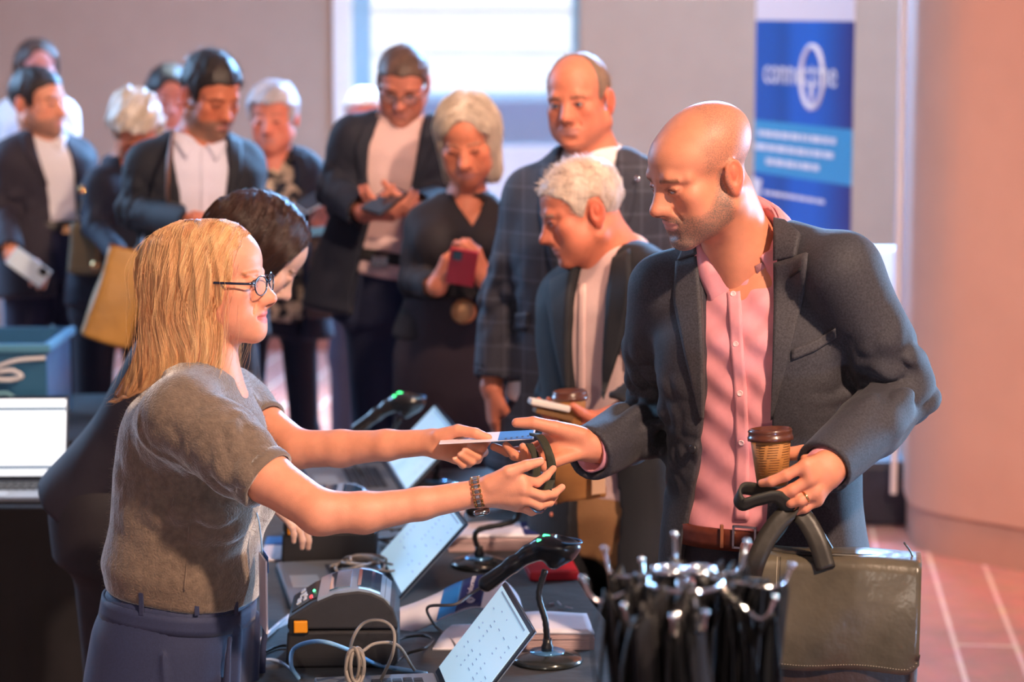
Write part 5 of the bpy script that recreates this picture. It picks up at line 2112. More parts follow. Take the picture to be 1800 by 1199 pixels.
    J.cap(P(1044, 793, 4.37), P(960, 836, 4.25), 0.040, 0.043, 0.003, 's')
    cd1 = nrm(P(1452, 820, 4.035) - P(1530, 748, 4.15))
    cp1 = P(1448, 824, 4.03)
    cd2 = nrm(P(1040, 796, 4.365) - P(1105, 762, 4.46))
    cp2 = P(1034, 799, 4.355)

    def cut(p):
        d1 = (p - cp1) @ cd1
        d1 = np.where(((p - cp1) ** 2).sum(1) < 0.12 ** 2, d1, -1)
        d2 = (p - cp2) @ cd2
        d2 = np.where(((p - cp2) ** 2).sum(1) < 0.12 ** 2, d2, -1)
        return np.maximum(d1, d2)
    J.fn(cut, (-50, -50, -50), (50, 50, 50), 0.002, 'i')
    lo, hi = J0.bounds()
    jo = field_obj('jacket', J, 0.0042, M_j, root, lo=lo, hi=hi)
    drape(J0, 'lapel', [(1362, 462), (1361, 520), (1359, 640), (1356, 738)], [(1421, 446), (1413, 522), (1389, 620), (1357, 738)], M_jl, jo, 0.006)
    drape(J0, 'collar', [(1360, 388), (1362, 415), (1362, 458)], [(1380, 392), (1408, 414), (1400, 452)], M_jl, jo, 0.007)
    drape(J0, 'lapel', [(1227, 452), (1234, 540), (1237, 640), (1236, 735)], [(1190, 462), (1186, 528), (1206, 622), (1234, 737)], M_jl, jo, 0.006)
    drape(J0, 'collar', [(1224, 430), (1228, 448)], [(1204, 438), (1194, 460)], M_jl, jo, 0.007, nu=8)
    drape(J0, 'breast_pocket', [(1391, 616), (1430, 600), (1469, 577)], [(1392, 634), (1432, 618), (1471, 594)], M_jl, jo, 0.0035, nu=14, nv=5)
    drape(J0, 'buttonhole', [(1392, 484), (1412, 472)], [(1394, 488), (1414, 476)], mat('dark_thread', (0.01, 0.01, 0.012), 0.8), jo, 0.008, nu=6, nv=3)
    pb, _ = J0.cast([(1219, 790)])
    g = J0.grad(pb)
    MB().lathe(pb[0] + g[0] * 0.002, [(0.008, 0), (0.0085, 0.002), (0.006, 0.0035), (0.002, 0.003)], 16, Z=g[0]).build('button', mat('dark_button', (0.02, 0.02, 0.025), 0.3), jo, smooth=True)
    # ---- shirt
    M_s = mat('pink_shirt_cloth', srgb(228, 150, 158), 0.62, var=0.03, scale=80, bump=0.0004, bscale=1200, sheen=0.15)

    def sfield():
        F = Field(fr)
        F.loft([(0.045, 0.168, 0.118), (0.06, 0.170, 0.122), (0.12, 0.156, 0.113), (0.22, 0.150, 0.113), (0.34, 0.165, 0.121), (0.42, 0.165, 0.117), (0.48, 0.135, 0.095), (0.52, 0.088, 0.072), (0.56, 0.062, 0.060)], n=2.4, k=0)
        F.use(WORLD)
        F.cap(P(1350, 436, 4.36), P(1450, 482, 4.28), 0.034, 0.034, 0.05)
        F.cap(P(1298, 450, 4.40), P(1200, 508, 4.44), 0.034, 0.032, 0.05)

        def wr(p):
            q = to_local(fr, p)
            a = np.abs(np.sin(q[:, 2] * 46 + q[:, 0] * 34 + wob(q, 14) * 1.6)) ** 2
            b = np.abs(np.sin(q[:, 2] * 34 - q[:, 0] * 42 + wob(q, 11, 4) * 1.9 + 1)) ** 2
            return (a * 0.005 + b * 0.0055) * (0.6 + 0.4 * wob(q, 9, 2)) - 0.004
        F.disp(wr)
        return F
    S0 = sfield()
    S = sfield()
    vn = [(1222, 300), (1226, 446), (1262, 482), (1290, 503), (1316, 480), (1350, 440), (1352, 300)]
    vq = to_local(fr, S0.cast(vn[1:-1])[0])[:, [0, 2]]
    vp = [(vq[0][0] - 0.01, 0.9)] + list(vq) + [(vq[-1][0] + 0.01, 0.9)]
    S.use(fr)
    S.fn(lambda q: np.maximum(poly2d(q[:, [0, 2]], vp), q[:, 1] - 0.03), (-9, -9, -9), (9, 9, 9), 0.002, 's')
    S.use(WORLD)
    S.cap(P(1308, 280, 4.33), P(1312, 445, 4.36), 0.066, 0.062, 0.004, 's')
    so = field_obj('shirt', S, 0.004, M_s, root)
    drape(S0, 'placket', [(1279, 515), (1284, 600), (1291, 690), (1294, 800), (1292, 915)], [(1302, 512), (1306, 600), (1313, 690), (1317, 800), (1316, 915)], M_s, so, 0.0022, nu=40, nv=5, off=0.001)
    M_bt = mat('shirt_button', srgb(232, 190, 190), 0.25)
    for bx_, by_ in ((1289, 518), (1294, 606), (1301, 692), (1304, 778), (1304, 860)):
        q, _ = S0.cast([(bx_, by_)])
        g = S0.grad(q)[0]
        MB().lathe(q[0] + g * 0.0025, [(0.0052, 0), (0.0055, 0.0012), (0.0042, 0.002), (0.0035, 0.0014), (0.001, 0.0012)], 16, Z=g).build('button', M_bt, so, smooth=True)
    # collar leaves
    ax = nrm(P(1300, 380, 4.345) - P(1322, 452, 4.375))
    collar('collar', P(1313, 450, 4.375), ax, P(1289, 470, 4.20) - P(1313, 452, 4.368), 0.072, M_s, so, h=0.060, gap=16, point=0.058, spread_=0.055, back=0.020)
    # cuffs
    for (p0, p1, r0, r1) in ((P(1462, 810, 4.05), P(1444, 830, 4.022), 0.037, 0.036), (P(1056, 790, 4.378), P(1036, 793, 4.36), 0.037, 0.040)):
        d = nrm(p1 - p0)
        L_ = np.linalg.norm(p1 - p0)
        MB().lathe(p0, [(r0, 0), (r1, L_), (r1 - 0.004, L_), (r0 - 0.004, 0)], 28, Z=d).build('cuff', M_s, so, smooth=True)
    # ---- trousers and belt
    M_t = mat('dark_trousers', srgb(38, 30, 40), 0.75, var=0.15, scale=200, bump=0.0005, bscale=800)
    to, TF = trousers(root, 'trousers', M_t, pel, yaw, legs, 1.03, top=0.06, seat=(0.165, 0.120), neck=nk)
    B = Field(fr)
    B.loft([(-0.05, 0.174, 0.127), (0.13, 0.172, 0.127)], n=2.4, k=0)
    belt = ring_on(B, fr, 'belt', 0.066, mat('brown_leather', srgb(92, 40, 24), 0.45, var=0.2, scale=60, bump=0.0006), root, h=0.038, thick=0.004)
    q, _ = B.cast([(1268, 942), (1226, 940)])
    for p in q[:1]:
        MB().box(p + A(0, -0.006, 0), (0.006, 0.008, 0.042)).build('belt_keeper', mat('light_brown_leather', srgb(140, 84, 58), 0.45), belt, bevel=0.001)
    pbk = B.cast([(1308, 944)])[0][0] + A(0.0, -0.007, 0)
    mb = MB()
    mb.box(pbk + A(0, 0, 0.019), (0.045, 0.004, 0.004), fr[1][0], fr[1][1], A(0, 0, 1))
    mb.box(pbk - A(0, 0, 0.019), (0.045, 0.004, 0.004), fr[1][0], fr[1][1], A(0, 0, 1))
    mb.box(pbk + fr[1][0] * 0.021, (0.004, 0.004, 0.04), fr[1][0], fr[1][1], A(0, 0, 1))
    mb.box(pbk - fr[1][0] * 0.021, (0.004, 0.004, 0.04), fr[1][0], fr[1][1], A(0, 0, 1))
    mb.build('buckle', mat('dull_steel', (0.5, 0.45, 0.42), 0.25, 1.0), belt)
    for i in (0, 1):
        shoe(root, legs[i][2], (math.sin(math.radians(yaw)), -math.cos(math.radians(yaw))), mat('brown_shoe', srgb(70, 38, 26), 0.35))
    # wedding ring
    rp_ = (fsL[2][1] + 2 * fsL[2][2]) / 3
    dz = nrm(fsL[2][2] - fsL[2][1])
    rgm = MB().lathe(rp_ - dz * 0.0022, [(0.0098, 0), (0.0108, 0.001), (0.0108, 0.0036), (0.0098, 0.0046)], 28, Z=dz).build('ring', mat('gold', (0.9, 0.55, 0.25), 0.15, 1.0), root, smooth=True)
    tag(rgm, 'gold wedding band')
    # ---- cup
    ct, cb = P(1354, 764, 4.05), P(1358, 852, 4.045)
    ax = nrm(ct - cb)
    cup = thing('coffee_cup', cb, 'brown paper coffee cup with a brown lid in the bald man\'s hand', 'cup')
    Lc = np.linalg.norm(ct - cb)
    MB().lathe(cb, [(0.024, 0.0), (0.026, 0.0), (0.0345, Lc), (0.033, Lc)], 40, Z=ax).build('cup_body', mat('kraft_card', srgb(168, 112, 56), 0.7, var=0.06, scale=60), cup, smooth=True)
    mb = MB()
    for k in range(13):
        h = Lc * (0.22 + 0.05 * k)
        r = 0.0261 + 0.0085 * h / Lc
        for s0 in (0.0, 0.9, 1.7):
            a0 = -1.2 + s0 * 0.9 + (k * 0.37) % 0.2
            pts = []
            X_ = nrm(np.cross(ax, A(0, 1, 0)))
            Y_ = np.cross(ax, X_)
            if Y_ @ (CAM - cb) < 0:
                Y_ = -Y_
            for t in np.linspace(a0, a0 + 0.55, 6):
                pts.append(cb + ax * h + r * 1.004 * (math.sin(t) * X_ + math.cos(t) * Y_))
            mb.tube(pts, 0.0006, 4)
    mb.build('printed_text', mat('brown_ink', srgb(104, 62, 30), 0.7), cup)
    lid = MB().lathe(ct, [(0.0360, -0.010), (0.0385, -0.009), (0.0385, -0.003), (0.0370, -0.002), (0.0365, 0.004), (0.0375, 0.006), (0.0350, 0.010), (0.0320, 0.010), (0.0300, 0.005), (0.0200, 0.0045), (0.0185, 0.006), (0.0, 0.006)], 48, Z=ax).build('lid', mat('brown_lid', srgb(88, 48, 34), 0.3, coat=0.4), cup, smooth=True)
    MB().tube([ct + ax * 0.009 + 0.033 * (math.cos(a) * X_ + math.sin(a) * Y_) for a in np.linspace(0.3, 0.9, 6)], 0.002, 6).build('sip_hole', M_black, lid)

    # ---- leather bag
    M_lea = mat('worn_dark_leather', srgb(88, 80, 66), 0.30, var=0.34, scale=9, bump=0.003, bscale=22, coat=0.15)
    M_lea2 = mat('dark_leather_body', srgb(58, 42, 36), 0.45, var=0.2, scale=14, bump=0.002, bscale=40)
    M_strap = mat('strap_leather', srgb(46, 42, 36), 0.45, var=0.15, scale=40, bump=0.0008)
    bc = P(1455, 1115, 4.02)
    bx_ = nrm(A(math.cos(math.radians(-8)), math.sin(math.radians(-8)), -0.01))
    by_ = nrm(np.cross(A(0, 0, 1), bx_))
    bz_ = np.cross(bx_, by_)
    bfr = frame(bc, bx_, by_, bz_)
    bag = thing('briefcase', P(1455, 1290, 4.02), 'worn dark leather briefcase hanging from the bald man\'s left hand', 'bag')
    F = Field(bfr)
    F.box((0, 0, -0.03), (0.148, 0.045, 0.165), 0.03)
    F.ell((0, 0.0, -0.06), (0.13, 0.050, 0.11), 0.03)
    F.disp(lambda p: wob(p, 24) * 0.002 + wob(p, 60, 3) * 0.0007)
    field_obj('bag_body', F, 0.005, M_lea2, bag)
    BF = F
    # flap
    G = np.zeros((34, 26, 3))
    for i in range(34):
        for j in range(26):
            u = -0.150 + 0.300 * i / 33
            t = j / 25
            # over the top and down the front
            if t < 0.25:
                y, z = 0.045 - 0.09 * (t / 0.25), 0.136 + 0.004 * math.sin(t / 0.25 * 3.14)
            else:
                tt = (t - 0.25) / 0.75
                z = 0.136 - 0.182 * tt
                y = -0.050 - 0.014 * math.sin(tt * 2.6) - 0.004 * math.sin(u * 40 + tt * 3) * tt
            edge = max(0, abs(u) - 0.125) / 0.025
            zc = z + 0.018 * edge ** 2 * (1 if t > 0.9 else 0)
            G[i, j] = to_world(bfr, A(u, y, zc + 0.002 * math.sin(u * 30)))
    O = np.cross(np.gradient(G, axis=1), np.gradient(G, axis=0))
    O /= np.linalg.norm(O, axis=2)[:, :, None] + 1e-9
    if (O[15, 20] @ by_) > 0:
        O = -O
    fl = sheet(G, 0.003, M_lea, 'flap', bag, O)
    M_st = mat('pale_stitching', srgb(170, 160, 140), 0.7)
    for (i0, j0, i1, j1) in ((0, 24, 33, 24),):
        mb = MB()
        for i in range(0, 132):
            t = i / 132 * 33
            a = int(t)
            f_ = t - a
            p = G[a, 24] * (1 - f_) + G[min(a + 1, 33), 24] * f_ + O[a, 24] * 0.0036
            if i % 2 == 0:
                mb.box(p, (0.0022, 0.0008, 0.0007), bx_, by_, bz_)
        mb.build('stitching', M_st, fl)
    for iu in (7, 8):
        MB().tube([G[iu, j] * (1 - (iu - 7) * 0.4) + G[7, j] * ((iu - 7) * 0.4) + O[iu, j] * 0.0034 for j in range(6, 25)], 0.0007, 5).build('seam', M_st if iu == 7 else M_strap, fl, smooth=True)
    MB().tube(spline([to_world(bfr, A(-0.147, 0, 0.137)), to_world(bfr, A(0, -0.03, 0.142)), to_world(bfr, A(0.147, 0, 0.137))], 10), 0.004, 8).build('piping', M_strap, bag, smooth=True)

    def strap_obj(name, ctr, width, thick, m, parent, wd=None):
        c_ = spline(ctr, 8)
        G = np.zeros((len(c_), 4, 3))
        O = np.zeros((len(c_), 4, 3))
        for i, p in enumerate(c_):
            T_ = nrm(c_[min(i + 1, len(c_) - 1)] - c_[max(i - 1, 0)])
            W_ = nrm(wd(i / (len(c_) - 1))) if wd else bx_
            W_ = nrm(W_ - T_ * (W_ @ T_))
            N_ = np.cross(T_, W_)
            for j in range(4):
                G[i, j] = p + W_ * width * (j / 3 - 0.5)
                O[i, j] = N_
        return sheet(G, thick, m, name, parent, O)
    hp = P(1402, 902, 4.00)
    strap_obj('handle', [to_world(bfr, A(-0.128, -0.054, 0.105)), P(1330, 985, 3.975), P(1352, 940, 3.985), P(1382, 905, 3.995), hp, P(1420, 920, 3.99), P(1438, 955, 3.975), P(1452, 1000, 3.962)], 0.032, 0.0022, M_strap, bag)
    strap_obj('handle', [to_world(bfr, A(-0.128, 0.040, 0.120)), P(1335, 970, 4.04), P(1375, 915, 4.02), P(1405, 900, 4.01), P(1430, 935, 4.03), to_world(bfr, A(0.0, 0.040, 0.120))], 0.028, 0.002, M_strap, bag)
    for a in (P(1601, 985, 4.0), P(1608, 1050, 4.0), P(1605, 1100, 4.0)):
        MB().tube(spline([a + A(-0.012, 0, 0.03), a + A(0.002, -0.004, 0.008), a + A(0.008, -0.004, -0.03)], 4), 0.004, 8, flat=(1, 0.4)).build('zip_pull', M_strap, bag, smooth=True)
    MB().tube([P(1604, 1092, 4.0) + A(0.009 * math.cos(a), 0, 0.009 * math.sin(a)) for a in np.linspace(0, 6.28, 16)], 0.0022, 6, caps=False).build('ring', MATS['dull_steel'], bag, smooth=True)
    # black strap loop beside his fingers
    o = strap_obj('strap_loop', [P(1372, 872, 4.03), P(1335, 862, 4.02), P(1305, 858, 4.00), P(1295, 872, 3.985), P(1306, 888, 3.975), P(1335, 880, 3.975), P(1368, 876, 3.98), P(1385, 905, 4.0), P(1352, 960, 4.02), P(1318, 1020, 4.03)], 0.024, 0.0010, mat('black_webbing', srgb(44, 42, 34), 0.6, bump=0.0004, bscale=900), None, wd=lambda t: A(0.35, -0.55, 1))
    tag(o, 'folded black webbing strap poking left from the hand with the cup', 'strap')
    return HF


MAN_H = build_man()
# ------------------------------------------------------------------ blonde woman handing over the badge
def knit_hem(name, c, ax, r0, L_, m, parent, n=80, sq=None, rib=0.0012):
    """ribbed band around an axis"""
    ax = nrm(ax)
    X_ = nrm(np.cross(ax, A(0.2, 0.9, 0.1)))
    Y_ = np.cross(ax, X_)
    V_, F_ = [], []
    for j, (dr, t) in enumerate([(-0.005, 0.0), (0.0, 0.0), (0.001, 0.5), (0.0, 1.0), (-0.005, 1.0)]):
        for i in range(n):
            a = 2 * math.pi * i / n
            r = r0 + dr + (rib if i % 2 else 0) * (1 if 0 < j < 4 else 0)
            V_.append(c + ax * t * L_ + r * (math.cos(a) * X_ + math.sin(a) * Y_))
    for j in range(4):
        for i in range(n):
            i2 = (i + 1) % n
            F_.append((j * n + i, j * n + i2, (j + 1) * n + i2, (j + 1) * n + i))
    return mesh_obj(name, V_, F_, m, parent)


def glasses(fr, m, label, s=1.0, rim=0.0016, name='glasses'):
    root = thing(name, to_world(fr, A(0, -0.10, 0.0)), label, 'glasses')
    mb = MB()
    for sx_ in (-1, 1):
        ring = [to_world(fr, A(sx_ * (0.032 + 0.0245 * math.cos(a)), -0.108 + 0.010 * abs(0.032 + 0.0245 * math.cos(a)) / 0.06, -0.003 + 0.0180 * math.sin(a) * (1.08 if math.sin(a) < 0 else 0.95))) for a in np.linspace(0, 2 * math.pi, 33)]
        mb.tube(ring, rim * s, 8, caps=False)
    mb.tube(spline([to_world(fr, A(-0.009, -0.108, 0.001)), to_world(fr, A(0, -0.111, 0.004)), to_world(fr, A(0.009, -0.108, 0.001))], 4), rim * s, 8)
    mb.build('rims', m, root, smooth=True)
    for sx_ in (-1, 1):
        MB().tube(spline([to_world(fr, A(sx_ * 0.058, -0.099, 0.004)), to_world(fr, A(sx_ * 0.071, -0.088, 0.004)), to_world(fr, A(sx_ * 0.079, -0.02, 0.008)), to_world(fr, A(sx_ * 0.081, 0.014, 0.010)), to_world(fr, A(sx_ * 0.080, 0.035, -0.012))], 6), rim * s * 1.1, 8, flat=(1, 1.5)).build('temple', m, root, smooth=True)
        lens = [to_world(fr, A(sx_ * (0.032 + 0.0245 * math.cos(a)), -0.107 + 0.010 * abs(0.032 + 0.0245 * math.cos(a)) / 0.06, -0.003 + 0.0172 * math.sin(a))) for a in np.linspace(0, 2 * math.pi, 25)[:-1]]
        MB().prism(lens, fr[1][1] * 0.001).build('lens', mat('spectacle_lens', (0.7, 0.85, 1.0), 0.02, alpha=0.07, spec=0.8), root)
    return root


def build_blonde():
    pel = P(312, 1110, 4.45)
    nk = P(352, 655, 4.45)
    yaw = 78
    root = person('blonde woman in glasses and a grey knitted top handing over a badge', pel)
    fr = tframe(pel, nk, yaw)
    HF = hframe(P(378, 497, 4.45), 78, -2, 0, 0.95)
    shR, shL = P(328, 738, 4.28), P(402, 705, 4.64)
    elR, elL = P(560, 900, 4.15), P(522, 790, 4.52)
    wrR, wrL = P(842, 868, 4.17), P(757, 778, 4.42)
    legs = []
    for dx, sx_ in ((0.095, 1), (-0.095, -1)):
        h = to_world(fr, A(dx, 0.01, -0.05))
        legs.append((h, A(h[0] + 0.01, h[1], 0.50), A(h[0] - 0.01, h[1], 0.09)))
    base = srgb(230, 154, 122)
    Fh = Field()
    head_ops(Fh, HF, fem=True, jaw=0.95, nose=0.95, lid=0.9, mouth=0.6, chin=0.0)
    Fh.use(WORLD)
    nb = to_world(HF, A(0, 0.022, -0.055))
    Fh.cap(nb, P(362, 645, 4.45), 0.049, 0.050, 0.025)
    Fh.cap(P(362, 645, 4.45), P(370, 700, 4.45), 0.052, 0.07, 0.04)
    hv = Fh.mesh(0.0026)
    fsR = [[P(860, 856, 4.16), P(916, 843, 4.155), P(944, 849, 4.175), P(960, 838, 4.195), P(973, 824, 4.215)],
           [P(858, 864, 4.165), P(920, 861, 4.15), P(953, 872, 4.165), P(974, 868, 4.185), P(988, 857, 4.20)],
           [P(857, 873, 4.17), P(917, 877, 4.155), P(948, 889, 4.17), P(966, 884, 4.19), P(976, 873, 4.21)],
           [P(856, 880, 4.18), P(908, 891, 4.17), P(934, 900, 4.185), P(950, 896, 4.20), P(960, 888, 4.215)]]
    thR = [P(862, 850, 4.155), P(893, 830, 4.145), P(925, 819, 4.15), P(950, 812, 4.16)]
    FR = Field()
    hand_ops(FR, P(846, 867, 4.17), fsR, thR, 0.95, thin=0.93)
    FR.chain([P(842, 867, 4.17), P(740, 886, 4.165), P(640, 902, 4.155), elR, P(470, 840, 4.20), P(390, 780, 4.25)],
             [0.0235, 0.0275, 0.0350, 0.038, 0.044, 0.046], 0.012, 0.012)
    FR.ell(P(566, 912, 4.15), (0.028, 0.028, 0.022), 0.02)
    rv = FR.mesh(0.0021)
    fsL = [[P(772, 776, 4.43), P(818, 763, 4.42), P(855, 776, 4.40), P(848, 788, 4.375), P(826, 784, 4.365)],
           [P(770, 783, 4.42), P(814, 781, 4.42), P(850, 795, 4.40), P(839, 803, 4.375), P(817, 792, 4.36)],
           [P(769, 789, 4.41), P(808, 796, 4.41), P(839, 808, 4.39), P(828, 812, 4.37), P(809, 800, 4.355)],
           [P(768, 795, 4.40), P(801, 807, 4.40), P(824, 815, 4.385), P(813, 818, 4.37), P(799, 808, 4.355)]]
    thL = [P(772, 768, 4.40), P(805, 757, 4.385), P(836, 762, 4.372), P(858, 770, 4.368)]
    FL = Field()
    hand_ops(FL, P(762, 779, 4.42), fsL, thL, 0.95, thin=0.93)
    FL.chain([P(757, 778, 4.42), P(680, 783, 4.45), P(600, 789, 4.49), elL, P(460, 745, 4.58), P(425, 720, 4.62)],
             [0.0235, 0.0275, 0.0335, 0.036, 0.041, 0.042], 0.012, 0.012)
    lv = FL.mesh(0.0023)
    FB = coarse_body(pel, nk, yaw, (shL, shR), (shL, shR), (shL, shR), legs, 0.92, fem=True)
    bv = FB.mesh(0.014)
    ht = skin_tint(HF, base, lips=srgb(214, 104, 98), brow=srgb(176, 122, 84), fem=True)

    def tint(v):
        c = ht(v)
        for fs in (fsR, fsL):
            for p in fs:
                tip = p[4] + (p[4] - p[3]) * 0.15
                dd = ((v - tip) ** 2).sum(1)
                m = np.exp(-dd / 0.00003)[:, None] * 0.4
                c[:, :3] = c[:, :3] * (1 - m) + np.array(srgb(250, 205, 190)) * m
        return c
    body_mesh(root, [hv, rv, lv, bv], tint)
    eyes_obj(HF, root, (0.10, 0.22, 0.30), look=P(1150, 480, 4.3) - HF[0])
    for sx_ in (-1, 1):
        up_l = spline([to_world(HF, A(sx_ * 0.019, -0.0925, 0.0035)), to_world(HF, A(sx_ * 0.027, -0.0945, 0.0075)), to_world(HF, A(sx_ * 0.036, -0.0925, 0.0075)), to_world(HF, A(sx_ * 0.046, -0.0865, 0.0030))], 5)
        mb = MB()
        mb.tube(up_l, 0.0009, 6)
        for q_ in up_l[3::2]:
            mb.tube([q_, q_ + to_world(HF, A(sx_ * 0.002, -0.007, 0.003)) - HF[0]], [0.0005, 0.0002], 5)
        mb.build('eyelashes', mat('lash_brown', srgb(60, 38, 30), 0.6), root, smooth=True)
        MB().tube(spline([to_world(HF, A(sx_ * 0.020, -0.0915, -0.004)), to_world(HF, A(sx_ * 0.031, -0.0925, -0.0072)), to_world(HF, A(sx_ * 0.044, -0.0870, -0.003))], 5), 0.0006, 6).build('lower_eyelid', mat('lid_pink', srgb(170, 96, 80), 0.6), root, smooth=True)
    # ---- top
    M_k = mat('grey_brown_knit', srgb(118, 100, 86), 0.95, var=0.22, scale=90, bump=0.0022, bscale=260, sheen=0.9)

    def kfield():
        F = Field(fr)
        F.loft([(0.072, 0.152, 0.136), (0.088, 0.154, 0.138), (0.125, 0.163, 0.147, 0, 0.004), (0.20, 0.152, 0.134, 0, 0.004), (0.30, 0.158, 0.134, 0, 0.002), (0.38, 0.168, 0.130), (0.42, 0.166, 0.118), (0.455, 0.12, 0.090), (0.485, 0.066, 0.066)], n=2.3, k=0, cap=0.012)
        for sx_ in (-1, 1):
            F.ell((sx_ * 0.075, -0.085, 0.27), (0.070, 0.060, 0.065), 0.05)
        F.use(WORLD)
        F.cap(P(345, 672, 4.40), P(322, 728, 4.30), 0.045, 0.062, 0.06)
        F.cap(P(365, 665, 4.50), P(402, 702, 4.62), 0.045, 0.056, 0.06)
        F.chain([P(322, 734, 4.29), P(392, 782, 4.245), P(468, 842, 4.20)], [0.074, 0.066, 0.057], 0.045, 0.03)
        F.chain([shL, P(430, 722, 4.60), P(466, 748, 4.565)], [0.060, 0.052, 0.046], 0.04, 0.02)
        F.disp(folds(5, 0.0030, 12, (1, 1, 1), [(P(400, 800, 4.2), 0.10, 0.016), (P(250, 860, 4.3), 0.10, 0.006), (P(370, 900, 4.3), 0.09, 0.010)]))
        F.disp(lambda p: wob(p, 420) * 0.0006)
        return F
    K = kfield()
    hd = nrm(P(468, 842, 4.20) - P(392, 782, 4.245))
    hp_ = P(470, 844, 4.20)
    hd2 = nrm(P(466, 748, 4.565) - P(430, 722, 4.60))
    hp2 = P(466, 748, 4.565)

    def cut(p):
        d1 = (p - hp_) @ hd
        d1 = np.where(((p - hp_) ** 2).sum(1) < 0.11 ** 2, d1, -1)
        d2 = (p - hp2) @ hd2
        d2 = np.where(((p - hp2) ** 2).sum(1) < 0.10 ** 2, d2, -1)
        return np.maximum(d1, d2)
    K.fn(cut, (-50,) * 3, (50,) * 3, 0.002, 'i')
    K.cap(hp_ - hd * 0.03, hp_ + hd * 0.05, 0.046, 0.048, 0.003, 's')
    K.cap(hp2 - hd2 * 0.03, hp2 + hd2 * 0.05, 0.040, 0.041, 0.003, 's')
    K.cap(P(372, 560, 4.45), P(360, 668, 4.45), 0.058, 0.056, 0.005, 's')
    ko = field_obj('knitted_top', K, 0.0042, M_k, root)
    M_kr = mat('grey_brown_rib', srgb(118, 100, 86), 0.95, var=0.1, scale=120, bump=0.001, bscale=300, sheen=0.8)
    knit_hem('sleeve_hem', hp_ - hd * 0.020, hd, 0.0575, 0.022, M_kr, ko)
    knit_hem('sleeve_hem', hp2 - hd2 * 0.018, hd2, 0.0475, 0.020, M_kr, ko)
    # side seam
    K0 = kfield()
    drape(K0, 'side_seam', [(334, 880), (330, 960), (322, 1040)], [(337, 880), (333, 960), (325, 1040)], M_kr, ko, 0.0012, nu=24, nv=2)
    # fuzz
    rng = np.random.RandomState(4)
    v, f = K0.mesh(0.006)
    g = K0.grad(v)
    sel = rng.randint(0, len(v), 9000)
    r0_ = v[sel] + rng.normal(size=(9000, 3)) * 0.008
    dist = K0.ev(r0_, False)
    r0_ = r0_ - g[sel] * dist[:, None]
    keep = (cut(r0_) < -0.004) & (r0_[:, 2] > pel[2] + 0.08)
    r0_, gg = r0_[keep], g[sel][keep]
    tdn = rng.normal(size=r0_.shape) * 0.6
    path = np.stack([r0_, r0_ + gg * 0.0025 + tdn * 0.0018, r0_ + gg * 0.005 + tdn * 0.005], 1)
    strand_mesh(path, 0.00016, 'fuzz', mat('knit_fuzz', srgb(134, 116, 102), 0.95), ko)
    # ---- trousers
    M_t = mat('navy_trousers', srgb(42, 50, 84), 0.7, var=0.12, scale=250, bump=0.0004, bscale=900, sheen=0.2)
    F = Field(fr)
    F.loft([(-0.50, 0.150, 0.120, 0, 0.0), (-0.20, 0.172, 0.148, 0, 0.004), (-0.10, 0.170, 0.152, 0, 0.008), (0.0, 0.160, 0.145, 0, 0.006), (0.05, 0.150, 0.134, 0, 0.0), (0.078, 0.146, 0.130)], n=2.4, k=0, cap=0.01)
    F.use(WORLD)
    for i in (0, 1):
        a, b, c = legs[i]
        F.chain([a - A(0, 0, 0.25), b, A(c[0], c[1], 0.09)], [0.115, 0.105, 0.10], 0.05, 0.04)
    F.use(fr)
    for k, (x0, amp) in enumerate([(-0.105, 0.012), (-0.055, 0.010), (0.06, 0.011), (0.11, 0.010)]):
        F.cap((x0, -0.135, 0.035), (x0 * 1.05, -0.150, -0.45), 0.005, 0.016, 0.02)
    F.cap((-0.165, -0.03, 0.0), (-0.172, -0.06, -0.14), 0.0015, 0.002, 0.008)
    F.disp(folds(6, 0.003, 11, (1, 1, 0.4)))
    lo, hi = F.bounds()
    lo[2] = 0.03
    tro = field_obj('trousers', F, 0.006, M_t, root, lo=lo, hi=hi)
    WB = Field(fr)
    WB.loft([(-0.05, 0.158, 0.142, 0, 0.003), (0.12, 0.146, 0.130)], n=2.4, k=0)
    wb_ = ring_on(WB, fr, 'waistband', 0.050, M_t, tro, h=0.036, thick=0.003)
    for px_ in (250, 345, 412):
        q = WB.cast([(px_, 1062)])[0][0]
        g = WB.grad(q[None])[0]
        MB().box(q + g * 0.004, (0.009, 0.004, 0.042), nrm(np.cross(A(0, 0, 1), g)), g, A(0, 0, 1)).build('belt_loop', M_t, wb_, bevel=0.001)
    for i in (0, 1):
        shoe(root, legs[i][2], (1, 0.1), M_black)
    # ---- hair
    y0 = Field(HF)

    def hairvol():
        F = Field(HF)
        F.ell((0, 0.036, 0.030), (0.090, 0.117, 0.092), 0)
        F.ell((0, -0.020, 0.060), (0.060, 0.060, 0.055), 0.03)
        F.loft([(-0.225, 0.090, 0.120, 0, 0.095), (-0.18, 0.092, 0.112, 0, 0.075), (-0.10, 0.090, 0.100, 0, 0.050), (-0.03, 0.090, 0.096, 0, 0.048), (0.03, 0.088, 0.088, 0, 0.05)], n=2.2, k=0.03)
        poly = [(-0.076, 0.3), (-0.074, 0.092), (-0.066, 0.062), (-0.052, 0.020), (-0.046, -0.014), (-0.052, -0.070), (-0.062, -0.158), (-0.078, -0.222), (-0.03, -0.222), (0.02, -0.190), (0.07, -0.172), (0.12, -0.195), (0.19, -0.222), (0.3, -0.22), (0.3, 0.3)]
        F.fn(lambda q: poly2d(q[:, 1:3], poly), (-1,) * 3, (1,) * 3, 0.008, 'i')
        F.ell((0, -0.085, -0.105), (0.064, 0.115, 0.155), 0.01, 's')
        return F
    HV = hairvol()
    HV2 = hairvol()
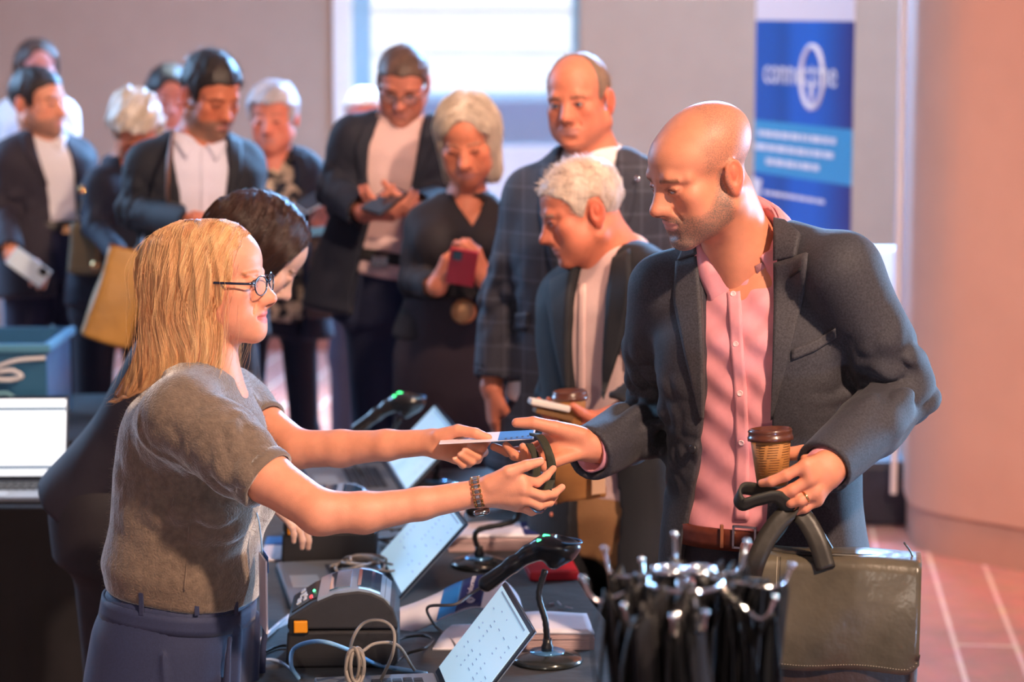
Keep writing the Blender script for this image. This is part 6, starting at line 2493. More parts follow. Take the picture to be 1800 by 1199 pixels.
    HV2.disp(lambda p: (np.sin(wob(to_local(HF, p) * np.array([1, 1, 0.18]), 60) * 9) * 0.0018 + wob(to_local(HF, p) * np.array([1, 1, 0.2]), 190) * 0.0014 - 0.002))
    M_bh = mat('blonde_hair', (0.5, 0.3, 0.15), 0.5, attr='tint', var=0.3, scale=150, bump=0.002, bscale=300, stretch=(1, 1, 0.1))
    c1, c2, c3 = map(np.array, (srgb(244, 198, 140), srgb(218, 150, 100), srgb(124, 72, 46)))

    def bt(v):
        q = to_local(HF, v)
        m = np.clip(0.5 + 0.6 * wob(q * np.array([1, 1, 0.1]), 90), 0, 1)[:, None]
        return (c2 * (1 - m) + c3 * m)
    ho = field_obj('hair', HV2, 0.0035, M_bh, root, tint=bt)
    rng = np.random.RandomState(2)
    n = 12000
    v, f = HV.mesh(0.012)
    q = to_local(HF, v)
    ok = (q[:, 2] > -0.06) & (np.abs(q[:, 0]) + 0 * q[:, 0] > 0.0)
    v = v[ok]
    g = HV.grad(v)
    wgt = (g @ A(0, 0, 1) > -0.2)
    v = v[wgt]
    qq = to_local(HF, v)
    pw = np.where(qq[:, 2] > 0.06, 2.5, 1.0) * np.where(qq[:, 0] < 0.03, 1.6, 0.5)
    idx = rng.choice(len(v), n, p=pw / pw.sum())
    r = v[idx] + rng.normal(size=(n, 3)) * 0.006
    r = r - HV.grad(r) * HV.ev(r, False)[:, None]
    q = to_local(HF, r)
    M3 = HF[1]
    part = 0.012

    def dfn(p, d, t):
        q = to_local(HF, p)
        w = np.zeros_like(q)
        top = np.clip((q[:, 2] - 0.045) / 0.06, 0, 1)
        w[:, 0] = np.sign(q[:, 0] - part) * (0.25 + 1.6 * top)
        w[:, 1] = 0.25 * top + 0.10 + 0.95 * np.clip((-0.12 - q[:, 2]) / 0.07, 0, 1) * (q[:, 1] > 0.03) - 0.25 * np.clip((-0.02 - q[:, 2]) / 0.05, 0, 1) * np.clip((-q[:, 2] + -0.0) / 0.05, 0, 1) * (q[:, 2] > -0.12) + 0.20 * np.sin(q[:, 2] * 34 + q[:, 1] * 26)
        w[:, 2] = -1.0
        return w @ M3
    d0 = dfn(r, None, 0)
    d0 /= np.linalg.norm(d0, axis=1)[:, None]
    paths = strands(HV2, r, d0, 34, 0.0105, dfn, 0.0030, 0.0006, rng, jitter=0.02)
    ql = to_local(HF, paths[:, 0])
    endz = -0.19 - 0.035 * rng.rand(n) - 0.035 * (ql[:, 1] < 0.03)
    pq = np.stack([to_local(HF, paths[:, k])[:, 2] for k in range(paths.shape[1])], 1)
    lens = np.clip((pq > endz[:, None]).sum(1) / paths.shape[1], 0.15, 1.0) * (0.88 + 0.12 * rng.rand(n))
    u = rng.rand(n)[:, None]
    m1 = np.clip(0.55 + 0.8 * wob(ql * np.array([1, 1, 0.3]), 150, 5), 0, 1)[:, None]
    grp = np.clip(0.5 + 0.7 * wob(ql * np.array([1, 1, 0.3]), 120, 2), 0, 1)[:, None]
    tcol = c2 * (1 - m1) + c1 * m1 + (c3 - c2) * 0.55 * np.clip(grp * 1.6 - 0.9, 0, 1) * (0.93 + 0.14 * rng.rand(n)[:, None])
    strand_mesh(paths, 0.00036 + 0.00024 * rng.rand(n), 'hair_strands', M_strand, ho, tint=tcol, lens=lens)
    # flyaway strands
    n2 = 160
    ii = rng.choice(n, n2)
    fp = paths[ii].copy()
    g0 = HV.grad(fp[:, 0])
    kk = np.linspace(0, 1, fp.shape[1])[None, :, None]
    fp = fp + (g0[:, None, :] * 0.022 + rng.normal(size=(n2, 1, 3)) * 0.012) * np.sin(kk * 2.6)
    strand_mesh(fp, 0.0003, 'flyaway_strands', M_strand, ho, tint=tcol[ii], lens=lens[ii])
    # ---- glasses
    glasses(HF, mat('dark_blue_frame', srgb(24, 34, 58), 0.25, coat=0.5), 'dark blue framed glasses on the blonde woman\'s face', rim=0.0014)
    # ---- bracelet watch
    wc = P(840, 868, 4.17)
    wd = nrm(P(858, 862, 4.17) - P(800, 873, 4.17))
    X_ = nrm(np.cross(wd, A(0, 1, 0)))
    if X_[2] < 0:
        X_ = -X_
    Y_ = np.cross(wd, X_)
    wt = thing('wrist_watch', wc, 'gold and silver link watch on the blonde woman\'s near wrist', 'watch')
    g_, s_ = MB(), MB()
    for k in range(20):
        a = 2 * math.pi * k / 20
        rv_ = X_ * math.cos(a) + Y_ * math.sin(a)
        tv_ = -X_ * math.sin(a) + Y_ * math.cos(a)
        if math.cos(a) < -0.80:
            continue
        c = wc + rv_ * 0.0285
        s_.box(c, (0.0075, 0.0068, 0.0034), wd, tv_, rv_)
        for sd in (-1, 1):
            g_.box(c + wd * sd * 0.0062 - rv_ * 0.0004, (0.0048, 0.0072, 0.0034), wd, tv_, rv_)
    s_.build('middle_links', mat('watch_silver', (0.75, 0.78, 0.8), 0.12, 1.0), wt, bevel=0.0012)
    g_.build('gold_links', MATS['gold'], wt, bevel=0.0012)
    wf = wc - X_ * 0.0295
    MB().lathe(wf, [(0.012, -0.001), (0.0145, 0.001), (0.0145, 0.006), (0.012, 0.008), (0.0, 0.008)], 28, Z=-X_).build('watch_case', mat('watch_steel', (0.5, 0.55, 0.58), 0.15, 1.0), wt, smooth=True)
    MB().lathe(wf - X_ * 0.0081, [(0.0112, 0), (0.0112, 0.0006), (0.0, 0.0006)], 28, Z=-X_).build('dial', mat('dark_dial', (0.05, 0.08, 0.1), 0.1, coat=1), wt)
    # ---- badge card and its lanyard between the hands
    cx = nrm(P(942, 762, 4.34) - P(775, 771, 4.36))
    cy = nrm(A(0.05, 1, 0.02))
    cz = np.cross(cx, cy)
    cc = P(857, 769, 4.385)
    cardt = thing('badge_card', cc, 'white and blue printed badge card held between the two hands', 'card')
    MB().box(cc, (0.172, 0.085, 0.0012), cx, cy, cz).build('card', M_paper, cardt, bevel=0.0004)
    MB().box(cc + cz * 0.0009 + cx * 0.052, (0.062, 0.080, 0.0005), cx, cy, cz).build('blue_print', M_pbl, cardt)
    mb = MB()
    for k in range(5):
        mb.box(cc + cz * 0.0013 + cx * (0.035 + k * 0.01) + cy * (-0.03 + 0.004 * k), (0.004, 0.012, 0.0004), cx, cy, cz)
    mb.build('printed_marks', M_pnv, cardt)
    M_gr = mat('dark_olive_webbing', srgb(52, 50, 34), 0.7, bump=0.0005, bscale=900)
    o, G, O = ribbon('lanyard_strap', [P(938, 762, 4.33), P(950, 768, 4.30), P(962, 790, 4.26), P(969, 820, 4.25), P(966, 850, 4.25), P(950, 885, 4.23), P(935, 892, 4.20)], A(1, -0.2, 0.0), 0.016,
                     'dark olive lanyard strap looping down from the badge card', M_gr, n=6, cat='lanyard')
    ribbon('lanyard_strand', [P(930, 780, 4.30), P(940, 800, 4.28), P(943, 830, 4.26), P(936, 860, 4.20), P(930, 888, 4.19)], A(1, -0.2, 0.0), 0.014, None, M_gr, n=6, parent=o)
    for k, (a, b) in enumerate((((932, 890), (955, 897)), ((935, 870), (968, 862)))):
        MB().tube(spline([P(a[0], a[1], 4.17), P((a[0] + b[0]) / 2, max(a[1], b[1]) + 3, 4.165), P(b[0], b[1], 4.18)], 4), 0.004, 8, flat=(1, 0.5)).build('metal_clip', mat('blue_steel', srgb(120, 170, 215), 0.12, 1.0), o, smooth=True)
    # ---- her own badge
    bt_ = thing('name_badge', P(464, 1110, 4.33), 'white name badge on a thin blue cord hanging before the blonde woman', 'badge')
    MB().box(P(463, 1042, 4.36), (0.004, 0.085, 0.135), nrm(A(1, 0.25, 0.03)), nrm(A(-0.25, 1, 0)), A(0, 0, 1)).build('card', M_paper, bt_, bevel=0.001)
    MB().box(P(463, 985, 4.36) + A(0.0026, 0, 0), (0.001, 0.085, 0.03), nrm(A(1, 0.25, 0.03)), nrm(A(-0.25, 1, 0)), A(0, 0, 1)).build('blue_header', M_pbl, bt_)
    MB().tube(spline([P(430, 860, 4.36), P(452, 905, 4.36), P(458, 940, 4.36), P(461, 975, 4.36)], 5), 0.0035, 8, flat=(1, 0.4)).build('cord', mat('pale_blue_cord', srgb(120, 150, 178), 0.5), bt_, smooth=True)
    return HF


build_blonde()
# ------------------------------------------------------------------ the queue behind
def bgperson(label, d, head, neck, pel, yaw, sh, el, wr, g=1.0, fem=False, detail=False, skin=(222, 150, 118), brow=(90, 66, 50),
             hkw=None, tkw=None, hands=(None, None), jacket=None, shirt=None, trouser=None, skirt=None, hair=None, legs=None, vox=0.0075,
             vneck=None, collar_=None, legyaw=None, eyes=False, lean=None):
    """joints are (px, py, extra depth); index 0 = person's left"""
    pt = lambda q: P(q[0], q[1], d + (q[2] if len(q) > 2 else 0))
    N_, Pl = pt(neck), pt(pel)
    root = person(label, Pl)
    fr = tframe(Pl, N_, yaw)
    hx, hy, hyaw, hp, hr, hs = head
    HF = hframe(P(hx, hy, d + (lean or 0)), hyaw, hp, hr, hs)
    sh, el, wr = [[pt(q) for q in L_] for L_ in (sh, el, wr)]
    if legs is None:
        lf = fr[1][0]
        lf = nrm(A(lf[0], lf[1], 0))
        legs = []
        for sg in (1, -1):
            h = Pl + lf * sg * 0.085 * g - A(0, 0, 0.05)
            legs.append((h, A(h[0] + lf[0] * sg * 0.02, h[1] + lf[1] * sg * 0.02, 0.5), A(h[0] + lf[0] * sg * 0.03, h[1] + lf[1] * sg * 0.03, 0.09)))
    base = srgb(*skin)
    hv_ = 0.0032 if detail else 0.0042
    Fh = Field()
    head_ops(Fh, HF, fem=fem, detail=detail, **(hkw or {}))
    Fh.use(WORLD)
    nr = 0.047 if fem else 0.056
    nb = to_world(HF, A(0, 0.026, -0.05))
    nt_ = N_ + fr[1][2] * 0.0
    Fh.cap(nb, nt_, nr * g, (nr + 0.004) * g, 0.025)
    Fh.cap(nt_, nt_ - fr[1][2] * 0.09 - fr[1][1] * 0.012, (nr + 0.002) * g, (nr + 0.016) * g, 0.04)
    if vneck:
        Fh.cap(nt_ - fr[1][1] * 0.02 - fr[1][2] * 0.05, nt_ - fr[1][2] * 0.16 - fr[1][1] * 0.045, 0.055 * g, 0.06 * g, 0.05)
    parts = [Fh.mesh(hv_)]
    fing = []
    for i in (0, 1):
        h = hands[i]
        FH = Field()
        if h:
            D, Nn = nrm(A(*h['D'])), nrm(A(*h['N']))
            Nn = nrm(Nn - D * (D @ Nn))
            T = np.cross(D, Nn) * (-1 if i == 0 else 1)
            fs, th = hand_pts(wr[i], D, Nn, T, 0.98 * g * (0.92 if fem else 1), h.get('curl', (0.4, 0.5, 0.3)), h.get('spread', 0.05), h.get('thumb', (0.6, 0.3)))
            hand_ops(FH, wr[i], fs, th, 0.98 * g * (0.92 if fem else 1))
            fd = nrm(wr[i] - el[i])
            FH.cap(wr[i], wr[i] - fd * 0.06, 0.026 * g, 0.03 * g, 0.015)
            parts.append(FH.mesh(0.0028 if detail else 0.0036))
    parts.append(coarse_body(Pl, N_, yaw, sh, el, wr, legs, g, fem).mesh(0.016))
    body_mesh(root, parts, skin_tint(HF, base, brow=srgb(*brow), detail=detail, fem=fem, **(tkw or {})))
    if eyes:
        eyes_obj(HF, root, (0.08, 0.12, 0.16), look=nrm(CAM - HF[0]) + A(-0.4, 0, -0.3))
    w_ = 0.90 if fem else 1.0
    L_ = np.linalg.norm(N_ - Pl)

    def torso(F, t, low, lowz=-0.16, bust=False):
        F.use(fr)
        F.loft([(lowz, (0.196 + t) * g * low, (0.122 + t) * g * low), (0.0, (0.176 + t) * g, (0.108 + t) * g), (0.30 * L_, (0.152 + t) * w_ * g, (0.098 + t) * g), (0.62 * L_, (0.168 + t) * w_ * g, (0.112 + t) * g), (0.78 * L_, (0.172 + t) * w_ * g, (0.108 + t) * g), (0.88 * L_, (0.140 + t) * w_ * g, (0.088 + t) * g), (0.96 * L_, (0.085 + t) * g, (0.066 + t) * g), (1.03 * L_, (0.060 + t) * g, (0.056 + t) * g)], n=2.4, k=0)
        if fem and bust:
            for sx_ in (-1, 1):
                F.ell((sx_ * 0.068 * g, -0.085 * g, 0.66 * L_), (0.062, 0.058, 0.06), 0.05)
        F.use(WORLD)
        for i in (0, 1):
            F.cap(N_ + (sh[i] - N_) * 0.25 + fr[1][2] * 0.0, sh[i], (0.036 + t) * g, (0.044 + t) * g * w_, 0.06)
        return F

    def sleeves(F, t, upto=1.0, r=(0.046, 0.042, 0.036)):
        for i in (0, 1):
            e_ = wr[i] - nrm(wr[i] - el[i]) * 0.012
            F.chain([sh[i], el[i], e_], [(q + t) * g * (0.92 if fem else 1) for q in r], 0.035, 0.012)
        return F

    def cuts(F, t, r=0.036):
        cs = []
        for i in (0, 1):
            dd_ = nrm(wr[i] - el[i])
            cs.append((wr[i] - dd_ * 0.014, dd_))

        def cut(p):
            o_ = np.full(len(p), -1.0)
            for c, dd_ in cs:
                m = ((p - c) ** 2).sum(1) < 0.10 ** 2
                o_ = np.where(m, np.maximum(o_, (p - c) @ dd_), o_)
            return o_
        F.use(WORLD)
        F.fn(cut, (-50,) * 3, (50,) * 3, 0.002, 'i')
        for c, dd_ in cs:
            F.cap(c - dd_ * 0.03, c + dd_ * 0.05, (r - 0.010 + t) * g, (r - 0.008 + t) * g, 0.003, 's')
        return F
    so = None
    if shirt:
        S0 = torso(Field(), 0.004, 0.92, shirt.get('low', -0.02), bust=True)
        S = torso(Field(), 0.004, 0.92, shirt.get('low', -0.02), bust=True)
        if shirt.get('sleeves', not jacket):
            sleeves(S, 0.006)
            sleeves(S0, 0.006)
        wf = folds(shirt.get('seed', 1), 0.004, 18, (1, 1, 1), [(el[0], 0.09, 0.012), (el[1], 0.09, 0.012)])
        S.disp(wf)
        S0.disp(wf)
        if shirt.get('sleeves', not jacket):
            cuts(S, 0.006)
        if vneck:
            q = to_local(fr, S0.cast(vneck)[0])[:, [0, 2]]
            poly = [(q[0][0], 0.9)] + list(q) + [(q[-1][0], 0.9)]
            S.use(fr)
            S.fn(lambda p: np.maximum(poly2d(p[:, [0, 2]], poly), p[:, 1] - 0.02), (-9,) * 3, (9,) * 3, 0.002, 's')
        S.use(WORLD)
        S.cap(N_ - fr[1][2] * 0.01, N_ + fr[1][2] * 0.2, (nr + 0.003) * g, (nr + 0.008) * g, 0.003, 's')
        so = field_obj('shirt' if not shirt.get('name') else shirt['name'], S, vox * 0.8, shirt['m'], root, tint=shirt.get('tint'))
        for i_, (l_, r_) in enumerate(shirt.get('drapes', [])):
            drape(S0, shirt.get('dname', 'placket'), l_, r_, shirt['m'], so, 0.003, nu=16, nv=4)
        if collar_:
            collar('collar', N_ + fr[1][2] * collar_.get('up', -0.008) - fr[1][1] * collar_.get('f', 0.004), nrm(nb - N_) * 0.5 + fr[1][2] * 0.5, -fr[1][1], collar_.get('r', nr + 0.012) * g, collar_.get('m', shirt['m']), so,
                   h=0.034 * g, gap=collar_.get('gap', 14), point=collar_.get('point', 0.04), spread_=collar_.get('spread', 0.03))
    jo = None
    if jacket:
        t = jacket.get('t', 0.018)
        low = jacket.get('low', -0.24)

        def jf():
            F = torso(Field(), t, jacket.get('flare', 1.04), low)
            sleeves(F, t * 0.7)
            F.disp(folds(jacket.get('seed', 3), 0.0035, 13, (1, 1, 1), [(el[0], 0.10, 0.022), (el[1], 0.10, 0.022)]))
            return F
        J0 = jf()
        J = jf()
        cuts(J, t * 0.7)
        def hits(pl):
            p_, h_ = J0.cast(pl)
            q_ = to_local(fr, p_[h_])
            q_ = q_[q_[:, 1] < 0.02][:, [0, 2]]
            return q_
        q1, q2 = hits(jacket['le']), hits(jacket['re'])
        poly = [(q1[0][0], 0.9)] + list(q1) + [(q1[-1][0], low - 0.3), (q2[-1][0], low - 0.3)] + list(q2)[::-1] + [(q2[0][0], 0.9)]
        J.use(fr)
        J.fn(lambda p: np.maximum(poly2d(p[:, [0, 2]], poly), p[:, 1] - 0.01), (-9,) * 3, (9,) * 3, 0.003, 's')
        J.use(WORLD)
        J.cap(N_ - fr[1][2] * 0.02, N_ + fr[1][2] * 0.2, (nr + 0.010) * g, (nr + 0.02) * g, 0.003, 's')
        jo = field_obj('jacket' if not jacket.get('name') else jacket['name'], J, vox, jacket['m'], root, tint=jacket.get('tint'))
        lm = jacket.get('lm', jacket['m'])
        for nm, l_, r_ in jacket.get('pieces', []):
            drape(J0, nm, l_, r_, lm, jo, 0.007, nu=16, nv=5)
    if trouser:
        trousers(root, 'trousers', trouser['m'], Pl, yaw if legyaw is None else legyaw, legs, g * trouser.get('w', 1.0), h=vox * 1.2, top=trouser.get('top', 0.05), seed=trouser.get('seed', 2), neck=N_ if trouser.get('tilt') else None)
    if skirt:
        F = Field(frame(Pl, fr[1][0], fr[1][1], A(0, 0, 1)))
        zb = skirt['z'] - Pl[2]
        F.loft([(zb, 0.15 * g, 0.12 * g), (zb * 0.5, 0.175 * g, 0.135 * g), (-0.08, 0.182 * g, 0.130 * g), (0.04, 0.155 * g, 0.115 * g), (0.10, 0.148 * g, 0.110 * g)], n=2.3)
        F.disp(folds(4, 0.006, 16, (1, 1, 0.2)))
        field_obj('skirt', F, vox, skirt['m'], root)
    if trouser or skirt:
        for i in (0, 1):
            f_ = -fr[1][1]
            shoe(root, legs[i][2], (f_[0], f_[1]), M_black)
    ho = None
    if hair:
        F = hair_shell(HF, hair.get('poly', SHORT), hair.get('t', 0.010), hair.get('noise', 0.003), hair.get('nf', 120), hair.get('extra'), tf=hair.get('tf'))
        if hair.get('cutface'):
            F.use(HF)
            F.ell(*hair['cutface'], 0.008, 's')
        hm = hair.get('m', M_hair)
        ho = field_obj('hair', F, hair.get('vox', 0.0036), hm, root, tint=hair_tint(hair['c'][0], hair['c'][1], HF))
        if hair.get('spikes'):
            n, ln, up = hair['spikes']
            rng = np.random.RandomState(5)
            v, f = F.mesh(0.008)
            g_ = F.grad(v)
            q = to_local(HF, v)
            ok = np.argwhere((g_ @ HF[1][2] > -0.5) & (q[:, 2] > -0.05))[:, 0]
            ii = rng.choice(ok, n)
            r = v[ii] + rng.normal(size=(n, 3)) * 0.003
            dv = g_[ii] * 0.6 + (A(0, hair.get('sweep', -0.4), up) @ HF[1])[None] + rng.normal(size=(n, 3)) * 0.25
            dv /= np.linalg.norm(dv, axis=1)[:, None]
            ll = ln * (0.5 + rng.rand(n, 1))
            pth = np.stack([r - dv * 0.003, r + dv * ll * 0.5, r + dv * ll - A(0, 0, 0.15) * ll], 1)
            cc = np.array(hair['c'][0]) * (0.8 + 0.4 * rng.rand(n, 1))
            strand_mesh(pth, hair.get('sr', 0.0005), 'hair_strands', M_strand, ho, tint=cc)
        if hair.get('long'):
            n, steps, part, endz, back = hair['long']
            rng = np.random.RandomState(8)
            v, f = F.mesh(0.012)
            q = to_local(HF, v)
            ii = rng.choice(np.argwhere(q[:, 2] > -0.04)[:, 0], n)
            r = v[ii] + rng.normal(size=(n, 3)) * 0.005
            r = r - F.grad(r) * F.ev(r, False)[:, None]

            def dfn(p, dd_, t):
                q = to_local(HF, p)
                w2 = np.zeros_like(q)
                top = np.clip((q[:, 2] - 0.045) / 0.06, 0, 1)
                w2[:, 0] = np.sign(q[:, 0] - part) * (0.1 + 1.8 * top)
                w2[:, 1] = back + 0.12 * np.sin(q[:, 2] * 40)
                w2[:, 2] = -1
                return w2 @ HF[1]
            d0 = dfn(r, None, 0)
            d0 /= np.linalg.norm(d0, axis=1)[:, None]
            pth = strands(F, r, d0, steps, 0.012, dfn, 0.005, 0.0005, rng, jitter=0.06)
            z = np.stack([to_local(HF, pth[:, k])[:, 2] for k in range(pth.shape[1])], 1)
            lens = np.clip((z > endz).sum(1) / pth.shape[1], 0.15, 1.0) * (0.85 + 0.15 * rng.rand(n))
            u = rng.rand(n, 1)
            cc = (np.array(hair['c'][0]) * u + np.array(hair['c'][1]) * (1 - u)) * (0.85 + 0.3 * rng.rand(n, 1))
            strand_mesh(pth, hair.get('sr', 0.0008), 'hair_strands', M_strand, ho, tint=cc, lens=lens)
    return dict(root=root, HF=HF, fr=fr, sh=sh, el=el, wr=wr, N=N_, P=Pl, d=d)


def cloth(name, rgb, **k):
    k.setdefault('var', 0.15)
    k.setdefault('scale', 200)
    k.setdefault('bump', 0.0006)
    k.setdefault('bscale', 600)
    k.setdefault('sheen', 0.04)
    return mat(name, srgb(*rgb), 0.75, **k)


# --- woman with long dark hair, staff, leaning over the table
WH = A(0.9, 0.2, -0.5)
lg = []
lp_ = P(180, 850, 5.35)
for sg in (-1, 1):
    lg.append((lp_ + A(0.02, -0.085 * sg, -0.04), A(lp_[0] + 0.03, lp_[1] - 0.09 * sg, 0.48), A(lp_[0] + 0.0, lp_[1] - 0.10 * sg, 0.09)))


def dark_extra(F):
    F.ell((0, 0.03, 0.02), (0.090, 0.112, 0.105), 0.02)
    F.loft([(-0.22, 0.070, 0.055, 0, 0.02), (-0.12, 0.085, 0.078, 0, 0.02), (-0.03, 0.088, 0.090, 0, 0.03), (0.03, 0.085, 0.090, 0, 0.03)], k=0.03)


M_dh = mat('dark_hair', (0.1, 0.05, 0.03), 0.35, attr='tint', var=0.3, scale=150, bump=0.002, bscale=300, stretch=(1, 1, 0.1))
stf = bgperson('dark-haired woman in black bending over the table behind the blonde', 5.2, (452, 447, 108, 40, 8, 0.96), (402, 535, -0.02), (180, 850, 0.15), 75,
               [(395, 560, 0.17), (372, 590, -0.17)], [(440, 720, 0.15), (400, 740, -0.2)], [(520, 860, 0.1), (462, 868, -0.25)],
               g=0.93, fem=True, detail=True, skin=(235, 190, 170), brow=(70, 45, 35), legs=lg,
               hands=(None, dict(D=(0.8, -0.1, -0.6), N=(-0.3, 0.2, -0.9), curl=(0.3, 0.4, 0.3))),
               shirt=dict(m=cloth('black_jersey', (34, 29, 42)), low=-0.06, sleeves=True, name='top'),
               trouser=dict(m=cloth('black_trousers', (36, 30, 36)), w=0.98, top=0.03, tilt=False),
               hair=dict(poly=[(-0.052, 0.3), (-0.058, 0.09), (-0.045, 0.05), (-0.034, -0.02), (-0.04, -0.10), (-0.06, -0.30), (0.3, -0.30), (0.3, 0.3)], t=0.014, extra=dark_extra, m=M_dh,
                         c=(srgb(72, 44, 34), srgb(40, 24, 20)), long=(2600, 30, 0.0, -0.24, 0.0), sr=0.0006, cutface=((0, -0.08, -0.12), (0.062, 0.115, 0.17))))

# --- short white haired man in a dark coat
M_coat = cloth('dark_wool_coat', (17, 18, 26), bump=0.0012, bscale=350)
M_cl = cloth('dark_wool_lapel', (24, 25, 33), bump=0.0012, bscale=350)
M_pale = cloth('pale_rose_shirt', (216, 182, 178), var=0.04)
wh = bgperson('white-haired man in a dark coat looking down behind the bald man', 5.6, (1026, 373, -80, 18, 4, 0.965), (1078, 452, 0.02), (1072, 850, 0.0), -42,
              [(1146, 500, -0.10), (1008, 520, 0.14)], [(1165, 690, -0.14), (985, 690, 0.18)], [(1072, 738, -0.30), (1000, 800, 0.02)],
              detail=True, skin=(216, 126, 98), brow=(190, 160, 140), vox=0.006,
              hkw=dict(nose=1.02, fat=0.003, lid=0.2, jaw=1.05),
              hands=(dict(D=(-1, -0.1, 0.02), N=(0.1, -0.3, 1), curl=(0.3, 0.3, 0.2), thumb=(0.5, 0.5)), dict(D=(0.1, -0.5, -0.9), N=(-0.8, 0, 0.1))),
              shirt=dict(m=M_pale, low=-0.03, drapes=[([(1018, 500), (1016, 600), (1016, 700), (1022, 850)], [(1030, 500), (1028, 600), (1028, 700), (1034, 850)])]),
              collar_=dict(point=0.04, gap=12, r=0.066),
              jacket=dict(m=M_coat, lm=M_cl, name='coat', low=-0.42, t=0.026, flare=1.1, le=[(1018, 440), (1008, 490), (1000, 560), (996, 640), (1000, 720), (1003, 860)], re=[(1090, 400), (1072, 470), (1064, 560), (1058, 700), (1075, 780), (1088, 900)],
                          pieces=[('lapel', [(1014, 462), (1004, 520), (998, 600), (998, 690)], [(960, 496), (962, 520), (975, 600), (996, 692)]),
                                  ('lapel', [(1078, 455), (1068, 520), (1062, 600), (1059, 700)], [(1108, 440), (1112, 500), (1095, 600), (1060, 702)])]),
              trouser=dict(m=cloth('tan_trousers', (164, 118, 78), var=0.06), w=0.98),
              hair=dict(poly=SHORT, t=0.004, tf=0.010, noise=0.002, c=(srgb(222, 204, 190), srgb(178, 150, 130)), spikes=(1500, 0.011, 0.7), sweep=-0.7, sr=0.0006))

# --- tall man in a checked blazer


def plaid():
    m = cloth('checked_blazer', (50, 52, 66))
    N, L = m.node_tree.nodes, m.node_tree.links
    b = N['Principled BSDF']
    old = b.inputs['Base Color'].links[0].from_socket
    tcn = N.new('ShaderNodeTexCoord')
    res = old
    for ax, sc in (('X', 130.0), ('Z', 110.0)):
        sp = N.new('ShaderNodeSeparateXYZ')
        L.new(tcn.outputs['Object'], sp.inputs[0])
        mu = N.new('ShaderNodeMath')
        mu.operation = 'MULTIPLY'
        mu.inputs[1].default_value = sc
        L.new(sp.outputs[ax], mu.inputs[0])
        si = N.new('ShaderNodeMath')
        si.operation = 'SINE'
        L.new(mu.outputs[0], si.inputs[0])
        gt = N.new('ShaderNodeMath')
        gt.operation = 'GREATER_THAN'
        gt.inputs[1].default_value = 0.93
        L.new(si.outputs[0], gt.inputs[0])
        mm = N.new('ShaderNodeMath')
        mm.operation = 'MULTIPLY'
        mm.inputs[1].default_value = 0.08
        L.new(gt.outputs[0], mm.inputs[0])
        mx = N.new('ShaderNodeMix')
        mx.data_type = 'RGBA'
        L.new(mm.outputs[0], mx.inputs['Factor'])
        L.new(res, mx.inputs['A'])
        mx.inputs['B'].default_value = (*srgb(150, 156, 180), 1)
        res = mx.outputs['Result']
    L.new(res, b.inputs['Base Color'])
    return m


M_white = cloth('white_shirt', (232, 226, 228), var=0.03)
tl = bgperson('tall man in a checked blazer standing behind the white-haired man', 6.1, (1018, 178, -22, 5, 5, 0.965), (1043, 282, 0.02), (1012, 700, 0.0), -22,
              [(1126, 330, -0.05), (935, 340, 0.08)], [(1150, 520, -0.02), (882, 525, 0.08)], [(1120, 690, -0.05), (864, 680, 0.0)],
              g=1.03, detail=True, eyes=True, skin=(216, 130, 102), brow=(150, 110, 90), vox=0.006, hkw=dict(fat=0.004, lid=0.35, jaw=1.08),
              hands=(None, dict(D=(0.05, -0.1, -1), N=(1, 0.2, 0), curl=(0.25, 0.3, 0.2), thumb=(0.45, 0.35))),
              shirt=dict(m=M_white, low=-0.02), collar_=dict(point=0.045, r=0.070),
              jacket=dict(m=plaid(), low=-0.20, t=0.020, le=[(982, 262), (978, 330), (982, 420), (985, 520), (970, 640), (955, 715)], re=[(1085, 262), (1080, 330), (1060, 420), (1020, 520), (1030, 640), (1060, 720)],
                          pieces=[('lapel', [(980, 285), (980, 380), (984, 515)], [(952, 300), (950, 380), (983, 520)]), ('lapel', [(1086, 285), (1076, 380), (1022, 518)], [(1124, 300), (1112, 380), (1026, 522)]),
                                  ('pocket_flap', [(905, 552), (930, 548)], [(900, 582), (928, 580)])]),
              trouser=dict(m=cloth('navy_wool', (28, 34, 58)), w=1.0),
              hair=dict(poly=RECEDE, t=0.0035, noise=0.001, c=(srgb(150, 126, 108), srgb(110, 88, 74)), spikes=(900, 0.008, 0.2), sweep=0.4, sr=0.0005))
pp = P(1120, 315, 5.95)
tag(MB().lathe(pp, [(0.006, 0), (0.007, 0.001), (0.004, 0.003), (0.0, 0.003)], 16, Z=(-0.3, -1, 0.1)).build('lapel_pin', M_chr, smooth=True), 'small round metal pin on the tall man\'s blazer lapel', 'pin')

# --- woman with a red phone


def bob(F):
    F.ell((0, 0.022, 0.034), (0.082, 0.100, 0.090), 0.02)
    F.loft([(-0.125, 0.076, 0.065, 0, 0.03), (-0.08, 0.080, 0.075, 0, 0.032), (-0.02, 0.081, 0.082, 0, 0.03), (0.03, 0.078, 0.080, 0, 0.03)], k=0.03)


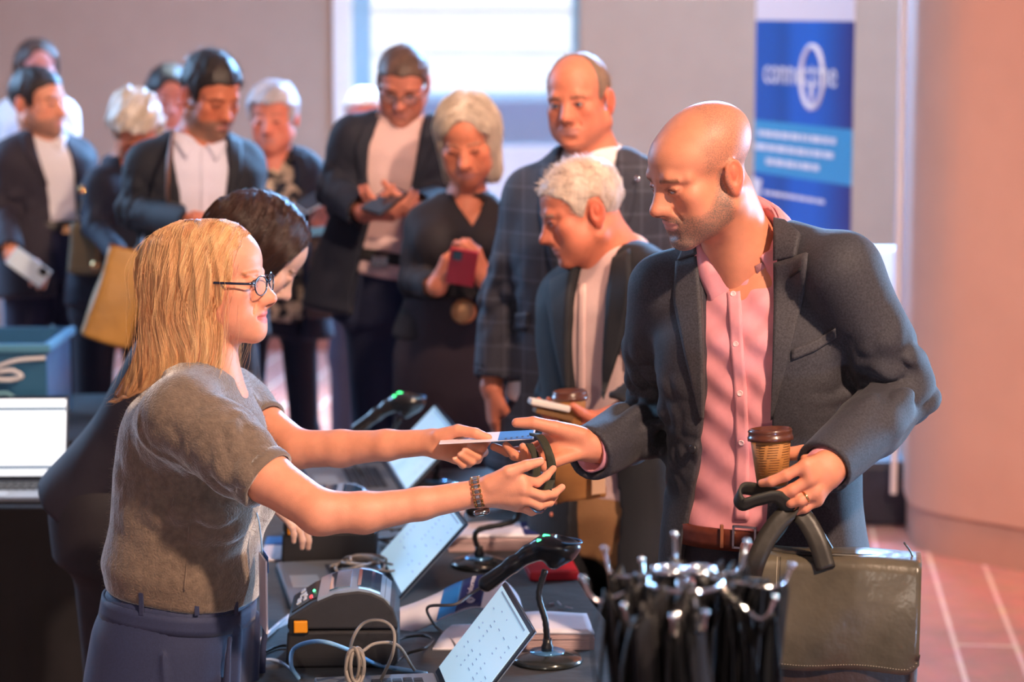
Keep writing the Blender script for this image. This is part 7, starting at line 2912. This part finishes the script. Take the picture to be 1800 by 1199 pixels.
wp = bgperson('woman with a silver-blonde bob reading a red phone in the queue', 6.9, (822, 246, -6, 20, 3, 1.02), (820, 352, 0.03), (802, 575, 0.0), -8,
              [(882, 395, 0.0), (752, 392, 0.02)], [(893, 500, 0.0), (724, 492, -0.02)], [(852, 492, -0.22), (768, 505, -0.20)],
              g=1.0, fem=True, detail=True, skin=(218, 132, 100), brow=(120, 90, 70), hkw=dict(lid=0.1), vneck=[(788, 335), (800, 350), (815, 378), (828, 402), (840, 380), (852, 350), (862, 335)],
              hands=(dict(D=(-0.45, -0.3, 0.85), N=(-0.6, 0.7, 0.0), curl=(0.7, 0.8, 0.5), thumb=(0.5, 0.6)), dict(D=(0.45, -0.3, 0.75), N=(0.6, 0.7, 0), curl=(0.7, 0.8, 0.5), thumb=(0.5, 0.6))),
              shirt=dict(m=cloth('black_satin', (30, 24, 32), var=0.2), low=-0.05, sleeves=True, name='blouse'),
              collar_=dict(point=0.05, gap=42, r=0.062, spread=0.05),
              skirt=dict(m=cloth('plum_skirt', (48, 36, 48), bump=0.001), z=0.32),
              hair=dict(poly=[(-0.07, 0.3), (-0.084, 0.078), (-0.078, 0.055), (-0.050, 0.03), (-0.045, -0.02), (-0.040, -0.16), (0.3, -0.16), (0.3, 0.3)], t=0.008, extra=bob, m=mat('silver_hair', (0.5, 0.4, 0.3), 0.4, attr='tint', var=0.25, scale=150, bump=0.002, bscale=300, stretch=(1, 1, 0.1)),
                        c=(srgb(244, 226, 204), srgb(184, 164, 146)), long=(1800, 22, 0.006, -0.14, 0.02), sr=0.0009, cutface=((0, -0.085, -0.035), (0.060, 0.075, 0.125))))
c_ = P(812, 470, 6.64)
phone('mobile_phone', c_, A(0.16, -0.55, 1), A(0.1, 1, 0.5), mat('red_phone_case', srgb(196, 44, 58), 0.4), 'red-cased phone held up in both hands by the silver-blonde woman', size=(0.078, 0.115, 0.011))
bkl = thing('belt_buckle', P(815, 548, 6.7), 'gold-brown waist buckle below the red phone', 'buckle')
MB().lathe(P(815, 548, 6.73), [(0.03, 0), (0.036, 0.004), (0.030, 0.010), (0.012, 0.012)], 28, Z=(0, -1, 0)).build('plate', mat('bronze_buckle', srgb(196, 140, 96), 0.35, 0.6), bkl, smooth=True)

# --- man in navy suit with phone
M_navy = cloth('navy_suit', (25, 28, 44))
M_navyt = cloth('navy_suit_trousers', (30, 38, 66))
dn = 7.35
lgs = []
for (hx, kx) in ((698, 735), (646, 654)):
    h, k_ = P(hx, 520, dn), P(kx, 775, dn)
    lgs.append((h, k_, A(k_[0] + (k_[0] - h[0]) * 0.7, k_[1] + 0.02, 0.09)))
nv = bgperson('man in a navy suit and glasses looking down at his phone by the window', dn, (708, 146, -3, 27, -3, 0.93), (706, 222, 0.06), (664, 470, 0.0), -4,
              [(762, 240, 0.02), (622, 240, 0.0)], [(780, 345, 0.0), (588, 335, 0.0)], [(728, 368, -0.24), (640, 375, -0.24)],
              g=1.04, detail=True, skin=(200, 122, 100), brow=(80, 56, 46), hkw=dict(fat=0.006, lid=0.1, drop=0.006), legs=lgs,
              tkw=dict(beard=srgb(90, 70, 60), beard_amt=0.2),
              hands=(dict(D=(-0.9, -0.25, 0.0), N=(0, 0.5, 0.85), curl=(0.5, 0.5, 0.4), thumb=(0.5, 0.5)), dict(D=(0.9, -0.25, -0.02), N=(0, 0.5, 0.85), curl=(0.5, 0.5, 0.4), thumb=(0.5, 0.5))),
              shirt=dict(m=M_pale, low=-0.03), collar_=dict(point=0.045, r=0.072, gap=20, up=-0.002),
              jacket=dict(m=M_navy, low=-0.16, t=0.016, flare=0.94, le=[(672, 175), (650, 240), (643, 300), (640, 360), (632, 450), (620, 520)], re=[(748, 175), (738, 240), (728, 300), (716, 360), (712, 450), (722, 520)],
                          pieces=[('lapel', [(668, 205), (648, 260), (641, 350)], [(640, 215), (622, 262), (638, 352)]), ('lapel', [(746, 205), (736, 260), (719, 350)], [(768, 215), (760, 262), (722, 352)])]),
              trouser=dict(m=M_navyt, w=0.84, top=0.03),
              hair=dict(poly=SHORT, t=0.006, tf=-0.001, noise=0.0015, c=(srgb(104, 76, 62), srgb(74, 54, 46)), spikes=(500, 0.004, 0.0), sr=0.0007))
glasses(nv['HF'], mat('dark_frame', (0.03, 0.02, 0.02), 0.3), 'dark rimmed glasses on the man in the navy suit')
phone('mobile_phone', P(676, 354, dn - 0.30), A(0.5, 0.75, 0.3), A(0, -0.45, 0.9), mat('black_phone_case', (0.02, 0.02, 0.025), 0.4), 'dark phone held low in both hands by the man in the navy suit')
B = Field(nv['fr'])
B.loft([(-0.1, 0.168, 0.120), (0.1, 0.166, 0.118)], n=2.4, k=0)
bo = ring_on(B, nv['fr'], 'belt', 0.028, mat('black_leather', (0.02, 0.016, 0.016), 0.35), nv['root'], h=0.036)
q = B.cast([(668, 460)])[0][0]
MB().box(q + A(0, -0.008, 0), (0.05, 0.006, 0.036)).build('buckle', MATS['dull_steel'], bo, bevel=0.004)

# --- short grey haired woman in a patterned blouse


def floral():
    m = bpy.data.materials.new('cream_and_black_print')
    m.use_nodes = True
    N, L = m.node_tree.nodes, m.node_tree.links
    tcn = N.new('ShaderNodeTexCoord')
    vo = N.new('ShaderNodeTexNoise')
    vo.inputs['Scale'].default_value = 24
    vo.inputs['Detail'].default_value = 2
    L.new(tcn.outputs['Object'], vo.inputs['Vector'])
    r = N.new('ShaderNodeValToRGB')
    r.color_ramp.elements[0].position = 0.47
    r.color_ramp.elements[0].color = (0.015, 0.013, 0.016, 1)
    r.color_ramp.elements[1].position = 0.56
    r.color_ramp.elements[1].color = (*srgb(206, 184, 156), 1)
    L.new(vo.outputs['Fac'], r.inputs[0])
    L.new(r.outputs[0], N['Principled BSDF'].inputs['Base Color'])
    N['Principled BSDF'].inputs['Roughness'].default_value = 0.7
    return m


M_blue_j = cloth('dark_blue_jacket', (26, 34, 54))
gw = bgperson('grey-haired smiling woman in a patterned blouse and dark blue jacket', 8.5, (481, 208, -8, 6, 2, 0.98), (484, 275, 0.02), (482, 505, 0.0), -8,
              [(536, 300, 0.0), (440, 298, 0.02)], [(552, 385, 0.0), (425, 390, 0.0)], [(560, 392, -0.20), (455, 420, -0.2)],
              g=0.97, fem=True, skin=(226, 138, 116), brow=(150, 110, 100), hkw=dict(fat=0.005, smile=1.0), vneck=[(466, 262), (474, 280), (487, 302), (500, 280), (508, 262)],
              hands=(dict(D=(0.2, -0.5, 0.6), N=(0.5, 0.8, 0), curl=(0.7, 0.7, 0.5)), dict(D=(0.5, -0.5, 0.3), N=(0.5, 0.5, 0.7), curl=(0.7, 0.7, 0.5))),
              shirt=dict(m=floral(), low=-0.12, name='blouse'), collar_=dict(point=0.05, gap=32, r=0.062),
              jacket=dict(m=M_blue_j, low=-0.18, t=0.022, le=[(455, 262), (450, 320), (448, 400), (446, 520)], re=[(512, 262), (520, 320), (526, 400), (530, 520)],
                          pieces=[('collar', [(512, 268), (520, 300), (524, 330)], [(536, 275), (545, 300), (530, 332)])]),
              trouser=dict(m=cloth('black_wide_trousers', (22, 26, 44)), w=0.80),
              hair=dict(poly=[(-0.16, 0.068), (-0.07, 0.062), (-0.050, 0.040), (-0.036, -0.03), (0.0, -0.04), (0.05, -0.07), (0.2, -0.08), (0.2, 0.25), (-0.16, 0.25)], t=0.017, noise=0.006, nf=70, c=(srgb(214, 212, 220), srgb(150, 146, 156))))
phone('mobile_phone', P(556, 352, 8.24), A(0.6, 0.5, 0.3), A(0, -0.5, 0.8), mat('white_phone_case', srgb(205, 225, 240), 0.3), 'pale phone in the hand of the grey-haired woman')
o = MB().box(P(564, 406, 8.22), (0.10, 0.012, 0.028), nrm(A(1, 0.1, 0.12)), nrm(A(-0.1, 1, 0)), A(0, 0, 1)).build('blue_notebook', mat('sky_blue_card', srgb(120, 190, 225), 0.4), bevel=0.003)
tag(o, 'light blue notebook edge below the hand of the grey-haired woman', 'notebook')


def tote(px, py, d, wd, ht_, dp, m, label, name='handbag', handle=None, yaw=0, taper=0.85, tilt=0.0, hw=0.014, clasp=None, hm=None):
    c = P(px, py, d)
    X = A(math.cos(yaw), math.sin(yaw), 0)
    Y = A(-math.sin(yaw), math.cos(yaw), 0)
    Z = nrm(A(0, 0, 1) + X * tilt)
    X = nrm(X - Z * (X @ Z))
    root = thing(name, c - Z * ht_ / 2, label, 'bag')
    F = Field(frame(c, X, Y, Z))
    F.loft([(-ht_ / 2, wd / 2, dp / 2), (0, wd / 2 * (0.5 + taper / 2), dp / 2 * 0.85), (ht_ / 2, wd / 2 * taper, dp / 2 * 0.45)], n=5, k=0, cap=0.012)
    F.disp(lambda p: wob(p, 28, 3) * 0.004)
    field_obj('bag_body', F, 0.006, m, root)
    if handle:
        hs = [np.asarray(P(*h)) for h in handle]
        MB().tube(spline(hs, 8), hw, 8, flat=(1, 0.25)).build('handle', hm or m, root, smooth=True)
    MB().tube([c + Z * ht_ * 0.49 + X * wd * taper * 0.47 * s_ for s_ in (-1, -0.5, 0, 0.5, 1)], 0.006, 6).build('top_edge', hm or m, root, smooth=True)
    if clasp:
        MB().lathe(P(*clasp), [(0.014, 0), (0.016, 0.003), (0.010, 0.006), (0, 0.006)], 20, Z=(0, -1, 0)).build('clasp', MATS['gold'], root, smooth=True)
    return root


tote(571, 488, 8.35, 0.125, 0.28, 0.09, cloth('taupe_leather', (92, 74, 66)), 'taupe leather tote hanging between the grey-haired woman and the navy-suited man',
     handle=[(552, 428, 8.33), (545, 400, 8.36), (548, 372, 8.45), (562, 368, 8.5), (578, 390, 8.4), (588, 428, 8.33)], hw=0.010, taper=0.7)

# --- bearded man with brown shoulder strap
M_nj = cloth('dark_navy_jacket', (20, 22, 34))
bd = bgperson('bearded dark-haired man looking down with a brown bag strap on his shoulder', 7.4, (370, 168, 40, 20, 0, 1.0), (350, 248, 0.02), (350, 480, 0.0), 12,
              [(424, 285, 0.08), (262, 288, -0.02)], [(440, 390, 0.1), (238, 372, -0.05)], [(395, 395, -0.15), (345, 396, -0.30)],
              g=1.02, detail=True, skin=(200, 118, 88), brow=(36, 24, 22), hkw=dict(lid=0.1),
              tkw=dict(beard=srgb(60, 44, 40), beard_amt=0.75),
              hands=(dict(D=(-0.8, -0.3, 0.1), N=(-0.2, 0.5, -0.6)), dict(D=(0.9, -0.2, 0.1), N=(0.1, 0.4, -0.9))),
              shirt=dict(m=cloth('light_blue_shirt', (214, 212, 232), var=0.04), low=-0.02, drapes=[([(352, 262), (352, 320), (352, 380)], [(362, 262), (362, 320), (362, 380)])]), collar_=dict(point=0.045, r=0.070),
              jacket=dict(m=M_nj, low=-0.2, t=0.018, le=[(308, 215), (308, 280), (318, 340), (330, 420)], re=[(398, 215), (402, 280), (398, 340), (394, 420)],
                          pieces=[('lapel', [(398, 240), (403, 300), (398, 370)], [(424, 250), (424, 300), (400, 372)])]),
              trouser=dict(m=M_navyt),
              hair=dict(poly=SHORT, t=0.008, noise=0.002, tf=0.018, c=(srgb(44, 34, 32), srgb(24, 18, 18)), spikes=(700, 0.012, 0.7), sweep=-0.2, sr=0.0007))
M_bst = mat('brown_strap_leather', srgb(128, 78, 46), 0.55, var=0.1)
tan = mat('tan_bag_leather', srgb(170, 124, 58), 0.5, var=0.18, scale=12, bump=0.003, bscale=20)
tote(205, 520, 7.25, 0.155, 0.29, 0.10, tan, 'large tan leather bag hanging behind the blonde woman\'s hair', yaw=0.25, tilt=0.30, taper=0.85,
     handle=[(235, 448, 7.45), (268, 410, 7.5), (292, 372, 7.32), (294, 330, 7.16), (296, 280, 7.16), (302, 243, 7.3), (304, 236, 7.45)], hw=0.021, hm=M_bst)
MB()
# --- white curly haired woman
cw_ = bgperson('white-curly-haired woman in a dark jacket looking down at the left', 8.4, (238, 226, 22, 38, 5, 0.95), (218, 292, 0.05), (205, 470, 0.0), 25,
               [(252, 320, 0.12), (176, 322, -0.1)], [(262, 400, 0.12), (168, 400, -0.12)], [(262, 450, -0.1), (215, 455, -0.3)],
               g=0.93, fem=True, skin=(222, 132, 96), brow=(150, 120, 100),
               hands=(None, dict(D=(0.5, -0.3, -0.5), N=(0.2, 0.3, -0.8))),
               shirt=dict(m=M_blue_j, low=-0.15, sleeves=True, name='jacket'), vneck=[(212, 285), (216, 300), (222, 318), (228, 300), (230, 285)],
               collar_=dict(point=0.05, gap=30, r=0.062), trouser=dict(m=cloth('black_wide_trousers', (22, 26, 44)), w=1.0),
               hair=dict(poly=[(-0.16, 0.070), (-0.06, 0.058), (-0.042, 0.030), (-0.034, -0.03), (0.0, -0.05), (0.05, -0.08), (0.2, -0.09), (0.2, 0.25), (-0.16, 0.25)], t=0.026, noise=0.010, nf=62, c=(srgb(226, 218, 206), srgb(180, 160, 136))))
tote(148, 438, 8.3, 0.125, 0.17, 0.09, mat('olive_bag_leather', srgb(112, 100, 76), 0.5, var=0.15, scale=12), 'olive grey handbag hanging beside the man at the far left', clasp=(168, 468, 8.22),
     handle=[(132, 400, 8.28), (140, 365, 8.3), (152, 340, 8.3), (164, 368, 8.3), (170, 400, 8.28)], hw=0.010, taper=0.75)
tag(MB().lathe(P(146, 334, 8.28), [(0.012, 0), (0.016, 0.004), (0.012, 0.010), (0, 0.012)], 16, Z=(0, -1, 0)).build('bag_ring', MATS['gold'], smooth=True), 'round gold fitting on the strap above the olive grey handbag', 'ring')

# --- dark long haired woman far back
M_lb = cloth('pale_blouse', (190, 190, 210), var=0.05)


def longh(F):
    F.ell((0, 0.03, 0.02), (0.094, 0.110, 0.105), 0.02)
    F.loft([(-0.20, 0.095, 0.075, 0, 0.02), (-0.10, 0.100, 0.085, 0, 0.03), (-0.02, 0.095, 0.09, 0, 0.03), (0.03, 0.09, 0.085, 0, 0.03)], k=0.03)


LP = [(-0.07, 0.3), (-0.082, 0.078), (-0.074, 0.055), (-0.046, 0.03), (-0.04, -0.02), (-0.035, -0.3), (0.3, -0.3), (0.3, 0.3)]
bgperson('woman with long dark hair standing behind the bearded man', 10.0, (298, 170, 14, 14, 0, 0.98), (292, 232, 0.0), (290, 430, 0.0), 10,
         [(330, 255, 0.0), (255, 255, 0.0)], [(340, 330, 0.0), (245, 330, 0.0)], [(330, 400, -0.05), (260, 400, -0.05)],
         g=0.95, fem=True, skin=(200, 130, 120), brow=(40, 30, 30), shirt=dict(m=M_lb, low=-0.05, sleeves=True, name='blouse'), trouser=dict(m=M_navyt), hands=(None, None),
         hair=dict(poly=LP, t=0.014, extra=longh, c=(srgb(40, 32, 36), srgb(24, 20, 24)), m=M_dh, cutface=((0, -0.085, -0.04), (0.058, 0.075, 0.13))))

# --- man at far left in suit with phone
M_ms = cloth('plum_grey_suit', (42, 35, 48))
ml = bgperson('bearded man in a dark suit at the far left holding a white phone', 8.7, (66, 182, 62, 0, 0, 1.02), (72, 248, 0.02), (88, 412, 0.0), 22,
              [(134, 275, 0.12), (18, 278, -0.06)], [(150, 350, 0.10), (2, 370, -0.10)], [(140, 410, 0.0), (20, 448, -0.28)],
              g=1.0, skin=(232, 156, 124), brow=(40, 28, 26), hkw=dict(smile=1.0), tkw=dict(beard=srgb(60, 44, 40), beard_amt=0.6),
              hands=(dict(D=(-0.3, -0.3, -0.9), N=(-0.8, 0, 0)), dict(D=(0.85, -0.2, -0.45), N=(0.1, 0.3, -0.9), curl=(0.5, 0.6, 0.4))),
              shirt=dict(m=M_white, low=-0.02), collar_=dict(point=0.05, r=0.072),
              jacket=dict(m=M_ms, low=-0.22, t=0.018, le=[(55, 215), (62, 260), (80, 310), (90, 350), (92, 430)], re=[(100, 215), (118, 260), (130, 310), (132, 350), (135, 430)],
                          pieces=[('lapel', [(55, 225), (64, 265), (84, 325)], [(34, 235), (42, 270), (82, 328)])]),
              trouser=dict(m=cloth('plum_navy_trousers', (36, 34, 60))),
              hair=dict(poly=SHORT, t=0.007, noise=0.002, tf=0.012, c=(srgb(52, 40, 38), srgb(30, 24, 24))))
phone('mobile_phone', P(50, 470, 8.36), A(0.8, -0.1, -0.55), A(-0.2, 0.9, -0.3), mat('white_phone_case', srgb(205, 225, 240), 0.3), 'white phone in the lowered hand of the man at the far left')
B = Field(ml['fr'])
B.loft([(-0.1, 0.170, 0.118), (0.1, 0.168, 0.116)], n=2.4, k=0)
bo = ring_on(B, ml['fr'], 'belt', 0.028, MATS['black_leather'], ml['root'], h=0.036)
q = B.cast([(120, 404)])[0][0]
MB().box(q + A(0, -0.008, 0), (0.045, 0.006, 0.032)).build('buckle', MATS['gold'], bo, bevel=0.004)

# --- far left woman in white
bgperson('woman in a pale jacket with brown hair behind the far left man', 10.6, (66, 122, 22, 2, 0, 1.0), (66, 172, 0.0), (66, 360, 0.0), 15,
         [(112, 200, 0.0), (18, 200, 0.0)], [(125, 275, 0.0), (4, 275, 0.0)], [(118, 340, -0.05), (12, 340, -0.05)],
         g=0.98, fem=True, skin=(206, 140, 136), brow=(70, 50, 46), shirt=dict(m=M_lb, low=-0.05), hands=(None, None), collar_=dict(point=0.03, r=0.062, gap=30),
         jacket=dict(m=cloth('pale_jacket', (216, 216, 224), var=0.04), low=-0.2, t=0.018, le=[(52, 170), (54, 220), (56, 300)], re=[(80, 170), (80, 220), (78, 300)]),
         trouser=dict(m=cloth('pale_blue_trousers', (120, 170, 200))),
         hair=dict(poly=LP, t=0.012, extra=longh, c=(srgb(84, 58, 50), srgb(50, 36, 34)), m=M_dh, cutface=((0, -0.085, -0.04), (0.058, 0.075, 0.13))))
# --- mostly hidden person behind the navy suited man
bgperson('white-haired person almost hidden behind the navy suited man\'s shoulder', 10.4, (641, 208, 0, 5, 0, 1.0), (641, 262, 0.0), (641, 440, 0.0), 0,
         [(690, 290, 0.0), (612, 290, 0.0)], [(695, 360, 0.0), (615, 360, 0.0)], [(690, 430, -0.05), (620, 430, -0.05)],
         g=0.9, fem=True, skin=(206, 130, 126), brow=(150, 130, 120), shirt=dict(m=M_blue_j, low=-0.1, sleeves=True, name='jacket'), hands=(None, None), trouser=dict(m=M_navyt),
         hair=dict(poly=SHORT, t=0.014, noise=0.005, nf=70, c=(srgb(220, 216, 220), srgb(170, 160, 160))))

# --- things in the white haired man's hand
cc = thing('coffee_cup', P(1003, 730, 5.28), 'kraft cup with a dark brown lid held by the white-haired man', 'cup')
cb = P(1004, 742, 5.27)
MB().lathe(cb - A(0, 0, 0.03), [(0.026, 0), (0.027, 0), (0.037, 0.085), (0.035, 0.085)], 32, Z=(-0.05, 0, 1)).build('cup_body', MATS['kraft_card'], cc, smooth=True)
MB().lathe(cb + A(-0.003, 0, 0.050), [(0.038, 0), (0.040, 0.001), (0.0405, 0.008), (0.038, 0.009), (0.038, 0.016), (0.036, 0.019), (0.033, 0.019), (0.031, 0.014), (0.0, 0.013)], 40, Z=(-0.05, 0, 1)).build('lid', MATS['brown_lid'], cc, smooth=True)
o = MB().box(P(965, 712, 5.24), (0.088, 0.07, 0.014), nrm(A(1, 0.1, -0.22)), nrm(A(-0.1, 1, -0.1)), nrm(A(0.22, 0.1, 1))).build('folded_napkin', mat('white_napkin', srgb(226, 214, 206), 0.8), bevel=0.004)
tag(o, 'white folded napkin held flat beside the dark-lidded cup', 'napkin')
o = MB().box(P(972, 728, 5.25), (0.085, 0.07, 0.012), nrm(A(1, 0.1, -0.26)), nrm(A(-0.1, 1, -0.1)), nrm(A(0.26, 0.1, 1))).build('card_tray', mat('brown_kraft_tray', srgb(122, 84, 46), 0.7), bevel=0.002)
tag(o, 'small brown card tray under the white folded napkin', 'tray')
F = Field(frame(P(1016, 842, 5.22), A(1, 0.15, 0.1), A(-0.15, 1, 0), A(-0.1, 0, 1)))
F.box((0, 0, 0), (0.058, 0.022, 0.047), 0.006)
F.disp(lambda p: np.abs(wob(p, 60, 2)) * 0.005 - 0.003)
v, f = F.mesh(0.004)
pb = mesh_obj('paper_bag', v, f, mat('kraft_bag_paper', srgb(150, 98, 48), 0.75, var=0.1, scale=30))
tag(pb, 'crumpled brown paper bag seen under the bald man\'s open hand', 'bag')
MB().box(P(1052, 845, 5.18), (0.03, 0.004, 0.06), nrm(A(1, 0.15, 0.1)), nrm(A(-0.15, 1, 0)), A(0, 0, 1)).build('paper_flap', mat('pale_kraft', srgb(206, 164, 132), 0.75), pb, bevel=0.001)
